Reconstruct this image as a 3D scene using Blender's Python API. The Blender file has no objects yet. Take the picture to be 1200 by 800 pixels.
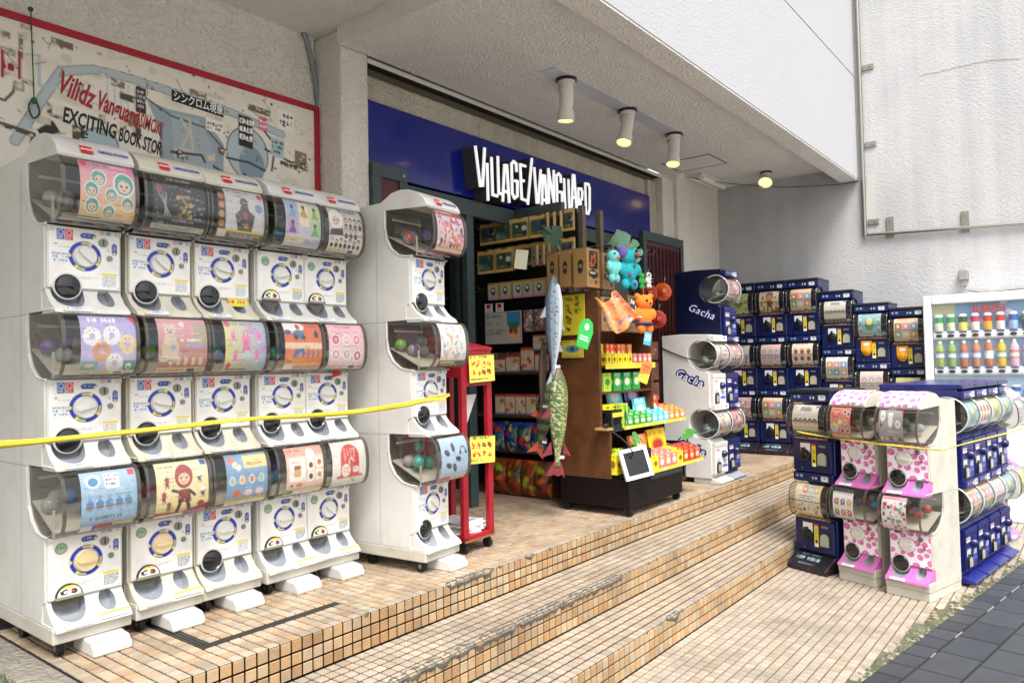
import bpy, bmesh, math, random
import numpy as np
from mathutils import Matrix, Vector, noise as mnoise
random.seed(7)
rad = math.radians
SC = bpy.context.scene
COL = SC.collection

# ------------------------------------------------------------------ camera
CAM_POS = Vector((0.0, 0.0, 1.05))
CR = Matrix(((0.62, -0.011, -0.785), (-0.784, -0.035, -0.619), (-0.021, 0.999, -0.030)))
_x = CR.col[0].normalized(); _z = CR.col[2] - _x * CR.col[2].dot(_x); _z.normalize(); _y = _z.cross(_x)
CR = Matrix((_x, _y, _z)).transposed()
cam_data = bpy.data.cameras.new("camera"); cam = bpy.data.objects.new("camera", cam_data)
COL.objects.link(cam)
cam_data.sensor_width = 36.0; cam_data.lens = 874.7 / 1200 * 36.0
cam_data.clip_start = 0.05; cam_data.clip_end = 500
cam.matrix_world = Matrix.Translation(CAM_POS) @ CR.to_4x4()
SC.camera = cam

# ------------------------------------------------------------------ sky and sun
SUN_EL, SUN_AZ = rad(60), rad(-128)          # azimuth of the direction towards the sun, from +X
world = bpy.data.worlds.new("World"); SC.world = world; world.use_nodes = True
wn = world.node_tree.nodes; wl = world.node_tree.links
sky = wn.new("ShaderNodeTexSky"); sky.sky_type = 'NISHITA'; sky.sun_disc = False
sky.sun_elevation = SUN_EL; sky.sun_rotation = rad(90) - SUN_AZ; sky.dust_density = 5.0; sky.air_density = 1.0; sky.ozone_density = 1.0
hs = wn.new("ShaderNodeHueSaturation"); hs.inputs["Saturation"].default_value = 0.35
wl.new(sky.outputs[0], hs.inputs["Color"]); wl.new(hs.outputs[0], wn["Background"].inputs[0])
wn["Background"].inputs[1].default_value = 0.15
sd = bpy.data.lights.new("sun", 'SUN'); sun = bpy.data.objects.new("sun", sd); COL.objects.link(sun)
sd.energy = 1.8; sd.angle = rad(22); sd.color = (1.0, 0.965, 0.92)
tos = Vector((math.cos(SUN_EL) * math.cos(SUN_AZ), math.cos(SUN_EL) * math.sin(SUN_AZ), math.sin(SUN_EL)))
sun.rotation_euler = tos.to_track_quat('Z', 'Y').to_euler(); sun.location = (0, -4, 9)
SC.view_settings.view_transform = 'Standard'; SC.view_settings.look = 'None'
SC.view_settings.exposure = 1.15; SC.view_settings.gamma = 1.0
SC.cycles.max_bounces = 8; SC.cycles.transparent_max_bounces = 24
SC.cycles.diffuse_bounces = 6; SC.cycles.glossy_bounces = 4

# ------------------------------------------------------------------ helpers
def lin(c):
    if isinstance(c, int):
        c = ((c >> 16 & 255) / 255, (c >> 8 & 255) / 255, (c & 255) / 255)
    return tuple(x / 12.92 if x <= 0.04045 else ((x + 0.055) / 1.055) ** 2.4 for x in c)

MATS = {}
def mat(name, c=0xcccccc, rough=0.5, metal=0.0, var=0.0, vscale=6.0, bump=0.0, bscale=80.0, alpha=None,
        emit=None, estr=0.0, coat=0.0, attr=None, detail=6.0, spec=None, world=False, dirt=None, dirt_amt=0.0, dscale=2.5):
    if name in MATS: return MATS[name]
    m = bpy.data.materials.new(name); m.use_nodes = True
    N = m.node_tree.nodes; L = m.node_tree.links; b = N["Principled BSDF"]
    base = lin(c)
    b.inputs["Base Color"].default_value = (*base, 1)
    b.inputs["Roughness"].default_value = rough; b.inputs["Metallic"].default_value = metal
    if coat: b.inputs["Coat Weight"].default_value = coat
    if spec is not None: b.inputs["Specular IOR Level"].default_value = spec
    tc = N.new("ShaderNodeTexCoord"); src = None
    CO = N.new("ShaderNodeNewGeometry").outputs["Position"] if world else tc.outputs["Object"]
    if attr:
        a = N.new("ShaderNodeAttribute"); a.attribute_name = attr; src = a.outputs["Color"]
    if var:
        n = N.new("ShaderNodeTexNoise"); n.inputs["Scale"].default_value = vscale; n.inputs["Detail"].default_value = detail
        L.new(CO, n.inputs["Vector"])
        mr = N.new("ShaderNodeMapRange"); mr.inputs[1].default_value = 0.3; mr.inputs[2].default_value = 0.7
        mr.inputs[3].default_value = 1 - var; mr.inputs[4].default_value = 1 + var * 0.6
        L.new(n.outputs[0], mr.inputs[0])
        mx = N.new("ShaderNodeVectorMath"); mx.operation = 'SCALE'
        if src: L.new(src, mx.inputs[0])
        else: mx.inputs[0].default_value = base
        L.new(mr.outputs[0], mx.inputs["Scale"]); src = mx.outputs[0]
    if dirt is not None:
        n = N.new("ShaderNodeTexNoise"); n.inputs["Scale"].default_value = dscale; n.inputs["Detail"].default_value = 9
        n.inputs["Roughness"].default_value = 0.65
        L.new(CO, n.inputs["Vector"])
        mr = N.new("ShaderNodeMapRange"); mr.inputs[1].default_value = 0.48; mr.inputs[2].default_value = 0.75
        mr.inputs[3].default_value = 0; mr.inputs[4].default_value = dirt_amt
        L.new(n.outputs[0], mr.inputs[0])
        mx = N.new("ShaderNodeMix"); mx.data_type = 'RGBA'; L.new(mr.outputs[0], mx.inputs[0])
        if src: L.new(src, mx.inputs[6])
        else: mx.inputs[6].default_value = (*base, 1)
        mx.inputs[7].default_value = (*lin(dirt), 1); src = mx.outputs[2]
    if src: L.new(src, b.inputs["Base Color"])
    if bump:
        n = N.new("ShaderNodeTexNoise"); n.inputs["Scale"].default_value = bscale; n.inputs["Detail"].default_value = 4
        L.new(CO, n.inputs["Vector"])
        bp = N.new("ShaderNodeBump"); bp.inputs["Strength"].default_value = bump; bp.inputs["Distance"].default_value = 0.01
        L.new(n.outputs[0], bp.inputs["Height"]); L.new(bp.outputs[0], b.inputs["Normal"])
    if emit is not None:
        b.inputs["Emission Color"].default_value = (*lin(emit), 1); b.inputs["Emission Strength"].default_value = estr
    if alpha is not None: b.inputs["Alpha"].default_value = alpha
    MATS[name] = m
    return m

def clear_mat(name, tint=0xf4f2ec, fres=1.0, haze=0.06):
    m = bpy.data.materials.new(name); m.use_nodes = True
    N = m.node_tree.nodes; L = m.node_tree.links
    for n in list(N): N.remove(n)
    out = N.new("ShaderNodeOutputMaterial"); tr = N.new("ShaderNodeBsdfTransparent"); gl = N.new("ShaderNodeBsdfGlossy")
    df = N.new("ShaderNodeBsdfDiffuse"); df.inputs[0].default_value = (*lin(tint), 1)
    tr.inputs[0].default_value = (*lin(tint), 1); gl.inputs["Roughness"].default_value = 0.04
    ge = N.new("ShaderNodeNewGeometry"); dt = N.new("ShaderNodeVectorMath"); dt.operation = 'DOT_PRODUCT'; L.new(ge.outputs["Normal"], dt.inputs[0]); L.new(ge.outputs["Incoming"], dt.inputs[1])
    def ma(op, a, b=None, vb=0.0):
        q = N.new("ShaderNodeMath"); q.operation = op
        if hasattr(a, 'is_linked') or not isinstance(a, float): L.new(a, q.inputs[0])
        else: q.inputs[0].default_value = a
        if b is not None: L.new(b, q.inputs[1])
        else: q.inputs[1].default_value = vb
        return q.outputs[0]
    ab = ma('ABSOLUTE', dt.outputs["Value"]); iv = ma('SUBTRACT', 1.0, ab); pw = ma('POWER', iv, None, 4.0); sc1 = ma('MULTIPLY', pw, None, 0.75*fres)
    mu = N.new("ShaderNodeMath"); mu.operation = 'ADD'; L.new(sc1, mu.inputs[0]); mu.inputs[1].default_value = 0.055*fres
    m0 = N.new("ShaderNodeMixShader"); m0.inputs[0].default_value = haze; L.new(tr.outputs[0], m0.inputs[1]); L.new(df.outputs[0], m0.inputs[2])
    m1 = N.new("ShaderNodeMixShader"); L.new(mu.outputs[0], m1.inputs[0]); L.new(m0.outputs[0], m1.inputs[1]); L.new(gl.outputs[0], m1.inputs[2])
    L.new(m1.outputs[0], out.inputs[0]); MATS[name] = m
    return m

def stucco(name, c, rough_amt=1.0, stains=0.0, stain_c=0x8d8c88):
    m = bpy.data.materials.new(name); m.use_nodes = True
    N = m.node_tree.nodes; L = m.node_tree.links; b = N["Principled BSDF"]; b.inputs["Roughness"].default_value = 0.85
    tc = N.new("ShaderNodeTexCoord")
    n1 = N.new("ShaderNodeTexNoise"); n1.inputs["Scale"].default_value = 52; n1.inputs["Detail"].default_value = 5; n1.inputs["Distortion"].default_value = 0.6
    n2 = N.new("ShaderNodeTexVoronoi"); n2.inputs["Scale"].default_value = 60; n2.feature = 'SMOOTH_F1'
    L.new(tc.outputs["Object"], n1.inputs["Vector"]); L.new(tc.outputs["Object"], n2.inputs["Vector"])
    ad = N.new("ShaderNodeMath"); ad.operation = 'ADD'; L.new(n1.outputs[0], ad.inputs[0]); L.new(n2.outputs[0], ad.inputs[1])
    bp = N.new("ShaderNodeBump"); bp.inputs["Strength"].default_value = 0.75 * rough_amt; bp.inputs["Distance"].default_value = 0.018
    L.new(ad.outputs[0], bp.inputs["Height"]); L.new(bp.outputs[0], b.inputs["Normal"])
    n3 = N.new("ShaderNodeTexNoise"); n3.inputs["Scale"].default_value = 1.3; n3.inputs["Detail"].default_value = 8; n3.inputs["Roughness"].default_value = 0.6
    L.new(tc.outputs["Object"], n3.inputs["Vector"])
    # vertical run-down stains: noise squeezed along z
    mp = N.new("ShaderNodeMapping"); mp.inputs["Scale"].default_value = (7, 7, 0.35); L.new(tc.outputs["Object"], mp.inputs[0])
    n4 = N.new("ShaderNodeTexNoise"); n4.inputs["Scale"].default_value = 1.0; n4.inputs["Detail"].default_value = 6; L.new(mp.outputs[0], n4.inputs["Vector"])
    mu = N.new("ShaderNodeMath"); mu.operation = 'MULTIPLY'; L.new(n3.outputs[0], mu.inputs[0]); L.new(n4.outputs[0], mu.inputs[1])
    mr = N.new("ShaderNodeMapRange"); mr.inputs[1].default_value = 0.18; mr.inputs[2].default_value = 0.36; mr.inputs[3].default_value = 0; mr.inputs[4].default_value = stains
    L.new(mu.outputs[0], mr.inputs[0])
    # small dark pits
    n5 = N.new("ShaderNodeTexNoise"); n5.inputs["Scale"].default_value = 70; n5.inputs["Detail"].default_value = 2; L.new(tc.outputs["Object"], n5.inputs["Vector"])
    mr5 = N.new("ShaderNodeMapRange"); mr5.inputs[1].default_value = 0.62; mr5.inputs[2].default_value = 0.74; mr5.inputs[3].default_value = 0; mr5.inputs[4].default_value = 0.2 * rough_amt
    L.new(n5.outputs[0], mr5.inputs[0])
    mx = N.new("ShaderNodeMix"); mx.data_type = 'RGBA'; mx.inputs[6].default_value = (*lin(c), 1); mx.inputs[7].default_value = (*lin(stain_c), 1); L.new(mr.outputs[0], mx.inputs[0])
    mx2 = N.new("ShaderNodeMix"); mx2.data_type = 'RGBA'; L.new(mx.outputs[2], mx2.inputs[6]); mx2.inputs[7].default_value = (*lin(0x6a665e), 1); L.new(mr5.outputs[0], mx2.inputs[0])
    L.new(mx2.outputs[2], b.inputs["Base Color"]); MATS[name] = m
    return m

class MB:
    def __init__(s): s.v = []; s.f = []; s.m = []; s.c = []; s.cc = (1, 1, 1)
    def add(s, vs, fs, mi=0, c=None):
        o = len(s.v); s.v += [tuple(p) for p in vs]; s.c += [c or s.cc] * len(vs)
        s.f += [tuple(o + i for i in f) for f in fs]; s.m += [mi] * len(fs); return s
    def box(s, x0, x1, y0, y1, z0, z1, mi=0, c=None, T=None):
        vs = [(x0,y0,z0),(x1,y0,z0),(x1,y1,z0),(x0,y1,z0),(x0,y0,z1),(x1,y0,z1),(x1,y1,z1),(x0,y1,z1)]
        if T is not None: vs = [tuple(T @ Vector(p)) for p in vs]
        return s.add(vs, [(0,3,2,1),(4,5,6,7),(0,1,5,4),(1,2,6,5),(2,3,7,6),(3,0,4,7)], mi, c)
    def prism(s, pts, a, b, axis='x', mi=0, c=None, T=None):
        """pts: closed outline; axis x: pts are (y,z); axis y: (x,z); axis z: (x,y)"""
        def mk(p, t): return {'x': (t, p[0], p[1]), 'y': (p[0], t, p[1]), 'z': (p[0], p[1], t)}[axis]
        n = len(pts); vs = [mk(p, a) for p in pts] + [mk(p, b) for p in pts]
        if T is not None: vs = [tuple(T @ Vector(p)) for p in vs]
        fs = [(i, (i+1) % n, n + (i+1) % n, n + i) for i in range(n)] + [tuple(range(n))[::-1], tuple(range(n, 2*n))]
        return s.add(vs, fs, mi, c)
    def cyl(s, p, d, r, h, n=16, r2=None, mi=0, c=None, cap=True):
        d = Vector(d).normalized(); a = d.orthogonal().normalized(); b = d.cross(a); p = Vector(p); r2 = r if r2 is None else r2
        vs = []
        for t, rr in ((0, r), (h, r2)):
            for i in range(n):
                an = 2*math.pi*i/n; vs.append(p + d*t + (a*math.cos(an) + b*math.sin(an))*rr)
        fs = [(i, (i+1) % n, n+(i+1) % n, n+i) for i in range(n)]
        if cap: fs += [tuple(range(n))[::-1], tuple(range(n, 2*n))]
        return s.add(vs, fs, mi, c)
    def lathe(s, p, d, prof, n=20, mi=0, c=None, sx=1.0):
        """prof: list of (radius, height along d)"""
        d = Vector(d).normalized(); a = d.orthogonal().normalized(); b = d.cross(a); p = Vector(p); vs = []
        for r, h in prof:
            for i in range(n):
                an = 2*math.pi*i/n; vs.append(p + d*h + a*math.cos(an)*r*sx + b*math.sin(an)*r)
        fs = []
        for k in range(len(prof)-1):
            fs += [(k*n+i, k*n+(i+1) % n, (k+1)*n+(i+1) % n, (k+1)*n+i) for i in range(n)]
        fs += [tuple(range(n))[::-1], tuple(range((len(prof)-1)*n, len(prof)*n))]
        return s.add(vs, fs, mi, c)
    def tube(s, pts, r, n=8, mi=0, c=None):
        pts = [Vector(p) for p in pts]; vs = []; up = Vector((0.13, 0.21, 0.97))
        for i, p in enumerate(pts):
            t = (pts[min(i+1, len(pts)-1)] - pts[max(i-1, 0)]).normalized(); a = t.cross(up)
            if a.length < 0.15: a = t.cross(Vector((1, 0.2, 0)))
            a.normalize(); b = t.cross(a)
            for k in range(n):
                an = 2*math.pi*k/n; vs.append(p + (a*math.cos(an) + b*math.sin(an))*r)
        fs = []
        for i in range(len(pts)-1):
            fs += [(i*n+k, i*n+(k+1) % n, (i+1)*n+(k+1) % n, (i+1)*n+k) for k in range(n)]
        fs += [tuple(range(n))[::-1], tuple(range((len(pts)-1)*n, len(pts)*n))]
        return s.add(vs, fs, mi, c)
    def ell(s, p, r, nu=14, nv=9, mi=0, c=None, T=None):
        if not hasattr(r, '__len__'): r = (r, r, r)
        vs = []; p = Vector(p)
        for j in range(nv+1):
            th = math.pi*j/nv
            for i in range(nu):
                ph = 2*math.pi*i/nu; q = Vector((r[0]*math.sin(th)*math.cos(ph), r[1]*math.sin(th)*math.sin(ph), r[2]*math.cos(th)))
                if T is not None: q = T @ q
                vs.append(p + q)
        fs = []
        for j in range(nv): fs += [(j*nu+i, (j+1)*nu+i, (j+1)*nu+(i+1) % nu, j*nu+(i+1) % nu) for i in range(nu)]
        return s.add(vs, fs, mi, c)
    def grid(s, fn, nu, nv, mi=0, cf=None):
        o = len(s.v)
        for j in range(nv+1):
            for i in range(nu+1):
                u, v = i/nu, j/nv; s.v.append(tuple(fn(u, v))); s.c.append(cf(u, v) if cf else s.cc)
        for j in range(nv):
            for i in range(nu):
                a = o + j*(nu+1) + i; s.f.append((a, a+1, a+nu+2, a+nu+1)); s.m.append(mi)
        return s
    def mesh(s, name, mats, smooth=None, col=False):
        me = bpy.data.meshes.new(name); me.from_pydata([tuple(p) for p in s.v], [], s.f)
        for m in (mats if isinstance(mats, (list, tuple)) else [mats]): me.materials.append(m)
        if any(s.m): me.polygons.foreach_set('material_index', s.m)
        if smooth:
            me.polygons.foreach_set('use_smooth', [True]*len(me.polygons)); me.update(); me.set_sharp_from_angle(angle=rad(smooth))
        if col:
            a = me.color_attributes.new('Col', 'FLOAT_COLOR', 'POINT')
            a.data.foreach_set('color', np.concatenate([np.array(s.c, 'f'), np.ones((len(s.c), 1), 'f')], 1).ravel())
        me.update(); return me
    def build(s, name, mats, parent=None, smooth=None, bevel=0, col=False, label=None, fix=False, seg=2):
        me = s.mesh(name, mats, smooth, col)
        if fix:
            bm = bmesh.new(); bm.from_mesh(me); bmesh.ops.remove_doubles(bm, verts=bm.verts, dist=1e-5)
            bmesh.ops.recalc_face_normals(bm, faces=bm.faces); bm.to_mesh(me); bm.free()
        return put(name, me, parent, bevel, label, seg)

def put(name, me, parent=None, bevel=0, label=None, seg=2):
    o = bpy.data.objects.new(name, me); COL.objects.link(o)
    if parent is not None: o.parent = parent
    if bevel:
        md = o.modifiers.new('bevel', 'BEVEL'); md.width = bevel; md.segments = seg; md.limit_method = 'ANGLE'; md.angle_limit = rad(40)
    if label: o['label'] = label
    return o

def tag(o, label=None, cat=None, group=None, kind=None):
    if label: o['label'] = label
    if cat: o['category'] = cat
    if group: o['group'] = group
    if kind: o['kind'] = kind
    return o

def thing(name, label, cat, loc=(0, 0, 0), rz=0.0, group=None, scale=None):
    o = bpy.data.objects.new(name, None); COL.objects.link(o); o.empty_display_size = 0.1
    o.location = loc; o.rotation_euler = (0, 0, rz)
    if scale: o.scale = scale
    return tag(o, label, cat, group)

def copy_tree(o, parent=None, fn=None):
    c = o.copy(); COL.objects.link(c)
    if parent is not None: c.parent = parent
    for ch in list(o.children): copy_tree(ch, c)
    return c

def at(px, py, axis, val):
    """point where the sight line through photo pixel (px,py) meets the plane axis=val (used to measure real places)"""
    r = CR @ Vector((px - 600, 400 - py, -874.7)); return CAM_POS + r * ((val - CAM_POS[axis]) / r[axis])

def smoothline(pts, n=4):
    out = []
    P = [Vector(p) for p in pts]
    for i in range(len(P)-1):
        a, b, c, d = P[max(i-1, 0)], P[i], P[i+1], P[min(i+2, len(P)-1)]
        for k in range(n):
            t = k/n; out.append(0.5*((2*b) + (c-a)*t + (2*a-5*b+4*c-d)*t*t + (3*b-a-3*c+d)*t**3))
    out.append(P[-1]); return out

_tc = {}
def text(name, body, size, m, parent, M, extrude=0.0, off=0.0, shear=0.0, sx=1.0, align='CENTER', spacing=1.0, res=2, label=None):
    key = (body, size, extrude, off, shear, sx, align, spacing, m.name)
    if key not in _tc:
        c = bpy.data.curves.new('txt', 'FONT'); c.body = body; c.size = size; c.extrude = extrude; c.offset = off; c.shear = shear
        c.align_x = align; c.align_y = 'CENTER'; c.space_character = spacing; c.resolution_u = res
        t = bpy.data.objects.new('txt', c); COL.objects.link(t)
        dg = bpy.context.evaluated_depsgraph_get(); me = bpy.data.meshes.new_from_object(t.evaluated_get(dg))
        bpy.data.objects.remove(t); bpy.data.curves.remove(c)
        me.name = name
        if sx != 1.0:
            me.transform(Matrix.Diagonal((sx, 1, 1, 1)))
        me.materials.clear(); me.materials.append(m); _tc[key] = me
    o = put(name, _tc[key], parent, label=label); o.matrix_local = M; return o

def face_m(p, xdir, up=(0, 0, 1)):
    """matrix for text lying in the plane of xdir and up, origin p"""
    x = Vector(xdir).normalized(); u = Vector(up).normalized(); z = x.cross(u).normalized(); u = z.cross(x)
    M = Matrix((x, u, z)).transposed().to_4x4(); M.translation = Vector(p); return M

# ------------------------------------------------------------------ flat print: a small painter whose picture becomes colours of a fine mesh
class Cv:
    def __init__(s, w, h, bg=0xffffff, ss=3, seed=0):
        s.w, s.h, s.ss = w, h, ss; s.W, s.H = w*ss, h*ss
        s.a = np.empty((s.H, s.W, 3), 'f'); s.a[:] = lin(bg)
        s.X, s.Y = np.meshgrid((np.arange(s.W)+.5)/s.W, (np.arange(s.H)+.5)/s.H); s.rg = random.Random(seed); s.asp = h/w
    def grad(s, c1, c2, hor=False):
        t = (s.X if hor else s.Y)[..., None]; s.a = (np.array(lin(c1), 'f')*(1-t) + np.array(lin(c2), 'f')*t).astype('f'); return s
    def e(s, x, y, rx, ry, c, ang=0):
        dx, dy = s.X-x, (s.Y-y)*s.asp
        if ang: dx, dy = dx*math.cos(ang)+dy*math.sin(ang), -dx*math.sin(ang)+dy*math.cos(ang)
        s.a[(dx/rx)**2 + (dy/ry)**2 < 1] = lin(c); return s
    def c(s, x, y, r, c): return s.e(x, y, r, r, c)
    def ring(s, x, y, r0, r1, c, a0=None, a1=None):
        d = np.hypot(s.X-x, (s.Y-y)*s.asp); k = (d < r1) & (d > r0)
        if a0 is not None:
            an = np.degrees(np.arctan2(-(s.Y-y)*s.asp, s.X-x)) % 360; k &= ((an-a0) % 360) < ((a1-a0) % 360)
        s.a[k] = lin(c); return s
    def r(s, x0, y0, x1, y1, c): s.a[(s.X >= x0) & (s.X < x1) & (s.Y >= y0) & (s.Y < y1)] = lin(c); return s
    def rr(s, x0, y0, x1, y1, q, c):
        dx = np.maximum(np.maximum(x0+q-s.X, s.X-x1+q), 0); dy = np.maximum(np.maximum((y0-s.Y)*s.asp+q, (s.Y-y1)*s.asp+q), 0)
        s.a[dx*dx+dy*dy < q*q] = lin(c); return s
    def p(s, pts, c):
        k = np.zeros_like(s.X, bool); n = len(pts)
        for i in range(n):
            (x0, y0), (x1, y1) = pts[i], pts[(i+1) % n]
            if y0 == y1: continue
            k ^= ((s.Y >= min(y0, y1)) & (s.Y < max(y0, y1)) & (s.X < (x1-x0)*(s.Y-y0)/(y1-y0)+x0))
        s.a[k] = lin(c); return s
    def l(s, pts, w, c):
        for (x0, y0), (x1, y1) in zip(pts, pts[1:]):
            ax, ay, bx, by = x0, y0*s.asp, x1, y1*s.asp; L2 = (bx-ax)**2+(by-ay)**2+1e-9
            t = np.clip(((s.X-ax)*(bx-ax)+(s.Y*s.asp-ay)*(by-ay))/L2, 0, 1)
            s.a[np.hypot(s.X-ax-t*(bx-ax), s.Y*s.asp-ay-t*(by-ay)) < w/2] = lin(c)
        return s
    def t(s, x, y, w, h, c, lines=1, gap=0.35):
        """a block of tiny unreadable print"""
        lh = h/lines
        for k in range(lines):
            xx = x; y0 = y+k*lh; gh = lh*(1-gap)
            while xx < x+w*(1 if k < lines-1 else 0.8):
                gw = gh*s.asp*s.rg.uniform(0.35, 0.8)
                if s.rg.random() < 0.88:
                    for _ in range(3):
                        if s.rg.random() < .5: s.r(xx, y0+gh*s.rg.random()*.7, xx+gw, y0+gh*s.rg.random()*.7+gh*.3, c)
                        else:
                            q = xx+gw*s.rg.random()*.7; s.r(q, y0, q+gw*.35, y0+gh, c)
                xx += gw*1.35
        return s
    def n(s, amt, seed=1):
        g = np.random.RandomState(seed).rand(s.H, s.W, 1).astype('f'); s.a *= 1-amt*g; return s
    def out(s):
        return s.a.reshape(s.h, s.ss, s.w, s.ss, 3).mean((1, 3))

def print_mesh(name, cv, fn, m):
    """fn(u, v) -> point; u left to right, v top to bottom"""
    a = cv.out(); h, w = a.shape[:2]
    us = (np.arange(w)/(w-1)); vs = (np.arange(h)/(h-1))
    P = [tuple(fn(u, v)) for v in vs for u in us]
    idx = np.arange(h*w).reshape(h, w); F = np.stack([idx[:-1, :-1], idx[1:, :-1], idx[1:, 1:], idx[:-1, 1:]], -1).reshape(-1, 4)
    me = bpy.data.meshes.new(name); me.from_pydata(P, [], F.tolist()); me.materials.append(m)
    at_ = me.color_attributes.new('Col', 'FLOAT_COLOR', 'POINT')
    at_.data.foreach_set('color', np.concatenate([a.reshape(-1, 3), np.ones((h*w, 1), 'f')], 1).ravel().astype('f'))
    me.polygons.foreach_set('use_smooth', [True]*len(me.polygons)); me.update(); return me

# ------------------------------------------------------------------ materials
M_print = mat('print_paper', rough=0.45, attr='Col')
M_printg = mat('print_on_plastic', rough=0.35, attr='Col', dirt=0x8a8372, dirt_amt=0.25, dscale=9)
M_white = mat('white_plastic', 0xcfcdc7, 0.38, var=0.03, vscale=3, dirt=0x9a9282, dirt_amt=0.32, dscale=4.5)
M_white2 = mat('yellowed_white_plastic', 0xc8c3b2, 0.4, var=0.04, vscale=3, dirt=0x8e8570, dirt_amt=0.5, dscale=5.5)
M_whiteo = mat('old_white_plastic', 0xbfbbae, 0.45, var=0.04, vscale=4, dirt=0x8d8470, dirt_amt=0.45, dscale=7)
M_cream = mat('cream_plastic', 0xe9d2a2, 0.35)
M_knob = mat('ivory_knob', 0xdcdad2, 0.3)
M_grey = mat('grey_plastic', 0x9b9a96, 0.5)
M_inner = mat('inner_plastic', 0x6d675e, 0.6)
M_dark = mat('dark_plastic', 0x17181b, 0.3)
M_black = mat('black_rubber', 0x0d0d0e, 0.6)
M_metal = mat('brushed_steel', 0x9a9890, 0.3, 0.9)
M_navy = mat('navy_plastic', 0x0f1c52, 0.3, var=0.06, dirt=0x2c3350, dirt_amt=0.3, dscale=6)
M_navyd = mat('dark_navy_plastic', 0x0b1230, 0.35, var=0.06)
M_royal = mat('royal_blue_plastic', 0x11185c, 0.25, var=0.05, dirt=0x3b4490, dirt_amt=0.2)
M_pink = mat('pink_plastic', 0xc76cb0, 0.4, dirt=0xb06a98, dirt_amt=0.3, dscale=8)
M_clear = clear_mat('clear_dome', 0xefeeea, 1.15, 0.015)
M_rim = clear_mat('smoky_dome_rim', 0xb8b4aa, 1.4, 0.10)
M_yellow = mat('yellow_tape', 0xe6d440, 0.45)
M_ink = mat('black_ink', 0x141414, 0.5)
M_inkblue = mat('blue_ink', 0x1d2f9a, 0.45)
M_inkred = mat('red_ink', 0xc8202c, 0.45)
M_inkwhite = mat('white_ink', 0xf2f2f0, 0.45)
M_soffit = stucco('painted_soffit', 0xe4e2dc, 0.8, 0.15, 0xa8a49a)
M_wallL = stucco('rough_stucco', 0xe4dfd4, 1.2, 0.15, 0xa8a294)
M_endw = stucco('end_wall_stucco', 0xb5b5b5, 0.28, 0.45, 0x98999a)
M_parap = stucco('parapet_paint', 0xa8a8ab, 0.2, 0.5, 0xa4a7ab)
M_conc = stucco('rough_concrete', 0x8f8a80, 1.2, 0.4, 0x5b564c)
M_lintel = stucco('lintel_concrete', 0xd0c8b6, 1.3, 0.35, 0x8d8170)
# ------------------------------------------------------------------ the building
def sbox(name, x0, x1, y0, y1, z0, z1, m, kind='structure', label=None, cat=None, bevel=0, parent=None):
    o = MB().box(x0, x1, y0, y1, z0, z1).build(name, m, parent, bevel=bevel)
    if parent is None: tag(o, label, cat, None, kind if not cat else None)
    return o
def wall(name, label, boxes, m, cat='wall', bevel=0.006, piece='block'):
    r = tag(MB().box(*boxes[0]).build(name, m, bevel=bevel), label, cat)
    for q in boxes[1:]: MB().box(*q).build(piece, m, r, bevel=bevel)
    return r

wall('stucco_wall', 'rough grey beige stucco wall behind the mural board on the left', [(-2.5, 2.94, 3.88, 4.2, -0.6, 3.3)], M_wallL)
wall('pillar', 'rough stucco pillar between the mural board and the blue sign', [(2.945, 3.165, 3.63, 4.2, 0.0, 3.145)], M_wallL, 'pillar', 0.012)
wall('pillar', 'grey stucco pillar at the right end of the blue sign', [(7.27, 7.54, 3.64, 4.2, 0, 3.03), (7.54, 7.74, 3.60, 4.2, 0, 3.147)], M_wallL, 'pillar', 0.01)
wall('recess_wall', 'beige stucco wall of the corner recess above the blue capsule tower', [(7.74, 8.8, 3.66, 4.2, 0, 3.147)], M_wallL)
lt = wall('lintel', 'rough concrete lintel above the blue shop sign', [(3.165, 4.39, 3.755, 4.0, 2.70, 3.0), (4.396, 5.62, 3.755, 4.0, 2.70, 3.0), (5.626, 6.86, 3.755, 4.0, 2.70, 3.0), (6.866, 7.27, 3.755, 4.0, 2.70, 3.0), (7.09, 7.27, 3.72, 3.755, 2.28, 2.98)], M_lintel, 'lintel')
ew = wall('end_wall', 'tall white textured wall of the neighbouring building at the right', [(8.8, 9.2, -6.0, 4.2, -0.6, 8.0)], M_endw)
# cracks and a grey paint patch
pr = MB()
def crack(pts, w=0.004):
    for a, b in zip(pts, pts[1:]):
        a, b = Vector(a), Vector(b); d = (b-a).normalized(); u = Vector((1, 0, 0)).cross(d)*w
        pr.add([a-u, b-u*0.8, b+u*0.8, a+u], [(0, 1, 2, 3)])
rg = random.Random(3)
q = [at(1077, 89, 0, 8.797), at(1110, 82, 0, 8.797), at(1140, 75, 0, 8.797), at(1168, 70, 0, 8.797), at(1200, 70, 0, 8.797)]
pts = []
for a, b in zip(q, q[1:]):
    for k in range(8): p = a.lerp(b, k/8); p.z += rg.uniform(-.008, .008); pts.append(p)
crack(pts)
pr.build('wall_crack', mat('crack_dark', 0x9a958b, 0.9), ew)
pp = [at(1015, 206, 0, 8.796), at(1025, 206, 0, 8.796), at(1027, 262, 0, 8.796), at(1015, 264, 0, 8.796)]
MB().add(pp, [(0, 3, 2, 1)]).build('grey_paint_patch', mat('patch_grey', 0xb9b8b2, 0.8, bump=0.3, bscale=40), ew)

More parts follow.
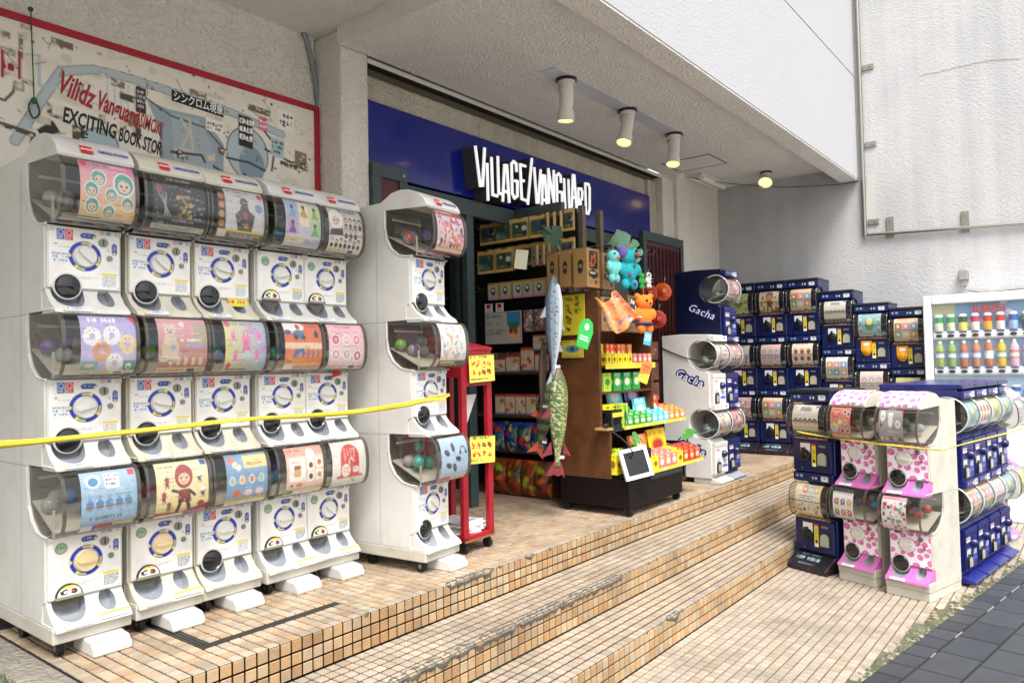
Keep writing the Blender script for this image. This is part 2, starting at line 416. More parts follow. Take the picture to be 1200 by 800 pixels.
pa = wall('parapet', 'smooth white upper facade wall above the shop canopy', [(-3, 8.795, 2.04, 2.22, 3.0, 4.125), (-3, 8.795, 2.05, 2.22, 4.125, 4.137), (-3, 8.795, 2.04, 2.22, 4.137, 8)], M_parap, 'wall', 0)
MB().box(-3, 8.795, 2.044, 2.05, 4.1251, 4.1369).build('joint', mat('joint_brown', 0x6d5b49, 0.8), pa)
MB().box(-3, 8.79, 2.046, 2.22, 2.985, 2.9995).build('drip_edge', M_soffit, pa)
cc_ = tag(MB().box(2.92, 7.30, 3.602, 3.628, 3.045, 3.6).build('canopy_ceiling', M_soffit), kind='structure')
for x0, x1 in ((2.92, 4.05), (4.053, 5.35), (5.353, 6.60), (6.603, 7.30)):
    MB().box(x0, x1, 2.222, 2.93, 3.03, 3.6).build('ceiling_panel', M_soffit, cc_); MB().box(x0, x1, 2.9325, 3.60, 3.03, 3.6).build('ceiling_panel', M_soffit, cc_)
for q in ((-3, 2.918, 2.222, 3.88, 3.15, 3.6), (7.302, 8.8, 2.222, 3.66, 3.15, 3.6), (2.92, 7.30, 3.63, 4.2, 3.146, 3.6)):
    tag(MB().box(*q).build('raised_ceiling', M_soffit), kind='structure')
t = thing('shutter_track', 'dark metal shutter track running under the ceiling over the blue sign', 'track', (3.165, 3.63, 3.0))
MB().box(0, 4.08, 0, 0.006, 0.0, 0.03).build('front_lip', mat('white_lip', 0xcfcac0, 0.5), t)
MB().box(0, 4.08, 0.03, 0.12, 0.012, 0.04).build('slot', mat('slot_black', 0x050505, 0.8), t)
MB().box(0, 4.08, 0.1, 0.108, -0.03, 0.012).build('rear_lip', mat('brown_lip', 0x57503f, 0.6), t)
# shop interior
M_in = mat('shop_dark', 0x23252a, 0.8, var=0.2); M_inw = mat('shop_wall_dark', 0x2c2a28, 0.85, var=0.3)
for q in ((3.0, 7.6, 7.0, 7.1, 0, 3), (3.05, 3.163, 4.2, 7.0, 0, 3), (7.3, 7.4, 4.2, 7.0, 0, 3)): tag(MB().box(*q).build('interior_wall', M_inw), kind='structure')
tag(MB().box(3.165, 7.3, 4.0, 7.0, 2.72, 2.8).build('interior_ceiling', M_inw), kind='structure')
# ------------------------------------------------------------------ sign
M_sign = mat('sign_blue', 0x0d1c7c, 0.2, coat=0.25, var=0.04, vscale=1.2)
sg = thing('shop_sign', 'long glossy blue sign board with raised white VILLAGE/VANGUARD letters', 'sign', (3.17, 3.70, 2.31))
MB().box(0, 3.915, 0, 0.05, 0, 0.485).build('sign_board', M_sign, sg, bevel=0.004)
M_let = mat('letter_white', 0xf4f5f6, 0.35, emit=0xffffff, estr=0.25); M_lets = mat('letter_side', 0x3c3a3c, 0.5)
# letter strokes drawn in a crop frame, converted to the plane of the letters
YL = 3.56
def lp(x, y): p = at(540 + x*170/1200, 160 + y*110/776, 1, YL); return Vector((p.x - 3.17, p.z - 2.31))
L_ = {
 'V': [[(125,85),(165,405),(185,405),(200,100)]], 'I': [[(222,220),(230,530)]], 'L': [[(258,178),(268,480),(305,492)]],
 'L.001': [[(310,170),(318,468),(355,478)]], 'A': [[(352,530),(365,238),(385,240),(404,540)],[(362,450),(395,462)]],
 'G': [[(465,285),(462,225),(440,206),(424,225),(430,470),(448,510),(472,490),(472,370),(452,366)]],
 'E': [[(538,245),(495,232),(508,515),(542,528)],[(500,360),(530,368)]], 'slash': [[(592,180),(558,562)]],
 'V.001': [[(612,262),(632,545),(645,545),(664,280)]], 'A.001': [[(675,590),(682,322),(700,325),(718,598)],[(680,520),(710,530)]],
 'N': [[(733,555),(728,270),(775,550),(772,285)]], 'G.001': [[(832,375),(830,325),(812,306),(796,322),(803,560),(822,588),(842,572),(842,462),(822,458)]],
 'U': [[(858,352),(868,600),(888,625),(902,600),(894,360)]], 'A.002': [[(922,582),(930,320),(942,322),(960,585)],[(926,500),(952,510)]],
 'R': [[(982,675),(975,430),(1000,432),(1010,460),(1006,520),(982,528)],[(992,530),(1016,672)]],
 'D': [[(1040,632),(1033,388),(1060,395),(1070,430),(1070,600),(1058,638),(1040,632)]]}
for k, strokes in L_.items():
    fb = MB(); sb = MB()
    for st in strokes:
        P = [lp(*p) for p in st]; hw = 0.0098
        for si, (a, c) in enumerate(zip(P, P[1:])):
            d = (c-a).normalized(); n_ = Vector((-d.y, d.x))*hw; e_ = d*hw*(0.75 if len(P) > 2 else 0.0); yo = .0004*(si % 3)
            q4 = [a-e_+n_, a-e_-n_, c+e_-n_, c+e_+n_]
            fb.prism([(v.x, v.y) for v in q4], YL-3.70-0.001-yo, YL-3.70+0.012, 'y'); sb.prism([(v.x, v.y) for v in q4], YL-3.70+0.012, -0.002, 'y')
    o = fb.build('letter', M_let, sg); sb.build('letter_return', M_lets, o)

# ------------------------------------------------------------------ paving: individual mosaic tiles
P_ = 0.0500
G_ = 0.0070
tan = [0xe3b680, 0xe8c596, 0xd9a76c, 0xecd3ab, 0xdfb27a, 0xe6cda6, 0xcf9a66, 0xe9caa0, 0xd8b48a, 0xe2bf8c, 0xcbb79a, 0xe0d2b8]
M_tile = mat('glazed_tile', rough=0.42, attr='Col', dirt=0x5a5248, dirt_amt=0.55, dscale=2.2, var=0.12, vscale=25, world=True)
M_grout = mat('dark_grout', 0x28251f, 0.9, var=0.3, vscale=30)
MEANT = np.mean([lin(q) for q in tan], 0)
PALE = np.array(lin(0xe0d6ca))
def tint(rng, grey=0.0, calm=0.35, pale=0.0):
    c = np.array(lin(rng.choice(tan)))*(1-calm)+MEANT*calm; k = rng.uniform(0.52, 0.64)*(1-.12*pale); g = c.mean()
    c = c*(1-pale)+PALE*pale; w = min(1, max(0, grey + rng.uniform(-.12, .12)))
    return tuple((c*(1-w) + np.array([g*1.02, g, g*0.93])*w*0.95)*k)
class TileField:
    def __init__(s, parent): s.par = parent; s.items = []
    def tile(s, cx, cy, cz, orient, col): s.items.append((cx, cy, cz, orient, col))
    def finish(s, nparts=300):
        def score(it):
            r = CR.transposed() @ (Vector(it[:3]) - CAM_POS)
            if r.z > -0.2: return -1
            x = 600 + 874.7*r.x/-r.z; y = 400 - 874.7*r.y/-r.z
            if not (-5 < x < 1205 and -5 < y < 806): return -1
            return 1/(-r.z)
        s.items.sort(key=score, reverse=True)
        near = s.items[:nparts]; rest = s.items[nparts:]; h = (P_-G_)/2; t = 0.004; be = 0.0018
        def geo(orient):
            # bevelled slab of the right facing; 't' up = top face, 'f' = facing -y
            if orient == 't': f = lambda a, b_, c_: (a, b_, c_)
            else: f = lambda a, b_, c_: (a, -c_, b_)
            V = [f(-h, -h, -t), f(h, -h, -t), f(h, h, -t), f(-h, h, -t), f(-h+be, -h+be, 0), f(h-be, -h+be, 0), f(h-be, h-be, 0), f(-h+be, h-be, 0)]
            return V, [(4,5,6,7),(0,1,5,4),(1,2,6,5),(2,3,7,6),(3,0,4,7)]
        cache = {}
        rng = random.Random(11)
        for cx, cy, cz, orr, col in near:
            key = (orr, rng.randrange(14))
            if key not in cache:
                V, F = geo(orr); b = MB(); b.add(V, F, 0, col); cache[key] = b.mesh('tile', M_tile, col=True)
            o = put('tile', cache[key], s.par); o.location = (cx, cy, cz)
        b = MB()
        for cx, cy, cz, orr, col in rest:
            V, F = geo(orr); b.add([(v[0]+cx, v[1]+cy, v[2]+cz) for v in V], F, 0, col)
        if rest:
            o = b.build('tiling', M_tile, s.par, col=True); o['kind'] = 'stuff'

rng = random.Random(5)
ZR = [0.0, -0.153, -0.306, -0.459]; YR = [2.50, 2.17, 1.84]
X0, X1 = 1.10, 8.80
chips = set()
broken = [(0, 2.62, 2.98), (1, 1.95, 3.72), (0, 3.25, 3.33), (2, 3.6, 3.75)]   # (riser, x from, x to)
for k in range(26): chips.add((rng.choice((0, 1, 2)), int(rng.uniform(20, 150))))
def isbroken(r, x): return any(r == a and x0 < x < x1 for a, x0, x1 in broken)
# upper floor
fl = tag(MB().box(X0, X1, 2.504, 7.0, -0.3, -0.004).build('upper_floor', M_grout), kind='structure')
tf = TileField(fl)
for j in range(int(4.5/P_)):
    y = 2.5 + P_*(j+.5)
    for i in range(int((X1-X0)/P_)):
        x = X0 + P_*(i+.5)
        if 1.50 < x < 2.16 and (2.70 < y < 2.75) : continue   # drain slots
        if 1.50 < x < 1.55 and 2.70 < y < 3.2: continue
        if y > 3.6 and (x < 3.1 or x > 7.4): continue
        tf.tile(x + rng.uniform(-.0008, .0008), y + rng.uniform(-.0008, .0008), rng.uniform(-.0006, .0006), 't', tint(rng, 0.24 if y > 2.56 else 0.5, .35, .12))
tf.finish(300)
# drain cover channels
b = MB()
for k in range(3):
    b.box(1.50, 2.16, 2.703 + k*0.015, 2.711 + k*0.015, -0.006, -0.001); b.box(1.503 + k*0.015, 1.511 + k*0.015, 2.75, 3.2, -0.006, -0.001)
b.build('drain_channel', mat('drain_metal', 0x4a4a48, 0.5, 0.6), fl)
# steps
b = MB()
for k in range(3):
    yb = YR[k]+0.004; b.box(X0, X1, yb - 0.0, 2.504 if k else 2.52, ZR[k+1]-0.3, (ZR[k]-0.004) if k == 0 else ZR[k]-0.004)
st_ = tag(MB().prism([(2.50+0.004, -0.0041), (2.60, -0.0041), (2.60, -0.7), (1.6, -0.7), (1.6, ZR[3]-0.02), (YR[2]+0.004, ZR[3]-0.02), (YR[2]+0.004, ZR[2]-0.004), (YR[1]+0.004, ZR[2]-0.004), (YR[1]+0.004, ZR[1]-0.004), (YR[0]+0.004, ZR[1]-0.004)], X0, X1, 'x').build('steps', M_grout, fix=True), kind='structure')
tf = TileField(st_)
for k in range(3):
    zt, zb_ = ZR[k], ZR[k+1]
    for i in range(int((X1-X0)/P_)):
        x = X0 + P_*(i+.5)
        for r in range(3):
            tf.tile(x, YR[k], zt - 0.003 - P_*(r+.5) + 0.0, 'f', tint(rng, -0.05))
    if k < 2:
        n = round((YR[k]-YR[k+1])/P_ - 0.3); pitch = (YR[k]-YR[k+1])/ (n)
        for j in range(n):
            y = YR[k+1] + pitch*(j+.5)
            for i in range(int((X1-X0)/P_)):
                x = X0 + P_*(i+.5)
                tf.tile(x, y, zb_ + rng.uniform(-.0006, .0006), 't', tint(rng, 0.28 if j else 0.5, .45, .35))
tf.finish(300)
# broken mortar along the nosings
M_mort = mat('grey_mortar', 0x5d5950, 0.9, var=0.35, vscale=25, bump=0.8, bscale=70)
for r, x0, x1 in broken:
    b = MB(); n = max(6, int((x1-x0)/0.012)); rr_ = random.Random(int(x0*100)); top = ZR[r]; yy = YR[r]
    ring = []
    for i in range(n+1):
        x = x0 + (x1-x0)*i/n; e = min(1, min(i, n-i)/3)
        w = (0.018 + 0.03*mnoise.noise(Vector((x*14, r, 0)))+.012*rr_.random())*e + 0.006; w = max(w, .006); d = max(.004, (0.022 + 0.03*mnoise.noise(Vector((x*18, 5+r, 0)))+0.012*rr_.random())*e)
        ring.append([(x, yy+w, top+0.001), (x, yy+0.012+0.006*rr_.random(), top-0.002+0.006*rr_.random()), (x, yy-0.004-0.002*rr_.random(), top-0.45*d), (x, yy-0.0025, top-d), (x, yy+0.03, top-d), (x, yy+w, top-0.03)])
    V = [p for q in ring for p in q]; F = []
    for i in range(n):
        for k in range(6): F.append((i*6+k, i*6+(k+1) % 6, (i+1)*6+(k+1) % 6, (i+1)*6+k))
    b.add(V, F); b.build('mortar_patch', M_mort, st_, smooth=25)
for k, i in chips:
    x = X0+P_*(i+.5); rr_ = random.Random(i)
    MB().ell((x, YR[k]+0.003, ZR[k]-0.006), (rr_.uniform(.006, .018), 0.0062, rr_.uniform(.006, .013)), 9, 6).build('mortar_patch', M_mort, st_)
# lower ground, edge against the street runs at a slant
A0 = Vector((3.71, 0.935)); A1 = Vector((6.64, 0.48)); Ad = (A1-A0).normalized(); An = Vector((-Ad.y, Ad.x))
def dist_edge(x, y): return (Vector((x, y))-A0).dot(An)
gr = tag(MB().box(-6, 8.80, -8, 1.84, -0.9, ZR[3]-0.004).build('ground', mat('mossy_concrete', 0x5c5a48, 0.95, var=0.45, vscale=9, bump=0.6, bscale=60, dirt=0x4f5a35, dirt_amt=0.7, dscale=7)), kind='structure')
tf = TileField(gr)
for j in range(48):
    y = 1.84 - P_*(j+.5)
    for i in range(int((X1-1.0)/P_)):
        x = 1.0 + P_*(i+.5); d = dist_edge(x, y)
        lim = 0.035 + 0.05*mnoise.noise(Vector((x*3, y*3, 0))) + (0.10 if 4.3 < x < 5.6 else 0)*max(0, 1-abs(x-5.0)/0.75)
        if d < lim: continue
        tf.tile(x, y, ZR[3] + rng.uniform(-.0006, .0006), 't', tint(rng, 0.26, .4, .6))
tf.finish(300)
# loose broken tiles in the moss
b = MB()
for k in range(40):
    t_ = rng.uniform(0.2, 2.6); p = A0 + Ad*t_ + An*rng.uniform(0.0, 0.10); s_ = rng.uniform(.006, .02)
    T = Matrix.Translation((p.x, p.y, ZR[3])) @ Matrix.Rotation(rng.uniform(0, 6), 4, 'Z') @ Matrix.Rotation(rng.uniform(-.4, .4), 4, 'X')
    b.box(-s_, s_, -s_*.7, s_*.6, -0.002, 0.006, 0, tint(rng, .4), T)
o = b.build('tile_rubble', M_tile, gr, col=True); o['kind'] = 'stuff'
b = MB()
for k in range(450):
    t_ = rng.uniform(-.2, 3.3); p = A0 + Ad*t_ + An*(abs(rng.gauss(0, .03))+.004); s_ = rng.uniform(.003, .011)
    b.ell((p.x, p.y, ZR[3]-.003), (s_*1.3, s_, s_*rng.uniform(.3, .8)), 6, 4, 0, lin(rng.choice((0x4c5a34, 0x5c6048, 0x7a7868, 0x3e4430, 0x8a877a, 0x56683a))), Matrix.Rotation(rng.uniform(0, 6), 3, 'Z'))
o = b.build('moss_and_grit', M_tile, gr, col=True); o['kind'] = 'stuff'
# street paving slabs
pv = tag(MB().add([(-6, 0, 0), (9, 0, 0), (9, -7, 0), (-6, -7, 0)], [(0, 3, 2, 1)]).build('pavement', mat('slab_joint', 0x17181a, 0.9)), kind='structure')
pv.location = (A0.x, A0.y, ZR[3]-0.001); pv.rotation_euler = (0, 0, math.atan2(Ad.y, Ad.x))
M_slab = [mat('slate_slab_%s' % n_, c_, 0.55, var=0.18, vscale=9, bump=0.25, bscale=50, dirt=0x6a6a66, dirt_amt=0.35, dscale=3) for n_, c_ in (('a', 0x343941), ('b', 0x30343b), ('c', 0x393d43))]
sc_ = {}
def slab(x0, x1, y0, y1, mi):
    key = (round(x1-x0, 3), round(y1-y0, 3), mi)
    if key not in sc_:
        b = MB(); w, h_ = x1-x0, y1-y0; e = 0.003
        b.add([(0,0,-.006),(w,0,-.006),(w,h_,-.006),(0,h_,-.006),(e,e,0.004),(w-e,e,0.004),(w-e,h_-e,0.004),(e,h_-e,0.004)], [(4,5,6,7),(0,1,5,4),(1,2,6,5),(2,3,7,6),(3,0,4,7)])
        sc_[key] = b.mesh('slab', M_slab[mi])
    o = put('slab', sc_[key], pv); o.location = (x0, y0, rng.uniform(-.001, .001))
for row in range(14):
    y1_ = 0 if row == 0 else -0.125 - 0.2*(row-1); y0_ = -0.125 if row == 0 else y1_-0.2
    L = 0.165 if row == 0 else 0.30
    for i in range(-3 if row else -4, int(5.2/L)):
        x = i*L + (0.07 if row % 2 else 0.0) - 0.3
        slab(x+.004, x+L-.004, y0_+.004, y1_-.004, rng.randrange(3))
b = MB()
x = 0.0
while x < 3.0:
    l_ = rng.uniform(.05, .35); b.box(x, x+l_, -0.1275, -0.1225, 0, 0.0042); x += l_+rng.uniform(.12, .6)
b.build('white_sealant_line', mat('sealant', 0x8b8c88, 0.8), pv)
sbox('road', -60, 8.7, -60, -1.2, -1.2, -0.452, mat('pale_bounce_road', 0xa4a29c, 0.9, var=0.2, vscale=20))  # out of view; made pale to bounce light up under the canopy
# kerb at the lower left and grass in front of it
cb = tag(MB().box(0.965, 1.097, 2.2, 4.0, -0.5, -0.003).build('concrete_kerb', M_conc, bevel=0.01), kind='structure')
sb_ = tag(MB().box(-2.4, 0.963, 1.2, 4.0, -0.9, -0.11).build('soil', mat('dark_soil', 0x3d3a2c, 0.95, var=0.4, vscale=20)), kind='structure')
b = MB(); rg = random.Random(9)
for k in range(420):
    x = rg.uniform(0.62, 0.955); y = rg.uniform(2.3, 3.2); h_ = rg.uniform(.05, .2); a = rg.uniform(0, 6.28); bend = rg.uniform(.01, .07); w = rg.uniform(.0015, .004)
    dx, dy = math.cos(a), math.sin(a); px_, py_ = -dy*w, dx*w; V = []
    for s_ in range(5):
        t_ = s_/4; q = (1-t_*.95); X_ = x+dx*bend*t_*t_; Y_ = y+dy*bend*t_*t_; Z_ = -.11+h_*t_
        V += [(X_-px_*q, Y_-py_*q, Z_), (X_+px_*q, Y_+py_*q, Z_)]
    b.add(V, [(2*i, 2*i+1, 2*i+3, 2*i+2) for i in range(4)])
tag(b.build('grass', mat('grass_green', 0x4f7a2c, 0.6, var=0.3, vscale=30)), 'tufts of green grass at the foot of the concrete kerb', 'grass', kind='stuff')
# ------------------------------------------------------------------ posters of the capsule machines
def head(cv, x, y, r, hair, skin=0xf6d7c0):
    cv.c(x, y, r*1.15, 0xffffff).c(x, y, r, hair).e(x, y+r*.25, r*.68, r*.6, skin).c(x-r*.3, y+r*.2, r*.13, 0x3a3030).c(x+r*.3, y+r*.2, r*.13, 0x3a3030).e(x, y+r*.55, r*.18, r*.08, 0xc0504a)
def fig(cv, x, y, h, body, hd=None, dark=0x333333):
    w = h*cv.asp; hd = hd or body
    cv.e(x, y+h*.62, w*.16, w*.22, body).l([(x-w*.1, y+h*.7), (x-w*.14, y+h)], w*.09, dark).l([(x+w*.1, y+h*.7), (x+w*.14, y+h)], w*.09, dark)
    cv.l([(x-w*.12, y+h*.5), (x-w*.3, y+h*.62)], w*.08, body).l([(x+w*.12, y+h*.5), (x+w*.3, y+h*.45)], w*.08, body).c(x, y+h*.27, w*.22, hd)
def bear(cv, x, y, r, c, c2=0x403530):
    cv.c(x-r*.7, y-r*.8/cv.asp, r*.35, c).c(x+r*.7, y-r*.8/cv.asp, r*.35, c).c(x, y, r, c).e(x, y+r*1.5/cv.asp, r*1.05, r*1.1, c).c(x-r*.35, y-r*.1, r*.12, c2).c(x+r*.35, y-r*.1, r*.12, c2).c(x, y+r*.25/cv.asp, r*.16, c2)
def foot(cv, c=0xf0ead8, band=0xf0d040, y=0.88):
    cv.r(0, y, 1, 1, c).r(0.02, y+.01, .55, y+.035, band).t(.05, y+.045, .5, .06, 0x555555, 2).rr(.62, y+.02, .78, 0.98, .02, 0x333a55).t(.82, y+.03, .15, .06, 0x444444)
def poster(kind, n=60, seed=0):
    cv = Cv(n, int(n*.98), 0xffffff, 3, seed); rg = cv.rg
    if kind == 'pinkheads':
        cv.grad(0xf08ac0, 0xf7d98c); cv.t(.25, .04, .3, .09, 0x2aa088).t(.56, .05, .35, .05, 0xffffff).c(.09, .07, .06, 0xe04070).t(.2, .14, .6, .04, 0xffffff)
        for x, y, r in ((.33, .3, .12), (.78, .35, .17), (.2, .5, .11), (.55, .55, .1), (.85, .66, .1), (.22, .75, .11), (.52, .82, .1)): head(cv, x, y, r, 0x3fae9e)
        cv.r(0, .93, 1, 1, 0xd8d4cc).r(0, .94, .4, .955, 0x222222).t(.5, .95, .4, .03, 0x333333)
    elif kind == 'blackgold':
        cv.grad(0x14151a, 0x20222c); cv.t(.3, .04, .5, .08, 0xb8b8c0).c(.12, .28, .07, 0x9a3a48).t(.2, .2, .3, .06, 0x666a74)
        for a in range(3): cv.l([(.1+a*.07, .35), (.32-a*.05, .72)], .02, 0xa8acb4)
        for k in range(30): cv.e(.58+rg.uniform(-.13, .13), .55+rg.uniform(-.2, .2), rg.uniform(.02, .05), rg.uniform(.02, .05), rg.choice((0x9c8440, 0x6e5c2c, 0xc0a860, 0x3c3420)))
        for k in range(16): cv.e(.85+rg.uniform(-.1, .1), .55+rg.uniform(-.2, .2), .03, .02, rg.choice((0x555a66, 0x343840, 0x7c808c)))
        cv.t(.35, .78, .5, .04, 0xc8c8c8).r(0, .88, 1, 1, 0xc8c6c0).t(.05, .9, .8, .07, 0x444444, 2)
    elif kind == 'greyfig':
        cv.r(0, 0, .16, 1, 0x241c18); [cv.c(.08, .2+k*.17, .06, rg.choice((0xc07030, 0x804820, 0xd89850))) for k in range(4)]
        cv.r(.16, 0, 1, .8, 0xd6d3d8).t(.2, .05, .6, .06, 0x222222).c(.92, .1, .06, 0xd84050)
        cv.p([(.42, .8), (.36, .52), (.46, .42), (.5, .3), (.62, .3), (.66, .42), (.78, .5), (.72, .8)], 0x4a4644).c(.56, .27, .09, 0x5c5854).e(.58, .52, .05, .07, 0xb05038).c(.6, .7, .05, 0xc89040).c(.87, .35, .08, 0x7c90c0)
        cv.r(0, .8, 1, .84, 0xe8d83c).r(0, .84, 1, 1, 0x6c6a66).r(.02, .82, .2, .96, 0xe8e4e0).t(.3, .87, .6, .08, 0xd8d8d8, 2)
    elif kind == 'princess':
        cv.grad(0xb8b4dc, 0xd8d4e4).r(.05, .08, .35, .4, 0x9cc4e8).r(.38, .05, .66, .55, 0xf4e8d0).r(.68, .1, .97, .42, 0xd4e8b0).r(.05, .42, .35, .72, 0xccb0dc).r(.68, .44, .97, .74, 0xb4dcb8)
        for x, y, c1 in ((.2, .14, 0x88a8d0), (.52, .12, 0xd89838), (.82, .14, 0x94b848), (.2, .45, 0x8c5cb0), (.82, .47, 0x78b070)):
            cv.c(x, y+.04, .045, 0x5c4030).p([(x-.03, y+.08), (x+.03, y+.08), (x+.11, y+.25), (x-.11, y+.25)], c1)
        cv.r(.02, .78, .5, .88, 0xf0e8c0).r(.02, .78, .5, .8, 0xf0c040).t(.05, .82, .4, .05, 0x604050).t(.55, .8, .4, .12, 0x7c78a0, 3)
    elif kind == 'crowd':
        cv.grad(0xc8c4cc, 0xf0eeee); cv.t(.3, .04, .6, .1, 0x40404c)
        head(cv, .22, .27, .17, 0xeeeef2); cv.p([(.05, .5), (.4, .44), (.42, .6), (.02, .62)], 0x2c2c38)
        for k in range(7): head(cv, .5+.14*(k % 4), .27+.2*(k//4), .06, rg.choice((0x5c4030, 0x2c2830, 0xa86858)), 0xf0d4c0); cv.e(.5+.14*(k % 4), .4+.2*(k//4), .05, .06, 0x38483c)
        for k in range(7): head(cv, .1+.13*k, .7+.04*(k % 2), .05, rg.choice((0x5c4030, 0x2c2830, 0xa86858))); cv.e(.1+.13*k, .82, .045, .05, 0x303038)
        cv.l([(.0, .62), (1, .57)], .02, 0xb03838); foot(cv)
    elif kind == 'rings':
        cv.grad(0xb0a8e8, 0xcfc4f0).t(.15, .05, .6, .12, 0xffffff).p([(.85, 0), (1, 0), (1, .2)], 0xe04070)
        for x, y, c1 in ((.2, .36, 0xf4f2f6), (.55, .34, 0xf0eef6), (.83, .48, 0xf0d8a8), (.36, .6, 0xe0a070), (.6, .78, 0xf2f0f4)):
            for a in range(12): cv.c(x+.115*math.cos(a*.5236), y+.115*math.sin(a*.5236), .045, c1)
            cv.ring(x, y, .05, .14, c1).c(x-.04, y-.09, .012, 0x302828).c(x+.04, y-.09, .012, 0x302828)
        cv.r(.02, .75, .3, .9, 0x80c0b8).e(.16, .82, .09, .03, 0xf0c8b0).r(.76, .74, .98, .92, 0x60a098).c(.86, .83, .05, 0xf4f0ec).c(.86, .85, .02, 0x402020); foot(cv, 0xf2ead0, 0xe8d040, .92)
    elif kind == 'polar':
        cv.grad(0xe4a8b8, 0xb87860); cv.r(.72, .1, 1, .5, 0xb8a890)
        bear(cv, .24, .24, .11, 0xdccab8); cv.e(.24, .56, .17, .19, 0xd8c4b0).e(.12, .72, .09, .06, 0xdccab8).e(.36, .72, .09, .06, 0xdccab8).c(.3, .52, .05, 0x9cb4c8)
        cv.t(.45, .38, .5, .06, 0xffffff); [cv.c(.57+.06*k, .5, .028, 0x90b8e8) for k in range(6)]
        cv.c(.5, .12, .05, 0xf4f0ec)
        for k in range(5): bear(cv, .26+.15*k, .74, .035, 0xe8d0b0)
        foot(cv, 0xe8c8b0, 0xf0c040)
    elif kind == 'bunnies':
        cv.grad(0xe8dc90, 0x9cb8e0, True); cv.t(.22, .04, .6, .09, 0x5c90d8).c(.1, .07, .07, 0xe06090).l([(.6, .1), (1, .6)], .12, 0xcfa0d8)
        for x, y, r in ((.5, .42, .1), (.2, .32, .055), (.82, .3, .055), (.24, .68, .055), (.76, .66, .055)):
            cv.e(x-r*.4, y-r*1.5, r*.25, r*.7, 0xf080b8).e(x+r*.4, y-r*1.5, r*.25, r*.7, 0xf080b8); bear(cv, x, y, r, 0xf080b8); cv.e(x, y+r*2.1, r*.9, r*.55, 0xb8d8f0)
        cv.c(.1, .86, .06, 0xe83880).r(.05, .93, .55, .955, 0x222222).r(.15, .96, 1, 1, 0xc8c8dc)
    elif kind == 'orange':
        cv.grad(0xe86830, 0xf08040).e(.25, .1, .3, .12, 0xf6f4f2).c(.38, .1, .06, 0xd84040).t(.55, .08, .4, .07, 0x4060a0)
        cv.e(.38, .26, .16, .09, 0x4c78a8).c(.3, .32, .05, 0x202830).c(.5, .32, .05, 0x202830).e(.1, .22, .09, .05, 0x38588c).e(.85, .25, .06, .08, 0x303844)
        cv.r(0, .42, 1, .54, 0xf4d8b8).p([(.2, .7), (.28, .55), (.5, .53), (.56, .7), (.48, .72), (.4, .6), (.3, .72)], 0x3c64a4).l([(.1, .72), (.25, .78), (.5, .76)], .03, 0xe8b838)
        [fig(cv, .62+.13*k, .56, .16, 0x6c7484) for k in range(3)]; cv.r(0, .82, 1, .86, 0xf0c830).r(0, .86, 1, 1, 0xf0b0a0).r(.03, .85, .25, .97, 0xf6eeee).t(.3, .89, .6, .07, 0x904030, 2)
    elif kind == 'pinktoys':
        cv.grad(0xf6b8d4, 0xfadce4).t(.25, .05, .55, .08, 0xd0408c)
        for k, (x, y) in enumerate(((.2, .35), (.5, .35), (.78, .35), (.2, .65), (.5, .65), (.8, .68))):
            c1 = (0xc83850, 0xe8c8dc, 0xe86888, 0xd890c0, 0xc0c0cc, 0xb02858)[k]; cv.c(x, y, .11, 0xffffff).c(x, y, .09, c1).c(x, y, .05, rg.choice((0xf8e0c0, 0xf0a0b8, 0xfff0f4))).t(x-.1, y-.17, .2, .03, 0xc04080)
        foot(cv, 0xf4dce4, 0xf0c850)
    elif kind == 'slime':
        cv.grad(0xa8cce8, 0x8cb4dc).e(.22, .17, .13, .1, 0xf4f8fa).e(.22, .18, .09, .07, 0x3c8cc8).r(.42, .06, .68, .3, 0xffffff).t(.44, .08, .22, .2, 0x2a3a60, 3).rr(.85, .03, .97, .13, .02, 0xd83c4c)
        for k in range(5): x = .15+.17*k; cv.e(x, .52, .07, .05, 0x3880c0).c(x, .46, .03, 0x4898d8).e(x, .57, .08, .02, 0x806858).t(x-.07, .4, .14, .03, 0x40609c).t(x-.06, .6, .12, .025, 0x303c60, 2)
        cv.t(.15, .72, .7, .08, 0x26406c); cv.r(0, .87, 1, 1, 0x3c5c94).r(.02, .86, .22, .98, 0xe8ecf0).r(.28, .85, .55, .96, 0xb04838).r(.58, .86, .95, .92, 0xe8d040)
    elif kind == 'redhero':
        cv.grad(0xf8ecc8, 0xf6e090).t(.06, .08, .32, .06, 0xa02830).t(.06, .17, .28, .03, 0x333333, 2)
        cv.e(.52, .28, .17, .2, 0xa8323c).e(.52, .33, .11, .1, 0xe8c0a0).c(.47, .31, .018, 0x222222).c(.57, .31, .018, 0x222222).p([(.42, .5), (.62, .5), (.66, .72), (.4, .72)], 0x93262e).l([(.42, .54), (.3, .5)], .05, 0x2c2a30).l([(.63, .54), (.72, .62)], .05, 0x2c2a30).l([(.45, .7), (.4, .92)], .07, 0x2c2a30).l([(.58, .7), (.66, .92)], .07, 0x2c2a30)
        for x, y in ((.2, .26), (.14, .5), (.24, .68)): fig(cv, x, y, .2, 0xa8323c, 0xa8323c)
        for x, y in ((.82, .22), (.88, .48)): fig(cv, x, y, .2, 0x3a383c, 0xf4f4f0)
        cv.rr(.86, .02, .98, .12, .02, 0x2c5cb0).e(.85, .78, .07, .05, 0xa8323c).p([(0, .86), (.5, .9), (1, .78), (1, 1), (0, 1)], 0xa02a36).r(.02, .93, .55, 1, 0xf4ecd0).t(.05, .95, .45, .03, 0x604030)
    elif kind == 'sweets':
        cv.r(0, 0, 1, .86, 0x7fa8d4).r(.42, .06, .98, .3, 0xf4dc98).t(.5, .2, .44, .07, 0xb06030)
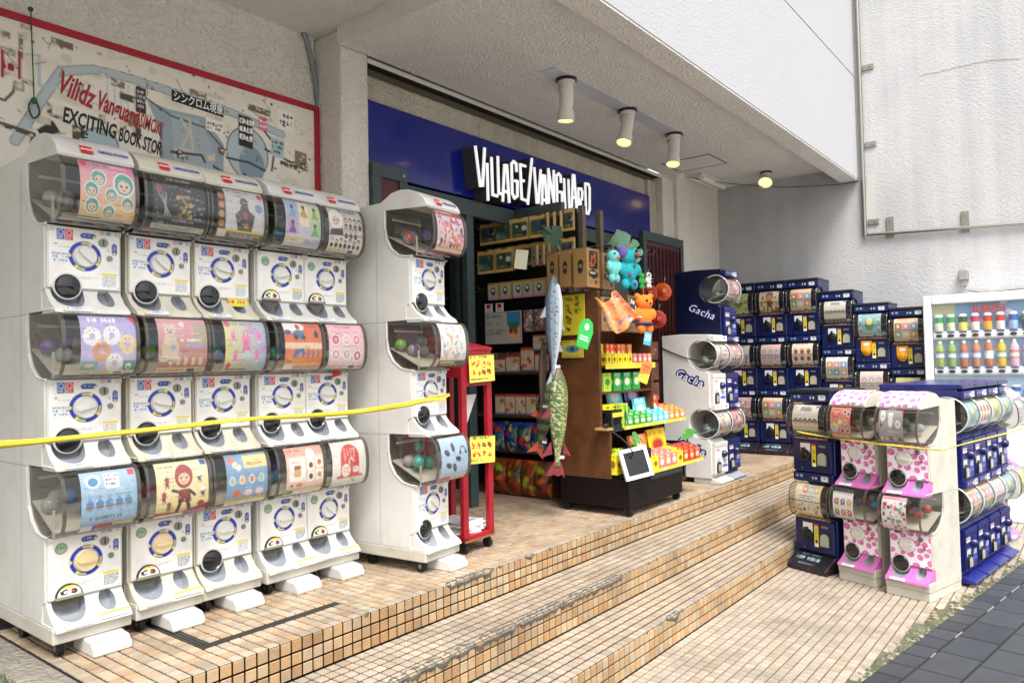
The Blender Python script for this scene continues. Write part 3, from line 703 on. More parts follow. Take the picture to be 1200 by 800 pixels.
        for k in range(4): cv.c(.12+.08*(k % 2)+.1*(k//2), .12+.1*k/2, .06, rg.choice((0xe87850, 0xf4ece0, 0xf0a8b8)))
        for k in range(4): x = .14+.23*k; cv.e(x, .5, .07, .08, 0xf4ede0).e(x, .5, .05, .06, rg.choice((0xd87040, 0xe8b070, 0x90c0a0)))
        for k in range(3): x = .25+.27*k; cv.e(x, .74, .1, .06, rg.choice((0xe06838, 0xf0d0d4, 0xc04830)))
        cv.r(0, .84, 1, .9, 0xf0c848).r(0, .9, 1, 1, 0xd8ecdc).t(.06, .85, .6, .03, 0x804020).t(.1, .92, .3, .05, 0x307050)
    elif kind == 'snacks':
        cv.r(0, 0, 1, 1, 0xf2cfc0).r(0, 0, 1, .2, 0xe8a898).t(.06, .05, .4, .1, 0xc04848).c(.65, .18, .11, 0xfbf6f0).rr(.08, .24, .5, .68, .02, 0xfdfaf6)
        cv.rr(.2, .42, .38, .6, .05, 0xe8b070).rr(.2, .38, .38, .46, .03, 0x9c5c30).t(.15, .3, .28, .05, 0xc06048)
        for x, y in ((.55, .3), (.78, .26), (.55, .52), (.78, .5)): cv.rr(x, y, x+.19, y+.2, .02, 0xfdfaf6).c(x+.095, y+.1, .055, rg.choice((0xd89858, 0x604034, 0x384880, 0xc07040)))
        cv.e(.35, .76, .09, .04, 0xe08860).c(.15, .76, .03, 0x444444).r(0, .84, 1, .87, 0xe8c040).r(0, .87, 1, 1, 0xf4ece4).rr(.03, .87, .22, .97, .02, 0x3c8060).t(.4, .9, .5, .05, 0x804040)
    elif kind == 'redarch':
        cv.r(0, 0, 1, 1, 0xf0efe9).c(.52, .36, .27, 0xe2373c).r(.25, .36, .79, .74, 0xe2373c).r(.14, .72, .9, .78, 0xe2373c)
        for k in range(4): cv.t(.36+.09*k, .17, .04, .3-.04*k, 0xf6f0ea, 6)
        cv.c(.4, .62, .13, 0xf6efe8).t(.33, .55, .15, .12, 0xe2373c, 4).ring(.56, .46, .05, .08, 0xf6efe8, 0, 220).rr(.6, .56, .78, .68, .04, 0xf6efe8).t(.63, .59, .12, .05, 0xe2373c).l([(.58, .83), (.7, .88)], .04, 0xb4bc78)
    elif kind == 'fires':
        cv.grad(0xd8c8dc, 0xe8b8b8).r(0, 0, 1, .14, 0xb83044).t(.1, .03, .7, .07, 0xf6e8e8)
        for k in range(60): cv.e(rg.uniform(.05, .95), rg.uniform(.18, .8), rg.uniform(.02, .08), rg.uniform(.02, .06), rg.choice((0xd85040, 0xe87850, 0x383850, 0xf0e4ec, 0x8c6cb0, 0xc83848)), rg.uniform(0, 3))
        cv.r(0, .82, 1, .86, 0xf0d040).r(0, .86, 1, .93, 0xf2ece4).r(0, .93, 1, 1, 0xb82838)
    elif kind == 'stickers':
        cv.grad(0xe8ecf4, 0xf4f0ee)
        for k in range(34): cv.e(rg.uniform(.05, .95), rg.uniform(.08, .78), rg.uniform(.03, .07), rg.uniform(.02, .05), rg.choice((0xe88888, 0x80c8c0, 0xf0c070, 0xb0a0e0, 0x98d0f0, 0xf4b8c8)), rg.uniform(0, 3))
        cv.r(0, .83, 1, 1, 0x3c5c50).r(.05, .85, .6, .9, 0xf0d850).t(.1, .92, .8, .05, 0xe8e8e8)
    elif kind == 'gadgets':
        cv.grad(0xa4c8ec, 0xb8d8f4).t(.08, .05, .5, .07, 0xffffff)
        for x, y, a in ((.22, .35, .4), (.45, .25, 1.3), (.28, .62, .3), (.5, .68, 1.0), (.62, .5, .2)): cv.e(x, y, .1, .06, 0x23262c, a).e(x+.02, y-.02, .05, .02, 0x4c525c, a)
        cv.ring(.8, .35, .08, .11, 0x23262c, 0, 190).c(.7, .38, .04, 0x23262c).c(.91, .38, .04, 0x23262c); cv.r(0, .84, 1, 1, 0xe4ecf4).r(.03, .86, .45, .97, 0xc84050).t(.5, .88, .4, .07, 0x304060, 2)
    elif kind == 'greycat':
        cv.r(0, 0, 1, 1, 0xa19ea6).p([(.84, 0), (1, 0), (1, .18)], 0xc83040).e(.18, .2, .1, .15, 0xf4f4f6).t(.14, .12, .08, .14, 0x444444, 3); bear(cv, .5, .2, .09, 0xf4f4f6); cv.e(.5, .42, .08, .1, 0xf4f4f6).c(.8, .42, .11, 0xe8e8ec).c(.8, .42, .05, 0xb8b6bc).c(.12, .46, .05, 0x3c3a40)
        cv.t(.4, .62, .5, .05, 0xf4f4f6).t(.25, .7, .5, .04, 0xd8d8dc)
        for k in range(5): cv.e(.12+.18*k, .84, .05, .06, (0xe8e8ec, 0xd8d4dc, 0x48444c, 0xd0ccd4, 0x4c4850)[k])
    elif kind == 'charms':
        cv.r(0, 0, 1, 1, 0xf4e4ec).r(0, 0, 1, .12, 0xe8a0b8).t(.1, .03, .7, .07, 0x803050)
        for k in range(70): cv.rr(*(lambda x, y: (x, y, x+rg.uniform(.05, .12), y+rg.uniform(.04, .1)))(rg.uniform(0, .9), rg.uniform(.14, .9)), .015, rg.choice((0x40a080, 0xe06070, 0x3a3438, 0xf0c0a0, 0xf8f4f0, 0x98c8d8, 0xc04858)))
    elif kind == 'curry':
        cv.r(0, 0, 1, 1, 0xe27e6c).rr(.12, .08, .45, .35, .04, 0xc85848).t(.16, .13, .26, .16, 0xf8ece0, 3)
        for x, y, c1 in ((.72, .16, 0x8c4830), (.9, .22, 0x704030), (.5, .46, 0xf0e0b0), (.74, .46, 0x90a858), (.6, .72, 0x4c2c24), (.85, .72, 0x704028)): cv.e(x, y, .1, .07, 0xf6f0e8).e(x, y, .075, .05, c1)
        cv.e(.22, .62, .2, .14, 0xb8dce4).e(.22, .56, .16, .07, 0xf0cc58).r(.05, .86, .8, .98, 0xf2d8c8).t(.1, .88, .6, .07, 0x804030, 2)
    elif kind == 'elephants':
        cv.r(0, 0, 1, 1, 0xf0eef0).r(0, 0, 1, .14, 0x18181c); [cv.r(.04+.085*k, .1, .075+.085*k, .2, 0x18181c) for k in range(11)]
        for k, c1 in enumerate((0xc02838, 0x2c50b0, 0xe8a838, 0x2c8c50, 0xd85030, 0xc83048)):
            x, y = .2+.3*(k % 3), .42+.32*(k//3); cv.e(x, y, .11, .09, c1).r(x-.09, y+.03, x-.05, y+.12, c1).r(x+.05, y+.03, x+.09, y+.12, c1).e(x, y-.01, .04, .05, 0xf6d0c0)
    elif kind == 'yellowpets':
        cv.r(0, 0, 1, 1, 0xf0dc4c).r(.05, .04, .95, .96, 0xf2efe4)
        for k in range(4): cv.rr(.1+.21*k, .08, .28+.21*k, .3, .02, (0xf0e4b0, 0xe87888, 0xa8d0e8, 0xf0b8a0)[k]).c(.19+.21*k, .19, .05, 0xfaf6f0)
        cv.t(.2, .36, .6, .12, 0x201c1c, 2).c(.5, .5, .0, 0)
        for k in range(26): cv.c(rg.uniform(.1, .9), rg.uniform(.6, .84), rg.uniform(.02, .05), rg.choice((0xe87090, 0xf4f0e0, 0x504048, 0xe8c040, 0xc05870)))
        cv.r(.05, .88, .95, .96, 0xe8d040)
    elif kind == 'faces5':
        cv.r(0, 0, 1, 1, 0xdcd9d2).t(.3, .1, .45, .1, 0x28303c).r(.3, .14, .72, .24, 0x8c9098).c(.1, .14, .07, 0xb8b4ac).r(.86, .04, .97, .14, 0x305cb0)
        for k in range(5): head(cv, .15+.18*k, .52, .085, 0x28242a, 0xe8c8b4)
        cv.r(0, .78, 1, 1, 0x4a4640); [cv.e(.16+.17*k, .86, .04, .06, 0x8c8478) for k in range(5)]
    else:
        pal = [(0xf0e4d0, 0xd85848, 0x403840), (0x88c0d8, 0x60a060, 0xf0e0a0), (0xf0c8a0, 0xb06048, 0xe8e0d8), (0xe8e4e0, 0x303038, 0xb84040), (0xf4d0c8, 0x90a8c8, 0xe8e0f0), (0xd0d880, 0x80a040, 0xf0f0c0), (0xf0f0ee, 0xe09848, 0x50a0c0), (0xe0a8b0, 0x704048, 0xf4ece8)][seed % 8]
        cv.grad(pal[0], lin and pal[0]).t(.15, .06, .7, .12, pal[2] if seed % 3 else pal[1])
        m_ = seed % 4
        if m_ == 0:
            for k in range(6): x, y = .2+.3*(k % 3), .4+.28*(k//3); cv.c(x, y, .1, pal[1]).c(x, y+.02, .06, pal[2])
        elif m_ == 1: cv.e(.5, .5, .2, .22, pal[1]).c(.5, .38, .13, pal[2]); [fig(cv, .12+.76*(k % 2), .25+.3*(k//2), .25, pal[1], pal[2]) for k in range(4)]
        elif m_ == 2:
            for k in range(6): x, y = .05+.31*(k % 3), .25+.3*(k//3); cv.rr(x, y, x+.28, y+.26, .03, [pal[1], 0xe88890, 0x70a8d0, 0x80b890, pal[2], 0xe0b060][k]).c(x+.14, y+.13, .06, 0xf6f2ee)
        else:
            for k in range(26): cv.e(rg.uniform(.1, .9), rg.uniform(.25, .8), rg.uniform(.03, .09), rg.uniform(.03, .06), rg.choice((pal[1], pal[2], 0xe8a060, 0x6090c0, 0xf4f0ec)), rg.uniform(0, 3))
        foot(cv)
    for k in range(80 if n > 40 else 12):
        x, y = rg.random(), rg.uniform(.05, .9); c_ = rg.choice((0xffffff, 0x3a3440, 0xd85060, 0x50a0c8, 0xf0d050, 0x6c9c60))
        cv.e(x, y, rg.uniform(.004, .014), rg.uniform(.004, .01), c_, rg.uniform(0, 3))
    for k in range(14 if n > 40 else 2): cv.t(rg.uniform(.02, .75), rg.uniform(.1, .86), rg.uniform(.1, .2), .022, rg.choice((0x3c3840, 0x7c4050, 0xf4f0f0)))
    cv.a = cv.a*.86+cv.a.mean(2, keepdims=True)*.08+.025
    return cv.n(.05)

# ------------------------------------------------------------------ capsule machine, white station type
def spline(pts, n=3): return [(p.x, p.y) for p in smoothline([(a, b, 0) for a, b in pts], n)]
DOME_A = spline([(0.0, .250), (-.048, .240), (-.076, .205), (-.088, .15), (-.088, .09), (-.078, .045), (-.048, .012), (0, .002), (.045, 0)], 3)
def dome_side(prof, rear=.235):
    return prof + [(.085, .002), (.14, .012), (.19, .048), (.222, .10), (rear, .16), (rear, .248)]
def arc(cx, cz, r, a0, a1, n=12): return [(cx + r*math.cos(rad(a0+(a1-a0)*k/n)), cz + r*math.sin(rad(a0+(a1-a0)*k/n))) for k in range(n+1)]
_cache = {}
def cached(key, fn):
    if key not in _cache: _cache[key] = fn()
    return _cache[key]
def prof_at(prof, t):
    d = [0]
    for a, b in zip(prof, prof[1:]): d.append(d[-1] + math.hypot(b[0]-a[0], b[1]-a[1]))
    s = t*d[-1]
    for k in range(len(prof)-1):
        if s <= d[k+1] + 1e-9:
            q = (s-d[k])/(d[k+1]-d[k]+1e-12); return (prof[k][0]*(1-q)+prof[k+1][0]*q, prof[k][1]*(1-q)+prof[k+1][1]*q)
    return prof[-1]

def two_tone(cm):
    b = MB(); b.ell((0, 0, 0), .031, 16, 10)
    for i, f in enumerate(b.f):
        if sum(b.v[j][2] for j in f) > 0: b.m[i] = 1
    b.lathe((0, 0, -.002), (0, 0, 1), [(.0318, 0), (.0325, .002), (.0318, .004)], 16)
    return b.mesh('capsule', [cm, mat('capsule_top', 0x8d908e, .15)], smooth=60)
def panel_canvas(var):
    cv = Cv(84, 78, 0xebe8e1, 3, 4)
    if var == 'pink':
        cv = Cv(84, 78, 0xf1eef4, 3, 4); rg = random.Random(8); pts = []
        for k in range(900):
            x, y, r = rg.uniform(-.02, 1.02), rg.uniform(-.02, 1.02), rg.uniform(.058, .098)
            if all((x-a)**2+((y-b)*.93)**2 > (r+c_+.022)**2 for a, b, c_ in pts): pts.append((x, y, r))
        for x, y, r in pts:
            an = rg.uniform(0, 3); cv.e(x, y, r*1.05, r*.9, 0xdd62ae, an)
            cv.ring(x, y, r*.28, r*.42, 0xf0c4e0, 40, 260)
        cv.c(.42, .42, .205, 0xf1eef4).r(.12, .04, .30, .11, 0x25305c).r(.2, .055, .27, .1, 0xd04048)
        for a0 in (20, 140, 200, 290): cv.ring(.42, .42, .2, .215, 0x22222a, a0, a0+58)
        cv.t(.78, .36, .2, .03, 0x333333); return cv
    if var == 'coin':
        cv.c(.16, .2, .085, 0x6d6a60).c(.16, .2, .07, 0x9db79a).t(.105, .16, .11, .09, 0x2f9a44)
    else:
        cv.r(.11, .04, .22, .15, 0x2a5cb4).r(.225, .04, .335, .15, 0xd8384a).ring(.165, .095, .03, .04, 0xdfe8f4).ring(.28, .095, .03, .04, 0xf8e0e0)
        cv.r(.11, .155, .22, .215, 0x4066a0).r(.225, .155, .335, .215, 0xb84a4c).t(.12, .165, .08, .04, 0xe8e8e8).t(.24, .165, .08, .04, 0xf0e0e0)
        cv.rr(.07, .28, .12, .30, .01, 0x3a78b8).t(.1, .32, .22, .03, 0x8890a0).r(.04, .42, .3, .60, 0xdfe4ea).t(.05, .43, .24, .16, 0x5a6270, 3)
    cv.t(.3, .8, .36, .05, 0x8088a0, 2).c(.03, .03, .01, 0x77756c).c(.97, .03, .01, 0x77756c).c(.03, .97, .01, 0x77756c).c(.97, .97, .01, 0x77756c).rr(.43, .07, .66, .16, .05, 0x20399c).t(.47, .095, .13, .045, 0xc8d4f0).c(.63, .13, .02, 0xe8e040)
    cv.r(.72, .0, .79, .07, 0xe08a8c).r(.8, .0, .87, .07, 0x8a9cc8).ring(.765, .035, .018, .026, 0xf4e8e8)
    cv.rr(.885, .2, .965, .4, .04, 0x20399c).t(.905, .23, .045, .1, 0xc8d4f0, 3).c(.925, .37, .02, 0xe8e040)
    cv.ring(.845, .32, .014, .022, 0x444444, 60, 330)
    cv.ring(.5, .46, .175, .232, 0x1c34a4).ring(.5, .46, .16, .172, 0xb8b6b0)
    for a in (90, 350, 255):
        cv.ring(.5, .46, .195, .215, 0xe9e03c, a-18, a+14)
        cx, cy = .5+.205*math.cos(rad(a-22)), .46-.205*math.sin(rad(a-22))/cv.asp; cv.c(cx, cy, .024, 0xe9e03c)
    cv.p([(.275, .42), (.275, .5), (.315, .46)], 0xe9e03c)
    cv.r(.735, .72, .965, .755, 0xe8d43c).r(.735, .755, .965, .97, 0xe2e2e2).t(.75, .77, .2, .18, 0x7a8088, 6)
    if var == 'coin': cv.t(.75, .77, .2, .18, 0x60656c, 6)
    return cv

DISH = ((.27, .21, .18, .62, .050), (.76, .11, .36, .34, .045))
def tray_mesh(W, m, depth_front=-.02, yb=.10, h=.10, dish=True, key=None):
    def mk():
        b = MB(); x0, x1 = .004, W-.004; NU, NV = 64, 28
        pr_ = spline([(.078, h+.004), (.058, h-.028), (.028, h-.058), (0.0+depth_front*.5, h-.082), (depth_front, h-.10)], 4)
        def fn(u, v):
            if dish and 0 < u < 1 and 0 < v < 1:
                for cx, rx, cv_, rv, d in DISH:
                    q = ((u-cx)/rx)**2 + ((v-cv_)/rv)**2
                    if .84 < q < 1.22: u, v = cx+(u-cx)/math.sqrt(q), max(0, cv_+(v-cv_)/math.sqrt(q))
            y, z = prof_at(pr_, v); x = x0+(x1-x0)*u
            if dish:
                for cx, rx, cv_, rv, d in DISH:
                    q = ((u-cx)/rx)**2 + ((v-cv_)/rv)**2
                    if q < 1: y += d*min(1, (1-q)*4.5)*.9; z -= d*.2*min(1, (1-q)*4.5); z = max(z, h-.097); y = min(y, yb-.002)
                if abs(u-.52-.03*v) < .006: y += .003
            return (x, y, z)
        b.grid(fn, NU, NV)
        if dish:
            for j in range(NV):
                for i in range(NU):
                    if any((((i+.5)/NU-cx)/rx)**2 + (((j+.5)/NV-cv_)/rv)**2 < 1 for cx, rx, cv_, rv, d in DISH): b.m[j*NU+i] = 1
        # sides, back and underside close the shell
        n = NU+1
        L_ = [b.v[j*n] for j in range(NV+1)]; R_ = [b.v[j*n+NU] for j in range(NV+1)]
        zb = h-.10
        b.add(L_ + [(x0, yb, zb), (x0, yb, h)], [tuple(range(NV+3))[::-1]]); b.add(R_ + [(x1, yb, zb), (x1, yb, h)], [tuple(range(NV+3))])
        b.add([L_[-1], R_[-1], (x1, yb, zb), (x0, yb, zb)], [(0, 1, 2, 3)])
        return b.mesh('prize_tray', [m, mat('dish_shaded_grey', 0x8f9399, .4)], smooth=35)  # grey of the dish faces is darkened to carry the recess shade
    return cached(('tray', W, m.name, dish, key), mk)

DEPTH = .68
def station(name, label, group, loc, rz, tiers, posters, W=.28, style='white', scale=None, variants=None, caps=None, seed=0, prm=60, beige=False):
    """white capsule vending machine: x across the front, y to the back, tiers stacked in z"""
    t = thing(name, label, 'capsule machine', loc, rz, group, scale)
    body_m = M_whiteo if style == 'pink' else M_white2 if style == 'yellowed' else M_white
    P = .585; D = .47 if style == 'pink' else DEPTH; rr_ = random.Random(seed)
    # body outline with a notch for each dome
    def body():
        out = [(D, .06), (0.0, .06), (.0, .118), (.0, .12), (.10, .122)]
        for k in range(tiers):
            b0 = .10+P*k; zb = b0+.345
            out += [(.10, b0+.09), (.074, b0+.10)] if True else []
            out += [(.074, zb), (.09, zb-.0)] + [(y, zb+z) for y, z in [(.14, .012), (.19, .048), (.222, .10), (.235, .16), (.235, .255)]]
            if k < tiers-1: out += [(-.0, zb+.255), (.0, zb+.262), (.10, zb+.264)]
        zt = .10+P*tiers
        out += [(-.045, zt+.0), (-.05, zt+.012), (-.03, zt+.045), (.01, zt+.078), (.07, zt+.103), (.13, zt+.11), (.19, zt+.10), (.235, zt+.075), (.27, zt+.058), (D, zt+.05)]
        b = MB(); b.prism(out, 0.0, W, 'x'); return b.mesh('body', body_m, smooth=28)
    bo = put('body', cached(('bodyA', tiers, W, style, D), body), t, bevel=0.005)
    # seam lines and moulded rings on the side walls
    def seams():
        b = MB()
        for k in range(1, tiers):
            z = .10+P*k
            for x in (-.0008, W-.0002): b.box(x, x+.001, .24, D, z+.01, z+.0125)
        b.box(-.0008, .0002, .30, .302, .12, .10+P*tiers); b.box(-.0008, .0002, .005, D, .119, .1205)
        return b.mesh('seam', mat('seam_grey', 0x8d8b84, 0.7))
    put('seam', cached(('seam', tiers, W, D), seams), bo)['kind'] = 'stuff'
    MB().box(-.0015, W+.0015, -.0015, D, .061, .1165).build('skirt', M_whiteo, t, bevel=.004)
    for x in (.04, W-.05):
        w = MB(); w.cyl((x-.011, .06, .03), (1, 0, 0), .03, .022, 16); w.cyl((x-.013, .06, .03), (1, 0, 0), .012, .026, 10, mi=1)
        w.build('caster', [M_black, M_metal], t, smooth=30)
    for x in (.04, W-.05):
        MB().cyl((x-.011, .40, .03), (1, 0, 0), .03, .022, 16).build('caster', M_black, t, smooth=30)
    if style != 'pink':
        f = MB(); f.prism([(-.085, .0), (-.085, .022), (-.06, .05), (.06, .062), (.10, .062), (.10, 0)], W*.38, W*.88, 'x'); f.build('foot_block', M_white, t, bevel=.006)
    else:
        MB().box(0.002, W-.002, .002, D, 0.0, .0595).build('plinth', M_whiteo, t, bevel=.004)
    for k in range(tiers):
        b0 = .10+P*k; zb = b0+.345; var = (variants[k] if variants else 'std'); pk = posters[k]
        # front panel with print
        pm = cached(('panel', W, style), lambda: MB().box(.006, W-.006, .062, .08, .0, .238).mesh('front_panel', body_m))
        fp = put('front_panel', pm, t, bevel=.004); fp.location = (0, 0, b0+.104)
        prv = 'pink' if style == 'pink' else var
        pr_ = cached(('pprint', W, prv), lambda: print_mesh('panel_print', panel_canvas(prv), lambda u, v: (.012+(W-.024)*u, .0612, .234-.230*v), M_printg))
        put('panel_print', pr_, fp)
        cx, cz = (.012+(W-.024)*(.42 if style == 'pink' else .5), (.42 if style == 'pink' else .46)); cz = .234-.230*cz
        kn = M_cream if (beige and k == 0) else M_knob
        def dial():
            b = MB(); b.lathe((0, .0615, 0), (0, -1, 0), [(.041, 0), (.041, .008), (.038, .011), (.036, .009), (.001, .009)], 28)
            b.prism([(-.034, -.003), (-.03, -.006), (0, -.0075), (.03, -.006), (.034, -.003), (.034, .003), (.03, .006), (0, .0075), (-.03, .006), (-.034, .003)], .040, .0526, 'y')
            return b.mesh('dial', kn, smooth=35)
        d = put('dial', cached(('dial', kn.name), dial), fp); d.location = (cx, 0, cz); d.scale = (1.12, 1, 1.12) if style == 'pink' else (1, 1, 1); d.location.z -= 0; d.rotation_euler = (0, rr_.choice((0, 0, 12, -15, 40))*math.pi/180, 0)
        def slot():
            b = MB(); b.cyl((0, .0615, 0), (0, -1, 0), .0175, .006, 18); b.box(-.002, .002, .054, .0555, -.011, .011, 1); 
            return b.mesh('coin_slot', [mat('coin_grey', 0x8d8a80, 0.4, 0.5), M_dark], smooth=35)
        put('lock', cached('lockA', lambda: MB().cyl((0, .0615, 0), (0, -1, 0), .011, .005, 14).mesh('lock', mat('coin_grey', 0x8d8a80, 0.4, 0.5), smooth=35)), fp).location = (.036+(W-.024)*.76, 0, .234-.23*.46); s_ = put('coin_slot', cached('slot', slot), fp); s_.location = (.012+(W-.024)*.76, 0, .234-.23*.2)
        # hinges
        hg = cached(('hinge', W), lambda: MB().box(.006, .026, .057, .0615, .218, .236).box(W-.026, W-.006, .057, .0615, .218, .236).mesh('hinge', body_m)); put('hinge', hg, fp)['kind'] = 'stuff'
        # tray
        tm = tray_mesh(W, M_pink if style == 'pink' else body_m, key=style)
        tr = put('prize_tray', tm, t); tr.location = (0, 0, b0+.005+(.015 if k == 0 else 0)*0)
        # prize door
        var_d = 'print' if (var == 'coin') else 'black'
        def door():
            b = MB(); b.lathe((0, 0, 0), (0, -1, 0), [(.046, 0), (.046, .008), (.042, .012), (.040, .010), (.02, .016), (.001, .018)], 26)
            return b.mesh('prize_door', mat('door_black', 0x101216, 0.12, coat=0.6), smooth=50)
        dx = .012+(W-.024)*.25
        if var_d == 'black' or style == 'pink':
            dd = put('prize_door', cached('door', door), t); dd.location = (dx, .064, b0+.112); dd.scale = (1.18, 1, 1.18) if style == 'pink' else (1, 1, 1)
            ri = cached('doorrim', lambda: MB().lathe((0, 0, 0), (0, -1, 0), [(.052, 0), (.052, .005), (.0465, .006), (.0465, 0)], 26).mesh('door_rim', M_grey if style == 'pink' else body_m, smooth=40)); put('door_rim', ri, dd)
        else:
            cvd = cached('doorcv', lambda: Cv(30, 18, 0xe9e9e4, 3, 2).r(0, .0, 1, .28, 0xe6d844).t(.35, .08, .3, .14, 0x333333).c(.3, .6, .16, 0x222222).c(.33, .62, .08, 0xf2f2f2).c(.7, .62, .15, 0x26262a).c(.67, .6, .07, 0xd84040).c(.5, .6, .09, 0xf4f4f4).l([(.1, .5), (.2, .8)], .06, 0x222222))
            def half():
                b = MB(); pts = arc(0, 0, .047, 0, 180, 16); b.prism(pts, -.012, 0, 'y'); return b.mesh('prize_door', M_dark)
            dd = put('prize_door', cached('doorhalf', half), t); dd.location = (dx, .062, b0+.112)
            pmh = cached('doorprint', lambda: print_mesh('door_print', cvd, lambda u, v: ((u*2-1)*.042*math.sqrt(max(0.02, 1-(1-v)**2*.96)), -.0125, .004+.038*(1-v)), M_printg)); put('door_print', pmh, dd)
            lo = cached('doorflap', lambda: MB().prism(arc(0, 0, .044, 180, 360, 12), -.004, 0, 'y').mesh('flap', clear_mat('flap_clear', 0x8a8778, 1.0, .4), smooth=30)); put('flap', lo, dd)
            wl_ = cached('doorbar', lambda: MB().box(-.048, .048, -.018, 0, -.006, .004).mesh('door_handle', mat('bar_olive', 0x8a8a72, 0.4))); put('door_handle', wl_, dd)
        # tray note sticker
        nt = cached(('note', W), lambda: print_mesh('tray_note', Cv(40, 5, 0xe4e6ea, 3, 3).r(0, 0, .06, 1, 0xe8d040).t(.08, .1, .9, .8, 0x6070a0), lambda u, v: (W*(.12+.36*u), -.0075-.0155*v, .022-.014*v), M_printg))
        n_ = put('tray_note', nt, tr)
        if k == 0 and var == 'coin':
            wn_ = cached(('warn', W), lambda: print_mesh('tray_note', Cv(30, 12, 0xe8e8ea, 3, 31).r(0, 0, 1, .4, 0xe8d840).t(.35, .08, .3, .25, 0x333333).t(.05, .5, .9, .42, 0x5a6a90, 2), lambda u, v: (W*(.54+.42*u), -.0195+.010*(1-v)-.0015, .012+.020*(1-v)), M_printg)); put('tray_note', wn_, tr)
        # clear dome
        def dome():
            b = MB(); pf = DOME_A; n = len(pf)
            V = [(x, y, z) for x in (.004, W-.004) for y, z in pf]; b.add(V, [(i, n+i, n+i+1, i+1) for i in range(n-1)])
            return b.mesh('dome_cover', M_clear, smooth=60)
        dc = put('dome_cover', cached(('dome', W), dome), t); dc.location = (0, 0, zb)
        def sides():
            b = MB(); ps = dome_side(DOME_A); n = len(ps)
            b.add([(0, y, z) for y, z in ps], [tuple(range(n))])
            return b.mesh('side_window', M_clear)
        for x in (.0045, W-.0045): put('side_window', cached('dside', sides), dc).location = (x, 0, 0)
        def rim():
            b = MB(); n = len(DOME_A)
            for x0, x1 in ((0, .012),):
                o_ = [(y-.0035, z) for y, z in DOME_A]; i_ = [(y+.004, z) for y, z in DOME_A]
                V = [(x0, *p) for p in o_]+[(x1, *p) for p in o_]+[(x0, *p) for p in i_]+[(x1, *p) for p in i_]
                b.add(V, [q for i in range(n-1) for q in ((i, n+i, n+i+1, i+1), (2*n+i, 2*n+i+1, 3*n+i+1, 3*n+i), (i, i+1, 2*n+i+1, 2*n+i), (n+i, 3*n+i, 3*n+i+1, n+i+1))])
            return b.mesh('dome_rim', M_rim, smooth=50)
        for x in (.001, W-.013): put('dome_rim', cached('drim', rim), dc).location = (x, 0, 0)
        def wrim():
            b = MB(); ps = [(.05, -.002), (.085, -.001), (.14, .010), (.192, .046), (.226, .098), (.239, .16), (.239, .25)]
            b.tube([(0, y, z) for y, z in ps], .004, 6)
            return b.mesh('window_frame', body_m, smooth=50)
        for x in (-.0015, W+.0015): put('window_frame', cached(('wrim', style), wrim), dc).location = (x, 0, 0)
        # poster inside the cover
        u0, u1 = rr_.choice(((.16, .95), (.20, .95), (.24, .96))) if style != 'pink' else (.10, .66)
        if pk in ('blackgold', 'greyfig'): u0, u1 = .14, .95
        def pf(u, v):
            y, z = prof_at(DOME_A, .15+.60*v); return (W*(u0+(u1-u0)*u), y+.008, z)
        pmsh = cached(('post', pk, W, u0), lambda: print_mesh('poster', poster(pk if isinstance(pk, str) else 'x', prm, pk if isinstance(pk, int) else 3), pf, M_print))
        put('poster', pmsh, dc)
        # chute and capsules inside
        ln = cached(('liner', W), lambda: MB().add([(.006, y, z) for y, z in [(.13, .013), (.186, .052), (.218, .105), (.231, .16), (.231, .246)]]+[(W-.006, y, z) for y, z in [(.13, .013), (.186, .052), (.218, .105), (.231, .16), (.231, .246)]], [(i, i+1, i+6, i+5) for i in range(4)]).box(.006, W-.006, .06, .128, .004, .012).box(.006, W-.006, .0, .231, .247, .2505).mesh('liner', mat('liner_brown', 0x51483d, .6)))
        put('liner', ln, dc)
        ch = cached(('chute', W), lambda: MB().add([(.01, .225, .12), (W-.01, .225, .12), (W-.01, .02, .02), (.01, .02, .02), (.01, .225, .114), (W-.01, .225, .114), (W-.01, .02, .014), (.01, .02, .014)], [(0,1,2,3),(7,6,5,4),(0,4,5,1),(3,2,6,7),(0,3,7,4),(1,5,6,2)]).box(.012, .02, .03, .037, .0, .1).box(W*.1, W*.9, .2, .21, .2, .21).mesh('chute', mat('chute_grey', 0xb9b4a6, 0.5)))
        put('chute', ch, dc)
        for q in range(rr_.randint(4, 8)):
            col = rr_.choice(caps[k] if caps else ['purple', 'green', 'blue', 'red', 'teal'])
            cm = {'purple': mat('capsule_purple', 0x6b4a92, 0.2), 'green': mat('capsule_green', 0x6f9a3c, 0.2), 'blue': mat('capsule_blue', 0x3f86b8, 0.2), 'teal': mat('capsule_teal', 0x3aa08c, 0.2), 'clear': mat('capsule_white', 0x94979b, 0.2), 'red': mat('capsule_red', 0xa84038, 0.2)}[col]
            cmesh = cached(('cap', col), lambda: two_tone(cm))
            c_ = put('capsule', cmesh, dc); c_.rotation_euler = (rr_.uniform(0, 6), rr_.uniform(0, 6), 0); yy = rr_.uniform(.07, .19); c_.location = (.04+.038*(q % 6)+rr_.uniform(-.008, .008), yy, .035+ (yy-.02)*.49+.02+.03*(q//4))
    zt = .10+P*tiers
    # header emblem and lettering
    nrm = Vector((0, -.045, .033)).normalized()
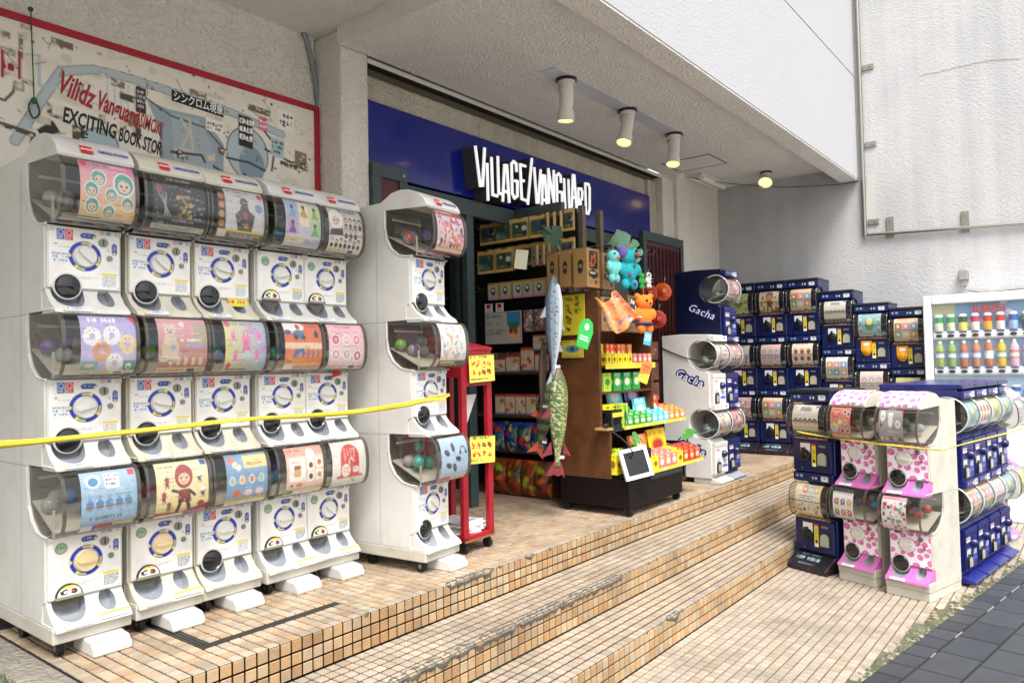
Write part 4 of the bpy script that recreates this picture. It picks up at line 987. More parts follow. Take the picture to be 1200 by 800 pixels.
    if style != 'pink':
        e = MB(); e.add([(W*.30, -.0475, zt+.021), (W*.46, -.0475, zt+.021), (W*.46, -.0235, zt+.053), (W*.30, -.0235, zt+.053)], [(0, 1, 2, 3)])
        em = e.build('maker_badge', M_inkred, t); em.data.transform(Matrix.Translation((0, -.0022, .0022)))
        text('lettering', 'BANDAI', .013, M_inkwhite, em, face_m((W*.38, -.0385, zt+.0405), (1, 0, 0), (0, .6, .8)), sx=.85, off=.0004)
        text('lettering', 'CAPSULE STATION', .0215, M_inkblue, t, face_m((W*.735, -.0345, zt+.0415), (1, 0, 0), (0, .6, .8)), sx=.62, off=.0009)
    else:
        cvh = cached('headpink', lambda: panel_canvas('pink'))
        def hp(u, v):
            q = [(-.046, .012), (-.028, .046), (.012, .080), (.07, .105), (.13, .112), (.19, .102)]; y, z = prof_at(q, 1-v); return (.012+(W-.024)*u, y-.006, zt+z+.004)
        def mk():
            cv = Cv(70, 60, 0xf1eef4, 3, 4); rg = random.Random(21); pts = []
            for k in range(900):
                x, y, r = rg.uniform(-.02, 1.02), rg.uniform(-.02, 1.02), rg.uniform(.056, .09)
                if all((x-a)**2+((y-b)*.9)**2 > (r+c_+.02)**2 for a, b, c_ in pts): pts.append((x, y, r))
            for x, y, r in pts: cv.e(x, y, r*1.05, r*.9, 0xdd62ae).ring(x, y, r*.25, r*.4, 0xf0c4e0, 30, 250)
            return print_mesh('header_print', cv, hp, M_printg)
        put('header_print', cached('hdrpink', mk), t)
        text('lettering', 'Capsule!', .036, M_ink, t, face_m((W*.64, -.050, zt+.034), (1, 0, 0), (0, .6, .8)), sx=.85, shear=.3)
    return t

# ------------------------------------------------------------------ navy machines with a flat front
def arch_door(b, x, z, w, h, y0, y1, mi):
    pts = [(x-w/2, z), (x+w/2, z)] + arc(x, z+h-w/2, w/2, 0, 180, 10); b.prism(pts, y0, y1, 'y', mi)
DOME_B = spline([(0.02, .255), (-.03, .238), (-.055, .20), (-.065, .13), (-.055, .06), (-.03, .02), (.02, .0)], 3)
def navy_station(name, label, group, loc, rz, tiers, posters, W=.34, knob='black', scale=None, base='slope', seed=0, prm=30, lock=True):
    t = thing(name, label, 'capsule machine', loc, rz, group, scale); P = .585; D = .40; B0 = .12; rr_ = random.Random(seed)
    def body():
        out = [(D, .0), (.10, 0), (.03, .115)]
        for k in range(tiers):
            b0 = B0+P*k; out += [(.03, b0+.25), (.12, b0+.252), (.17, b0+.30), (.17, b0+.47), (.12, b0+.508), (.03, b0+.51), (.0, b0+.52), (.0, b0+.582), (.03, b0+.585)]
        out[-1] = (.012, B0+P*tiers+.008); out += [(D, B0+P*tiers+.02)]
        return MB().prism(out, 0, W, 'x').mesh('body', M_navy, smooth=25)
    bo = put('body', cached(('bodyB', tiers, W), body), t, bevel=.008)
    MB().box(-.003, W+.003, -.006, D, B0+P*tiers-.0, B0+P*tiers+.028).build('lid', mat('lid_black', 0x1b1d24, 0.4), t, bevel=.008)
    fb = MB(); fb.prism([(.10, 0), (-.11, 0), (-.12, .03), (.015, .115), (.10, .115)], .0, W, 'x')
    f_ = fb.build('base_ramp', mat('ramp_black', 0x14161c, 0.3, dirt=0x9a4a4a, dirt_amt=0.25, dscale=14), t, bevel=.01)
    cvb = cached('rampcv', lambda: Cv(60, 24, 0x15171d, 3, 6).t(.15, .1, .7, .12, 0x8c98a8).t(.06, .3, .86, .34, 0x9fc0d0).t(.2, .74, .6, .14, 0x7c8898))
    put('ramp_print', cached(('rampprint', W), lambda: print_mesh('ramp_print', cvb, lambda u, v: (W*(.1+.8*u), -.108+.115*(1-v), .03+(.012+.115*(1-v))*.63+.0015), M_print)), f_)
    for k in range(tiers):
        b0 = B0+P*k; zb = b0+.252
        fp = put('front_panel', cached(('panelB', W), lambda: MB().box(.004, W-.004, 0.0, .032, .004, .244).mesh('front_panel', M_navy)), t, bevel=.012); fp.location = (0, 0, b0)
        kc = knob if isinstance(knob, str) else knob[k]
        plate = MB(); plate.box(.075, .155, -.003, .001, .12, .215, 0)
        if kc == 'orange':
            b = MB(); b.prism([(.065, .13), (.075, .10), (.10, .075), (.13, .075), (.155, .10), (.165, .13), (.165, .225), (.065, .225)], -.012, 0, 'y'); b.lathe((.115, -.012, .13), (0, -1, 0), [(.038, 0), (.034, .02), (.02, .026), (.001, .027)], 18)
            kn = b.build('knob', mat('knob_orange', 0xe8a020, 0.35), fp, smooth=35); MB().box(.09, .145, -.015, -.0122, .175, .205).build('knob_label', M_inkwhite, kn)
        else:
            pl = plate.build('knob_plate', M_inkwhite, fp)
            def kb():
                b = MB(); b.lathe((.115, 0, .125), (0, -1, 0), [(.046, 0), (.044, .012), (.028, .018), (.024, .034), (.001, .036)], 22); b.box(.106, .124, -.04, -.01, .10, .185); return b.mesh('knob', M_dark, smooth=35)
            put('knob', cached('knobB', kb), fp)
        yc = cached('yelstick', lambda: print_mesh('sticker', Cv(10, 36, 0xecd83a, 3, 5).r(0, 0, 1, .1, 0xd85838).t(.25, .15, .5, .5, 0x403820, 8).c(.5, .75, .3, 0x222222).r(.1, .85, .9, .96, 0xf4f0d0), lambda u, v: (.168+.034*u, -.0012, .212-.165*v), M_print)); put('sticker', yc, fp)
        def dr():
            b = MB(); arch_door(b, .255, .045, .095, .13, -.004, .0, 0); arch_door(b, .255, .062, .066, .09, -.012, -.004, 1); b.box(.215, .295, -.01, -.004, .05, .062, 0); return b.mesh('prize_door', [mat('door_frame_dark', 0x23252b, 0.4), mat('door_smoke', 0xa9a79c, 0.25)], smooth=30)
        put('prize_door', cached('doorB', dr), fp)
        text('lettering', '¥300' if (k+seed) % 2 else '¥400', .026, mat('pale_ink', 0xb8b49a, 0.5), fp, face_m((.255, -.0015, .198), (1, 0, 0)))
        if lock: put('lock', cached('lockB', lambda: MB().cyl((.085, 0.0, .03), (0, -1, 0), .008, .004, 10).mesh('lock', M_metal)), fp)
        # header marks
        hm = cached('hdrB', lambda: print_mesh('header_marks', Cv(60, 8, 0x0f1c52, 3, 7).t(.03, .2, .22, .6, 0x9fc8dc).r(.5, .35, .53, .65, 0xdddddd).c(.6, .5, .02, 0xe8e8e8).r(.74, .15, .92, .85, 0xdfe6ea).t(.76, .25, .13, .5, 0x304050), lambda u, v: (.02+(W-.04)*u, -.0072, .0+.045*(1-v)), M_print))
        h_ = put('header_marks', hm, t); h_.location = (0, .006, b0+.526); 
        if k == tiers-1: h_.location = (0, .005, b0+.53)
        if k < tiers-1 or True:
            sm = cached('stripB', lambda: print_mesh('price_strip', Cv(56, 5, 0xd8c8a0, 3, 9).r(0, .15, 1, .85, 0x7c2c2c).t(.02, .2, .96, .6, 0xe8d8b0), lambda u, v: (.03+(W-.06)*u, -.0025, .245+.012*(1-v)), M_print)); put('price_strip', sm, fp)
        def dome():
            b = MB(); n = len(DOME_B); b.add([(x, y, z) for x in (.012, W-.012) for y, z in DOME_B], [(i, n+i, n+i+1, i+1) for i in range(n-1)])
            for x in (.012, W-.012): b.add([(x, y, z) for y, z in DOME_B]+[(x, .1, .0), (x, .165, .05), (x, .165, .22), (x, .12, .255)], [tuple(range(n+4))])
            return b.mesh('dome_cover', M_clear, smooth=50)
        dc = put('dome_cover', cached(('domeB', W), dome), t); dc.location = (0, 0, zb)
        def rim():
            b = MB()
            for x in (.012, W-.012): b.tube([(x, y-.002, z) for y, z in DOME_B], .0045, 6)
            b.box(.012, W-.012, -.068, -.063, .128, .134)
            return b.mesh('dome_rim', M_rim, smooth=50)
        put('dome_rim', cached(('rimB', W), rim), dc)
        pk = posters[k]; u0, u1 = (.16, .80)
        def pf(u, v): y, z = prof_at(DOME_B, .10+.76*v); return (W*(u0+(u1-u0)*u), y+.008, z)
        put('poster', cached(('postB', pk, prm), lambda: print_mesh('poster', poster(pk if isinstance(pk, str) else 'x', prm, pk if isinstance(pk, int) else 1), pf, M_print)), dc)
        for q in range(3):
            cmesh = cached(('cap', 'blue'), lambda: MB().ell((0, 0, 0), .031, 14, 9).mesh('capsule', mat('capsule_blue', 0x3f86b8, 0.2), smooth=60))
            c_ = put('capsule', cmesh, dc); c_.location = (.06+.1*q, .09+.02*(q % 2), .035)
    return t

# ------------------------------------------------------------------ slim machines with a barrel shaped window
def barrel_station(name, label, group, loc, rz, tiers, posters, W=.28, col='navy', scale=None, logos=False, seed=0, foot='blue', D=.46, prm=30, lid=False):
    t = thing(name, label, 'capsule machine', loc, rz, group, scale); P = .585; B0 = .075; R = .122; CY = .075
    bm_ = {'navy': M_navyd, 'white': M_white, 'royal': M_royal}[col]; fm_ = M_royal if col != 'white' else M_white
    def body():
        out = [(D, .045), (.03, .045)]
        for k in range(tiers):
            b0 = B0+P*k; cz = b0+.43; n = 16
            out += [(.03, b0+.27)]
            a0 = math.degrees(math.atan2(b0+.30-cz, .06-CY)); out += [(.06, b0+.30)] + arc(CY+.02, cz, R+.006, -70, 74, 10) + [(.07, b0+.555), (.012, b0+.56)]
            out += [(.008, b0+.575), (.008, b0+P)] if k == tiers-1 else [(.03, b0+P)]
        out += [(.02, B0+P*tiers+.02), (D*.6, B0+P*tiers+.03), (D, B0+P*tiers+.022)]
        return MB().prism(out, 0, W, 'x').mesh('body', bm_, smooth=30)
    bo = put('body', cached(('bodyC', tiers, W, col, D), body), t, bevel=.004)
    if foot:
        fb = MB(); fb.prism([(.2, 0), (-.045, 0), (-.058, .014), (-.045, .022), (.04, .05), (.2, .05)], .015, W-.01, 'x')
        fb.build('foot_plate', {'blue': mat('foot_blue', 0x1c2470, 0.3), 'white': M_white, 'grey': mat('foot_grey', 0x8f97a4, 0.4)}[foot], t, bevel=.006)
    MB().box(.04, W-.04, .22, D-.02, 0.0, .046).build('base_frame', M_black, t)
    if lid: MB().box(-.004, W+.004, -.02, D, B0+P*tiers+.022, B0+P*tiers+.055).build('lid', M_royal, t, bevel=.012)
    for k in range(tiers):
        b0 = B0+P*k; cz = b0+.43
        fp = put('front_panel', cached(('panelC', W, col), lambda: MB().box(.01, W-.01, .0, .032, .004, .27).box(.01, W-.01, -.004, .0, .23, .262).mesh('front_panel', fm_)), t, bevel=.008); fp.location = (0, 0, b0)
        st = cached(('stickC', W, col), lambda: print_mesh('panel_print', Cv(40, 40, 0x11185c if col != 'white' else 0xe6e3dc, 3, 12).r(.08, .06, .4, .2, 0xe4e4e6).r(.1, .08, .38, .13, 0xc04048).r(.1, .42, .4, .62, 0xdedfd8).t(.13, .45, .24, .14, 0x6a5040, 3).r(.66, .5, .92, .66, 0x9fb0dc).t(.6, .3, .34, .12, 0x98a8d8, 2).r(.55, .72, .95, .82, 0x3a50c0).rr(.1, .64, .42, .98, .14, 0x70757c), lambda u, v: (.016+(W-.032)*u, -.0012, .226-.21*v), M_printg)); put('panel_print', st, fp)
        def kb():
            b = MB(); b.lathe((W*.62, 0, .165), (0, -1, 0), [(.032, 0), (.030, .018), (.02, .032), (.001, .034)], 16); return b.mesh('knob', mat('knob_navy', 0x131a4a, 0.25), smooth=35)
        put('knob', cached(('knobC', W), kb), fp)
        def dr():
            b = MB(); arch_door(b, W*.26, .02, .075, .09, -.014, .0, 0); arch_door(b, W*.26, .03, .055, .06, -.017, -.013, 1); return b.mesh('prize_door', [M_dark, mat('door_smoke', 0xa9a79c, 0.25)], smooth=30)
        put('prize_door', cached(('doorC', W), dr), fp)
        hm = cached(('hdrC', W, col), lambda: print_mesh('header_marks', Cv(40, 8, 0x11185c if col != 'white' else 0xe6e3dc, 3, 5).t(.08, .2, .34, .6, 0x9fb8e8 if col != 'white' else 0x304080).c(.55, .5, .05, 0xe8e8e8).r(.66, .1, .92, .9, 0xe6e8ea).t(.7, .2, .18, .6, 0x303848), lambda u, v: (.016+(W-.032)*u, -.0012, .04*(1-v)), M_printg))
        hd = put('header', cached(('hdC', W, col), lambda: MB().box(.002, W-.002, .0, .05, 0, .05).mesh('header', fm_)), t, bevel=.006); hd.location = (0, -.022, b0+.545 if k == tiers-1 else b0+.545)
        hh = put('header_marks', hm, hd); hh.location = (0, 0, .004)
        def dome():
            b = MB(); pf = arc(CY, 0, R, 100, 262, 20); n = len(pf); b.add([(x, y, z) for x in (.008, W-.008) for y, z in pf], [(i, n+i, n+i+1, i+1) for i in range(n-1)])
            c2 = arc(CY, 0, R, 0, 360, 28)[:-1]
            for x in (.008, W-.008): b.add([(x, y, z) for y, z in c2], [tuple(range(28))])
            return b.mesh('dome_cover', M_clear, smooth=50)
        dc = put('dome_cover', cached(('domeC', W), dome), t); dc.location = (0, 0, cz)
        def rim():
            b = MB()
            b.tube([(0, y, z) for y, z in arc(CY, 0, R+.001, 60, 300, 24)], .005, 6)
            return b.mesh('dome_rim', mat('rim_clear_grey', 0xb8bcc0, 0.15), smooth=50)
        for x in (.0, W): put('dome_rim', cached('rimC', rim), dc).location = (x, 0, 0)
        pk = posters[k]
        def pf2(u, v):
            an = 112+125*v; return (W*(.06+.88*u), CY+(R-.006)*math.cos(rad(an)), (R-.006)*math.sin(rad(an)))
        put('poster', cached(('postC', pk, W, prm), lambda: print_mesh('poster', poster(pk if isinstance(pk, str) else 'x', prm, pk if isinstance(pk, int) else 1), pf2, M_print)), dc)
        dv = cached(('divC', W), lambda: MB().box(.012, W-.012, CY-.05, CY+.1, -.04, -.034, T=Matrix.Rotation(rad(-20), 4, 'X')).mesh('chute', mat('chute_grey', 0xb9b4a6, 0.5))); put('chute', dv, dc)
        for q in range(4):
            cm = cached(('cap', ('teal', 'blue')[q % 2]), lambda: MB().ell((0, 0, 0), .031, 14, 9).mesh('capsule', mat('capsule_teal' if q % 2 == 0 else 'capsule_blue', 0x3aa08c if q % 2 == 0 else 0x3f86b8, 0.2), smooth=60))
            c_ = put('capsule', cm, dc); c_.location = (.045+.05*q, CY+.03*(q % 2), -.05+.02*(q % 2))
        if logos:
            p0 = Vector((-.0015, .21, b0+.235))
            Mx = face_m(p0, (0, -1, -.42), (0, -.42, 1)); 
            lg = text('logo', 'Gacha', .095, mat('logo_navy', 0x1a2a78, 0.4), bo, Mx, off=.013, shear=.25, sx=1.0, spacing=1.12)
            Mx2 = face_m(p0+Vector((-.0025, 0, 0)), (0, -1, -.42), (0, -.42, 1)); text('logo_letters', 'Gacha', .095, M_inkwhite, lg, Mx.inverted() @ Mx2, off=-.0005, shear=.25, sx=1.0, spacing=1.12)
    return t
# ------------------------------------------------------------------ the row of white machines on the left
G1 = 'white capsule machines in a row under the mural board'
station('capsule_machine', 'leftmost white capsule machine, blue poster at the bottom, pink one with heads on top', G1, (1.105, 3.03, 0), 0, 3, ['slime', 'rings', 'pinkheads'], variants=['coin', 'std', 'std'], seed=1, prm=84, beige=True, caps=[['blue', 'clear', 'blue'], ['purple', 'purple', 'teal'], ['clear']])
station('capsule_machine', 'second white capsule machine from the left, cream poster at the bottom, black one on top', G1, (1.411, 3.045, 0), rad(0.6), 3, ['redhero', 'polar', 'blackgold'], style='yellowed', variants=['coin', 'std', 'std'], seed=2, prm=76, beige=True)
station('capsule_machine', 'third white capsule machine from the left, with a blue sweets poster at the bottom', G1, (1.698, 3.055, 0), 0, 3, ['sweets', 'bunnies', 'greyfig'], style='yellowed', seed=3, prm=70)
station('capsule_machine', 'fourth white capsule machine from the left, with an orange poster in its middle tier', G1, (2.003, 3.045, 0), rad(0.8), 3, ['snacks', 'orange', 'princess'], variants=['coin', 'std', 'coin'], seed=4, prm=66)
station('capsule_machine', 'fifth white capsule machine from the left, with a red arch poster at the bottom', G1, (2.272, 3.055, 0), 0, 3, ['redarch', 'pinktoys', 'crowd'], variants=['coin', 'std', 'coin'], seed=5, prm=62)
m6 = station('capsule_machine', 'white three tier capsule machine standing alone beside the red rack, yellow tape tied to it', None, (2.68, 2.70, 0), rad(5), 3, ['gadgets', 'stickers', 'fires'], seed=6, prm=62, caps=[['blue', 'clear', 'teal'], ['purple', 'clear', 'green'], ['blue', 'purple', 'red']])
# red sale flag on the fifth machine
fl_ = MB().add([(0, 0, 0), (.045, -.006, .012), (.06, -.004, .06), (.012, 0, .07), (.002, .004, .04)], [(0, 1, 2, 3, 4)])
o = fl_.build('price_flag', M_inkred); tag(o, 'small red paper flag stuck on the fifth white machine', 'flag'); o.location = (2.43, 3.095, 1.0)
# added dark sheet standing in for the shadowed gap between row and pillar
tag(MB().box(2.60, 2.85, 3.56, 3.60, 0.0, 1.9).build('dark_gap_sheet', mat('gap_shade_black', 0x1c1c1c, 0.7)), 'dark sheet standing in for the shade in the gap behind the white machines', 'board')

# yellow tape: twisted flat ribbon along the row
def ribbon(name, pts, w, tw, label, cat='tape', m=M_yellow, strands=1, seed=0):
    P = smoothline(pts, 10); b = MB(); rr_ = random.Random(seed)
    for s_ in range(strands):
        V = []
        for i, p in enumerate(P):
            t_ = i/(len(P)-1); t = (P[min(i+1, len(P)-1)]-P[max(i-1, 0)]).normalized(); side = t.cross(Vector((0, 0, 1))).normalized()
            an = tw*math.sin(t_*9+s_*2+seed) ; n_ = (Vector((0, 0, 1))*math.cos(an)+side*math.sin(an))*w/2*(0.85+.15*math.sin(t_*23+s_))
            off = Vector((0, 0, (s_-.5*(strands-1))*w*.55*math.sin(t_*5+1.2)))+side*(.002*s_)
            V += [p+n_+off, p+off+side*.002, p-n_+off]
        n = len(P); b.add(V, [q for i in range(n-1) for q in ((3*i, 3*i+1, 3*i+4, 3*i+3), (3*i+1, 3*i+2, 3*i+5, 3*i+4))])
    o = b.build(name, m, smooth=60); md = o.modifiers.new('thick', 'SOLIDIFY'); md.thickness = .0012
    return tag(o, label, cat)
tp = [at(-40, 525, 1, 2.93), at(0, 521, 1, 2.925), at(60, 516, 1, 2.925), at(150, 506, 1, 2.93), at(230, 497, 1, 2.93), at(300, 490, 1, 2.93), at(370, 486, 1, 2.93), at(425, 482, 1, 2.86), at(470, 475, 1, 2.64), at(500, 468, 1, 2.60), at(518, 465, 1, 2.58), at(526, 462, 1, 2.62)]
ribbon('barrier_tape', tp, .021, .9, 'yellow barrier tape stretched in front of the row of white machines', strands=2)

# ------------------------------------------------------------------ mural board
YB = 3.845
mb = thing('mural_board', 'painted mural board in a red frame on the stucco wall, covered in stickers', 'board', (0, YB, 0))
bx0, bx1, bz0, bz1 = 0.72, 2.90, 1.86, 2.665
MB().box(bx0, bx1, 0, .03, bz0, bz1).build('panel', mat('mural_panel', 0xcfc6b2, 0.6), mb)
fr = MB(); fr.box(bx0-.03, bx1+.035, -.014, .03, bz1, bz1+.035); fr.box(bx1, bx1+.035, -.014, .03, bz0, bz1-.001)
fr.build('frame', mat('frame_red', 0xa8182a, 0.5, dirt=0x4a2620, dirt_amt=0.5, dscale=10), mb, bevel=.003)
def bu(px, py): p = at(px, py, 1, YB); return ((p.x-bx0)/(bx1-bx0), (bz1-p.z)/(bz1-bz0))
cv = Cv(420, 156, 0xe6dfd2, 2, 17)
def BP(pts): return [bu(*p) for p in pts]
for k in range(260): cv.e(cv.rg.random(), cv.rg.random(), cv.rg.uniform(.004, .03), cv.rg.uniform(.002, .015), cv.rg.choice((0xdcd4c4, 0xe6e0d2, 0xd6cdbb, 0xe2dacb)), cv.rg.uniform(-.4, .4))
lb, db_ = 0xb4c0c4, 0x94a4ac
def band(pts, w, c, oc=0x4a545a): cv.l(BP(pts), w+.003, oc).l(BP(pts), w, c)
band([(18, 165), (48, 118), (72, 84), (110, 82), (150, 92), (200, 108), (270, 132), (330, 158)], .018, lb)
cv.l(BP([(46, 66), (46, 100), (100, 110)]), .006, 0xb4c0c8).l(BP([(0, 62), (48, 66)]), .004, 0xb4c0c8).l(BP([(60, 100), (130, 130), (185, 155), (190, 145)]), .004, 0xb9c4cc)
for k in range(6): cv.l(BP([(126+k*8, 92+k*3), (126+k*8, 118+k*3)]), .003, 0xb4c2cc)
cv.p(BP([(172, 118), (196, 128), (240, 138), (262, 170), (262, 215), (190, 215), (186, 150)]), db_).p(BP([(200, 132), (232, 140), (248, 170), (250, 205), (205, 205)]), 0xa2b0b6)
cv.l(BP([(172, 116), (200, 136), (240, 150), (262, 175)]), .004, 0x3c4448).l(BP([(188, 145), (190, 200)]), .004, 0x3c4448)
cv.l(BP([(212, 140), (222, 155), (212, 175), (226, 178), (222, 140)]), .006, 0xcabfae)
e0 = bu(290, 180); cv.e(e0[0], e0[1], .062, .07, 0x30363a).e(e0[0], e0[1], .059, .067, 0xb3c0c6).e(e0[0]+.012, e0[1]+.08, .038, .05, 0x8499a4)
e0 = bu(118, 168); cv.e(e0[0], e0[1], .04, .035, 0x3c4448).e(e0[0], e0[1], .037, .032, 0xabbdc4)
for q in ([(265, 185), (290, 190), (310, 200)], [(250, 195), (275, 210)], [(200, 178), (236, 182), (240, 190)], [(310, 175), (340, 190), (352, 192)], [(306, 150), (322, 170), (318, 200)]): cv.l(BP(q), .006, 0x35383a)
for (x, y, w, h, c1) in ((24, 28, 14, 6, 0x8f7f68), (60, 44, 26, 8, 0x75695a), (0, 35, 12, 8, 0x8a7c68), (0, 54, 18, 8, 0xa99a82), (22, 38, 5, 30, 0x85755e), (26, 92, 14, 5, 0x6c6050), (55, 120, 6, 14, 0x54483a), (60, 133, 14, 4, 0x6c5c4a), (0, 142, 42, 6, 0x4a443c), (85, 146, 14, 18, 0x54483c), (130, 92, 16, 8, 0x7c7060), (140, 108, 26, 8, 0x4c463e), (116, 134, 8, 9, 0x7a6a54), (150, 130, 14, 18, 0x857258), (155, 148, 10, 12, 0x4c3c30), (205, 174, 10, 10, 0x35383a), (345, 176, 14, 20, 0x8a7250), (328, 188, 20, 5, 0x403a30), (352, 190, 8, 8, 0x4c4438), (255, 172, 10, 8, 0x6c5644), (290, 122, 26, 7, 0x6b6050), (222, 104, 20, 6, 0x8a7c68), (36, 160, 10, 10, 0x403830)):
    a = bu(x, y); c_ = bu(x+w, y+h+w*.33); d_ = bu(x+w, y+w*.33); b_ = bu(x, y+h); cv.p([a, d_, c_, b_], c1)
    for q in range(5):
        u_, v_ = cv.rg.uniform(a[0], c_[0]), cv.rg.uniform(a[1], c_[1]); cv.e(u_, v_, .004, .003, 0xcfc6b4)
def stick(x, y, w, h, c1, c2, lines=2, sl=.33):
    a, d_, c_, b_ = bu(x, y), bu(x+w, y+w*sl), bu(x+w, y+h+w*sl), bu(x, y+h); cv.p([a, d_, c_, b_], c1); cv.t(a[0]+.003, (a[1]+d_[1])/2+.02, d_[0]-a[0]-.006, (b_[1]-a[1])*.75, c2, lines)
stick(159, 101, 12, 30, 0x2a2324, 0xe4d8d4, 4); stick(279, 134, 17, 36, 0x23211f, 0xf0efe8, 3); stick(241, 138, 20, 14, 0xefece4, 0x2a2a28, 2)
stick(326, 128, 18, 22, 0xefece4, 0x2a2a28, 2); stick(303, 136, 10, 16, 0xd8688c, 0xf4eeee, 2); stick(317, 160, 15, 22, 0xa7c4c8, 0x222a2c, 3); stick(109, 56, 12, 8, 0xe2dccc, 0x2a2a28, 1)
stick(0, 66, 24, 20, 0xd8d0be, 0x9c2028, 1); cv.p(BP([(43, 152), (62, 141), (71, 155), (50, 162)]), 0x2a2826)
for x, y, r in ((3, 60, 3), (23, 62, 3)): cv.l(BP([(x, y), (x, y+30)]), .006, 0xa02030)
cv.l(BP([(18, 96), (16, 108), (6, 118), (0, 116)]), .005, 0x2c2c2c)
for k in range(9):
    x = cv.rg.uniform(0, 360); y = 40+x*.32+cv.rg.uniform(-18, 120); cv.l(BP([(x, y), (x+cv.rg.uniform(5, 26), y+cv.rg.uniform(-4, 14))]), .0025, 0x8c8474)
for k in range(150):
    x, y = cv.rg.random(), cv.rg.random(); cv.e(x, y, cv.rg.uniform(.001, .006), cv.rg.uniform(.001, .004), cv.rg.choice((0x6c6254, 0x9c927e, 0x3c3834, 0xb0a894, 0x8a7a60)), cv.rg.uniform(0, 3))
for k in range(34):
    x, y = cv.rg.random(), cv.rg.random()**.7; w_ = cv.rg.uniform(.006, .03); cv.r(x, y, x+w_, y+cv.rg.uniform(.008, .05), cv.rg.choice((0xa89c84, 0xc4bba6, 0x988a70, 0x857a66))); cv.e(x+w_*.5, y+.02, w_*.3, .006, 0xd4ccba)
for k in range(26):
    x, y = cv.rg.random(), cv.rg.random(); q_ = [(x, y)]
    for j in range(4): q_.append((q_[-1][0]+cv.rg.uniform(-.012, .018), q_[-1][1]+cv.rg.uniform(-.03, .05)))
    cv.l(q_, .0016, cv.rg.choice((0x35383a, 0x5a5850, 0x7a7468)))
cv.n(.06)
put('mural_print', print_mesh('mural_print', cv, lambda u, v: (bx0+(bx1-bx0)*u, -.0012, bz1-(bz1-bz0)*v), mat('mural_paint', rough=.6, attr='Col')), mb)
def mt(body, px0, py0, px1, py1, hpx, m, **kw):
    a, c_ = at(px0, py0, 1, YB), at(px1, py1, 1, YB); L = (c_-a); mid = (a+c_)/2; size = hpx*(a-CAM_POS).length/874.7*.95
    o = text('lettering', body, size, m, mb, face_m((mid.x, -.003, mid.z), (L.x, 0, L.z)), **kw)
    wdt = max(v.co.x for v in o.data.vertices)-min(v.co.x for v in o.data.vertices); o.scale = (L.length/wdt, 1, 1)
M_mred = mat('mural_red', 0xa3222a, 0.6)
mt('Vilidz', 68, 96, 111, 118, 32, M_mred, off=.004); mt('Vanguard', 114, 118, 163, 140, 28, M_mred, off=.004); mt('SIMOKI', 164, 142, 190, 153, 22, M_mred, off=.002)
mt('EXCITING', 74, 135, 136, 156, 22, M_ink, off=.003); mt('BOOK STOR', 139, 158, 189, 176, 21, M_ink, off=.003)
mt('e', 94, 155, 103, 158, 16, M_ink)
a = at(198, 112, 1, YB-.004); c_ = at(262, 136, 1, YB-.004)
pts = [at(201, 105, 1, YB-.002), at(262, 126, 1, YB-.002), at(262, 138, 1, YB-.002), at(201, 118, 1, YB-.002)]
MB().add([(p.x, -.0022, p.z) for p in pts], [(0, 1, 2, 3)]).build('sticker', M_ink, mb)
mt('シンクロム現象', 203, 113, 261, 131, 12, M_inkwhite, off=.0008)
for k in range(3): mt('CALL', 280, 141+k*9.5, 295, 145.5+k*9.5, 8, M_inkwhite, off=.0006)
# string hanging over the frame with a knotted loop
p0, p1 = at(36, 14, 1, YB-.03), at(40, 118, 1, YB-.03)
sx = MB(); sx.tube([(p0.x, YB-.03, p0.z+.01), (p1.x, YB-.03, p1.z)], .003, 6)
sx.tube([(p1.x+.022*math.cos(a_), YB-.03+.006*math.sin(3*a_), p1.z-.04+.04*math.sin(a_)) for a_ in [k*.45 for k in range(30)]], .0045, 6)
sx.ell((p1.x, YB-.03, p1.z), (.014, .012, .016)); sx.ell((p0.x, YB-.028, p0.z+.012), (.012, .012, .012))
tag(sx.build('hanging_cord', mat('cord_green', 0x2c4a40, 0.6), smooth=50), 'dark green cord knotted over the red frame at the left of the mural', 'cord')
# conduit beside the board
cp = [at(354, 31, 1, 3.86), at(362, 56, 1, 3.86), at(369, 90, 1, 3.86), at(374, 130, 1, 3.86), at(377, 170, 1, 3.86), at(379, 215, 1, 3.86)]
cp += [Vector((cp[-1].x+.01, 3.86, 1.4)), Vector((cp[-1].x+.01, 3.86, 0.2))]
b = MB(); b.tube([(p.x, 3.862, min(p.z, 3.15)) for p in smoothline(cp, 4)], .017, 10)
b.cyl((cp[4].x-.004, 3.862, cp[4].z-.02), (0, 0, 1), .022, .03, 10)
tag(b.build('conduit', mat('conduit_grey', 0x7e8688, 0.5), smooth=50), 'grey bent conduit pipe running down beside the red framed mural board', 'pipe')

# ------------------------------------------------------------------ navy machines along the end wall
G2 = 'navy capsule machines along the end wall'
XW = 8.25
rows = [(3.365, 0.0, 'half hidden behind the blue tower, leftmost at the end wall', [7, 3, 5, ], 1),
        (3.020, 0.0, 'with a red figure poster on top, second along the end wall', [2, 4, 'redhero'], 2),
        (2.680, 0.0, 'with a castle like pale poster on top, third along the end wall', [6, 16, 10], 3),
        (2.335, -0.153, 'one step lower, poster of small faces under a green title', [11, 14, 'faces5'], 4),
        (2.005, -0.306, 'two steps lower with an orange knob, next to the lowest one', [13, 12, 9], 5),
        (1.675, -0.37, 'lowest of its row with an orange knob, beside the drinks machine', [8, 5, 18], 6)]
for y, z, d, ps, sd in rows:
    kb = ['black', 'black', 'orange'] if sd >= 5 else 'black'
    o = navy_station('capsule_machine', 'navy capsule machine ' + d, G2, (XW, y, z), rad(-90), 3, ps, knob=kb, seed=sd, W=.335)
    o.scale = (1, 1, 1.0)
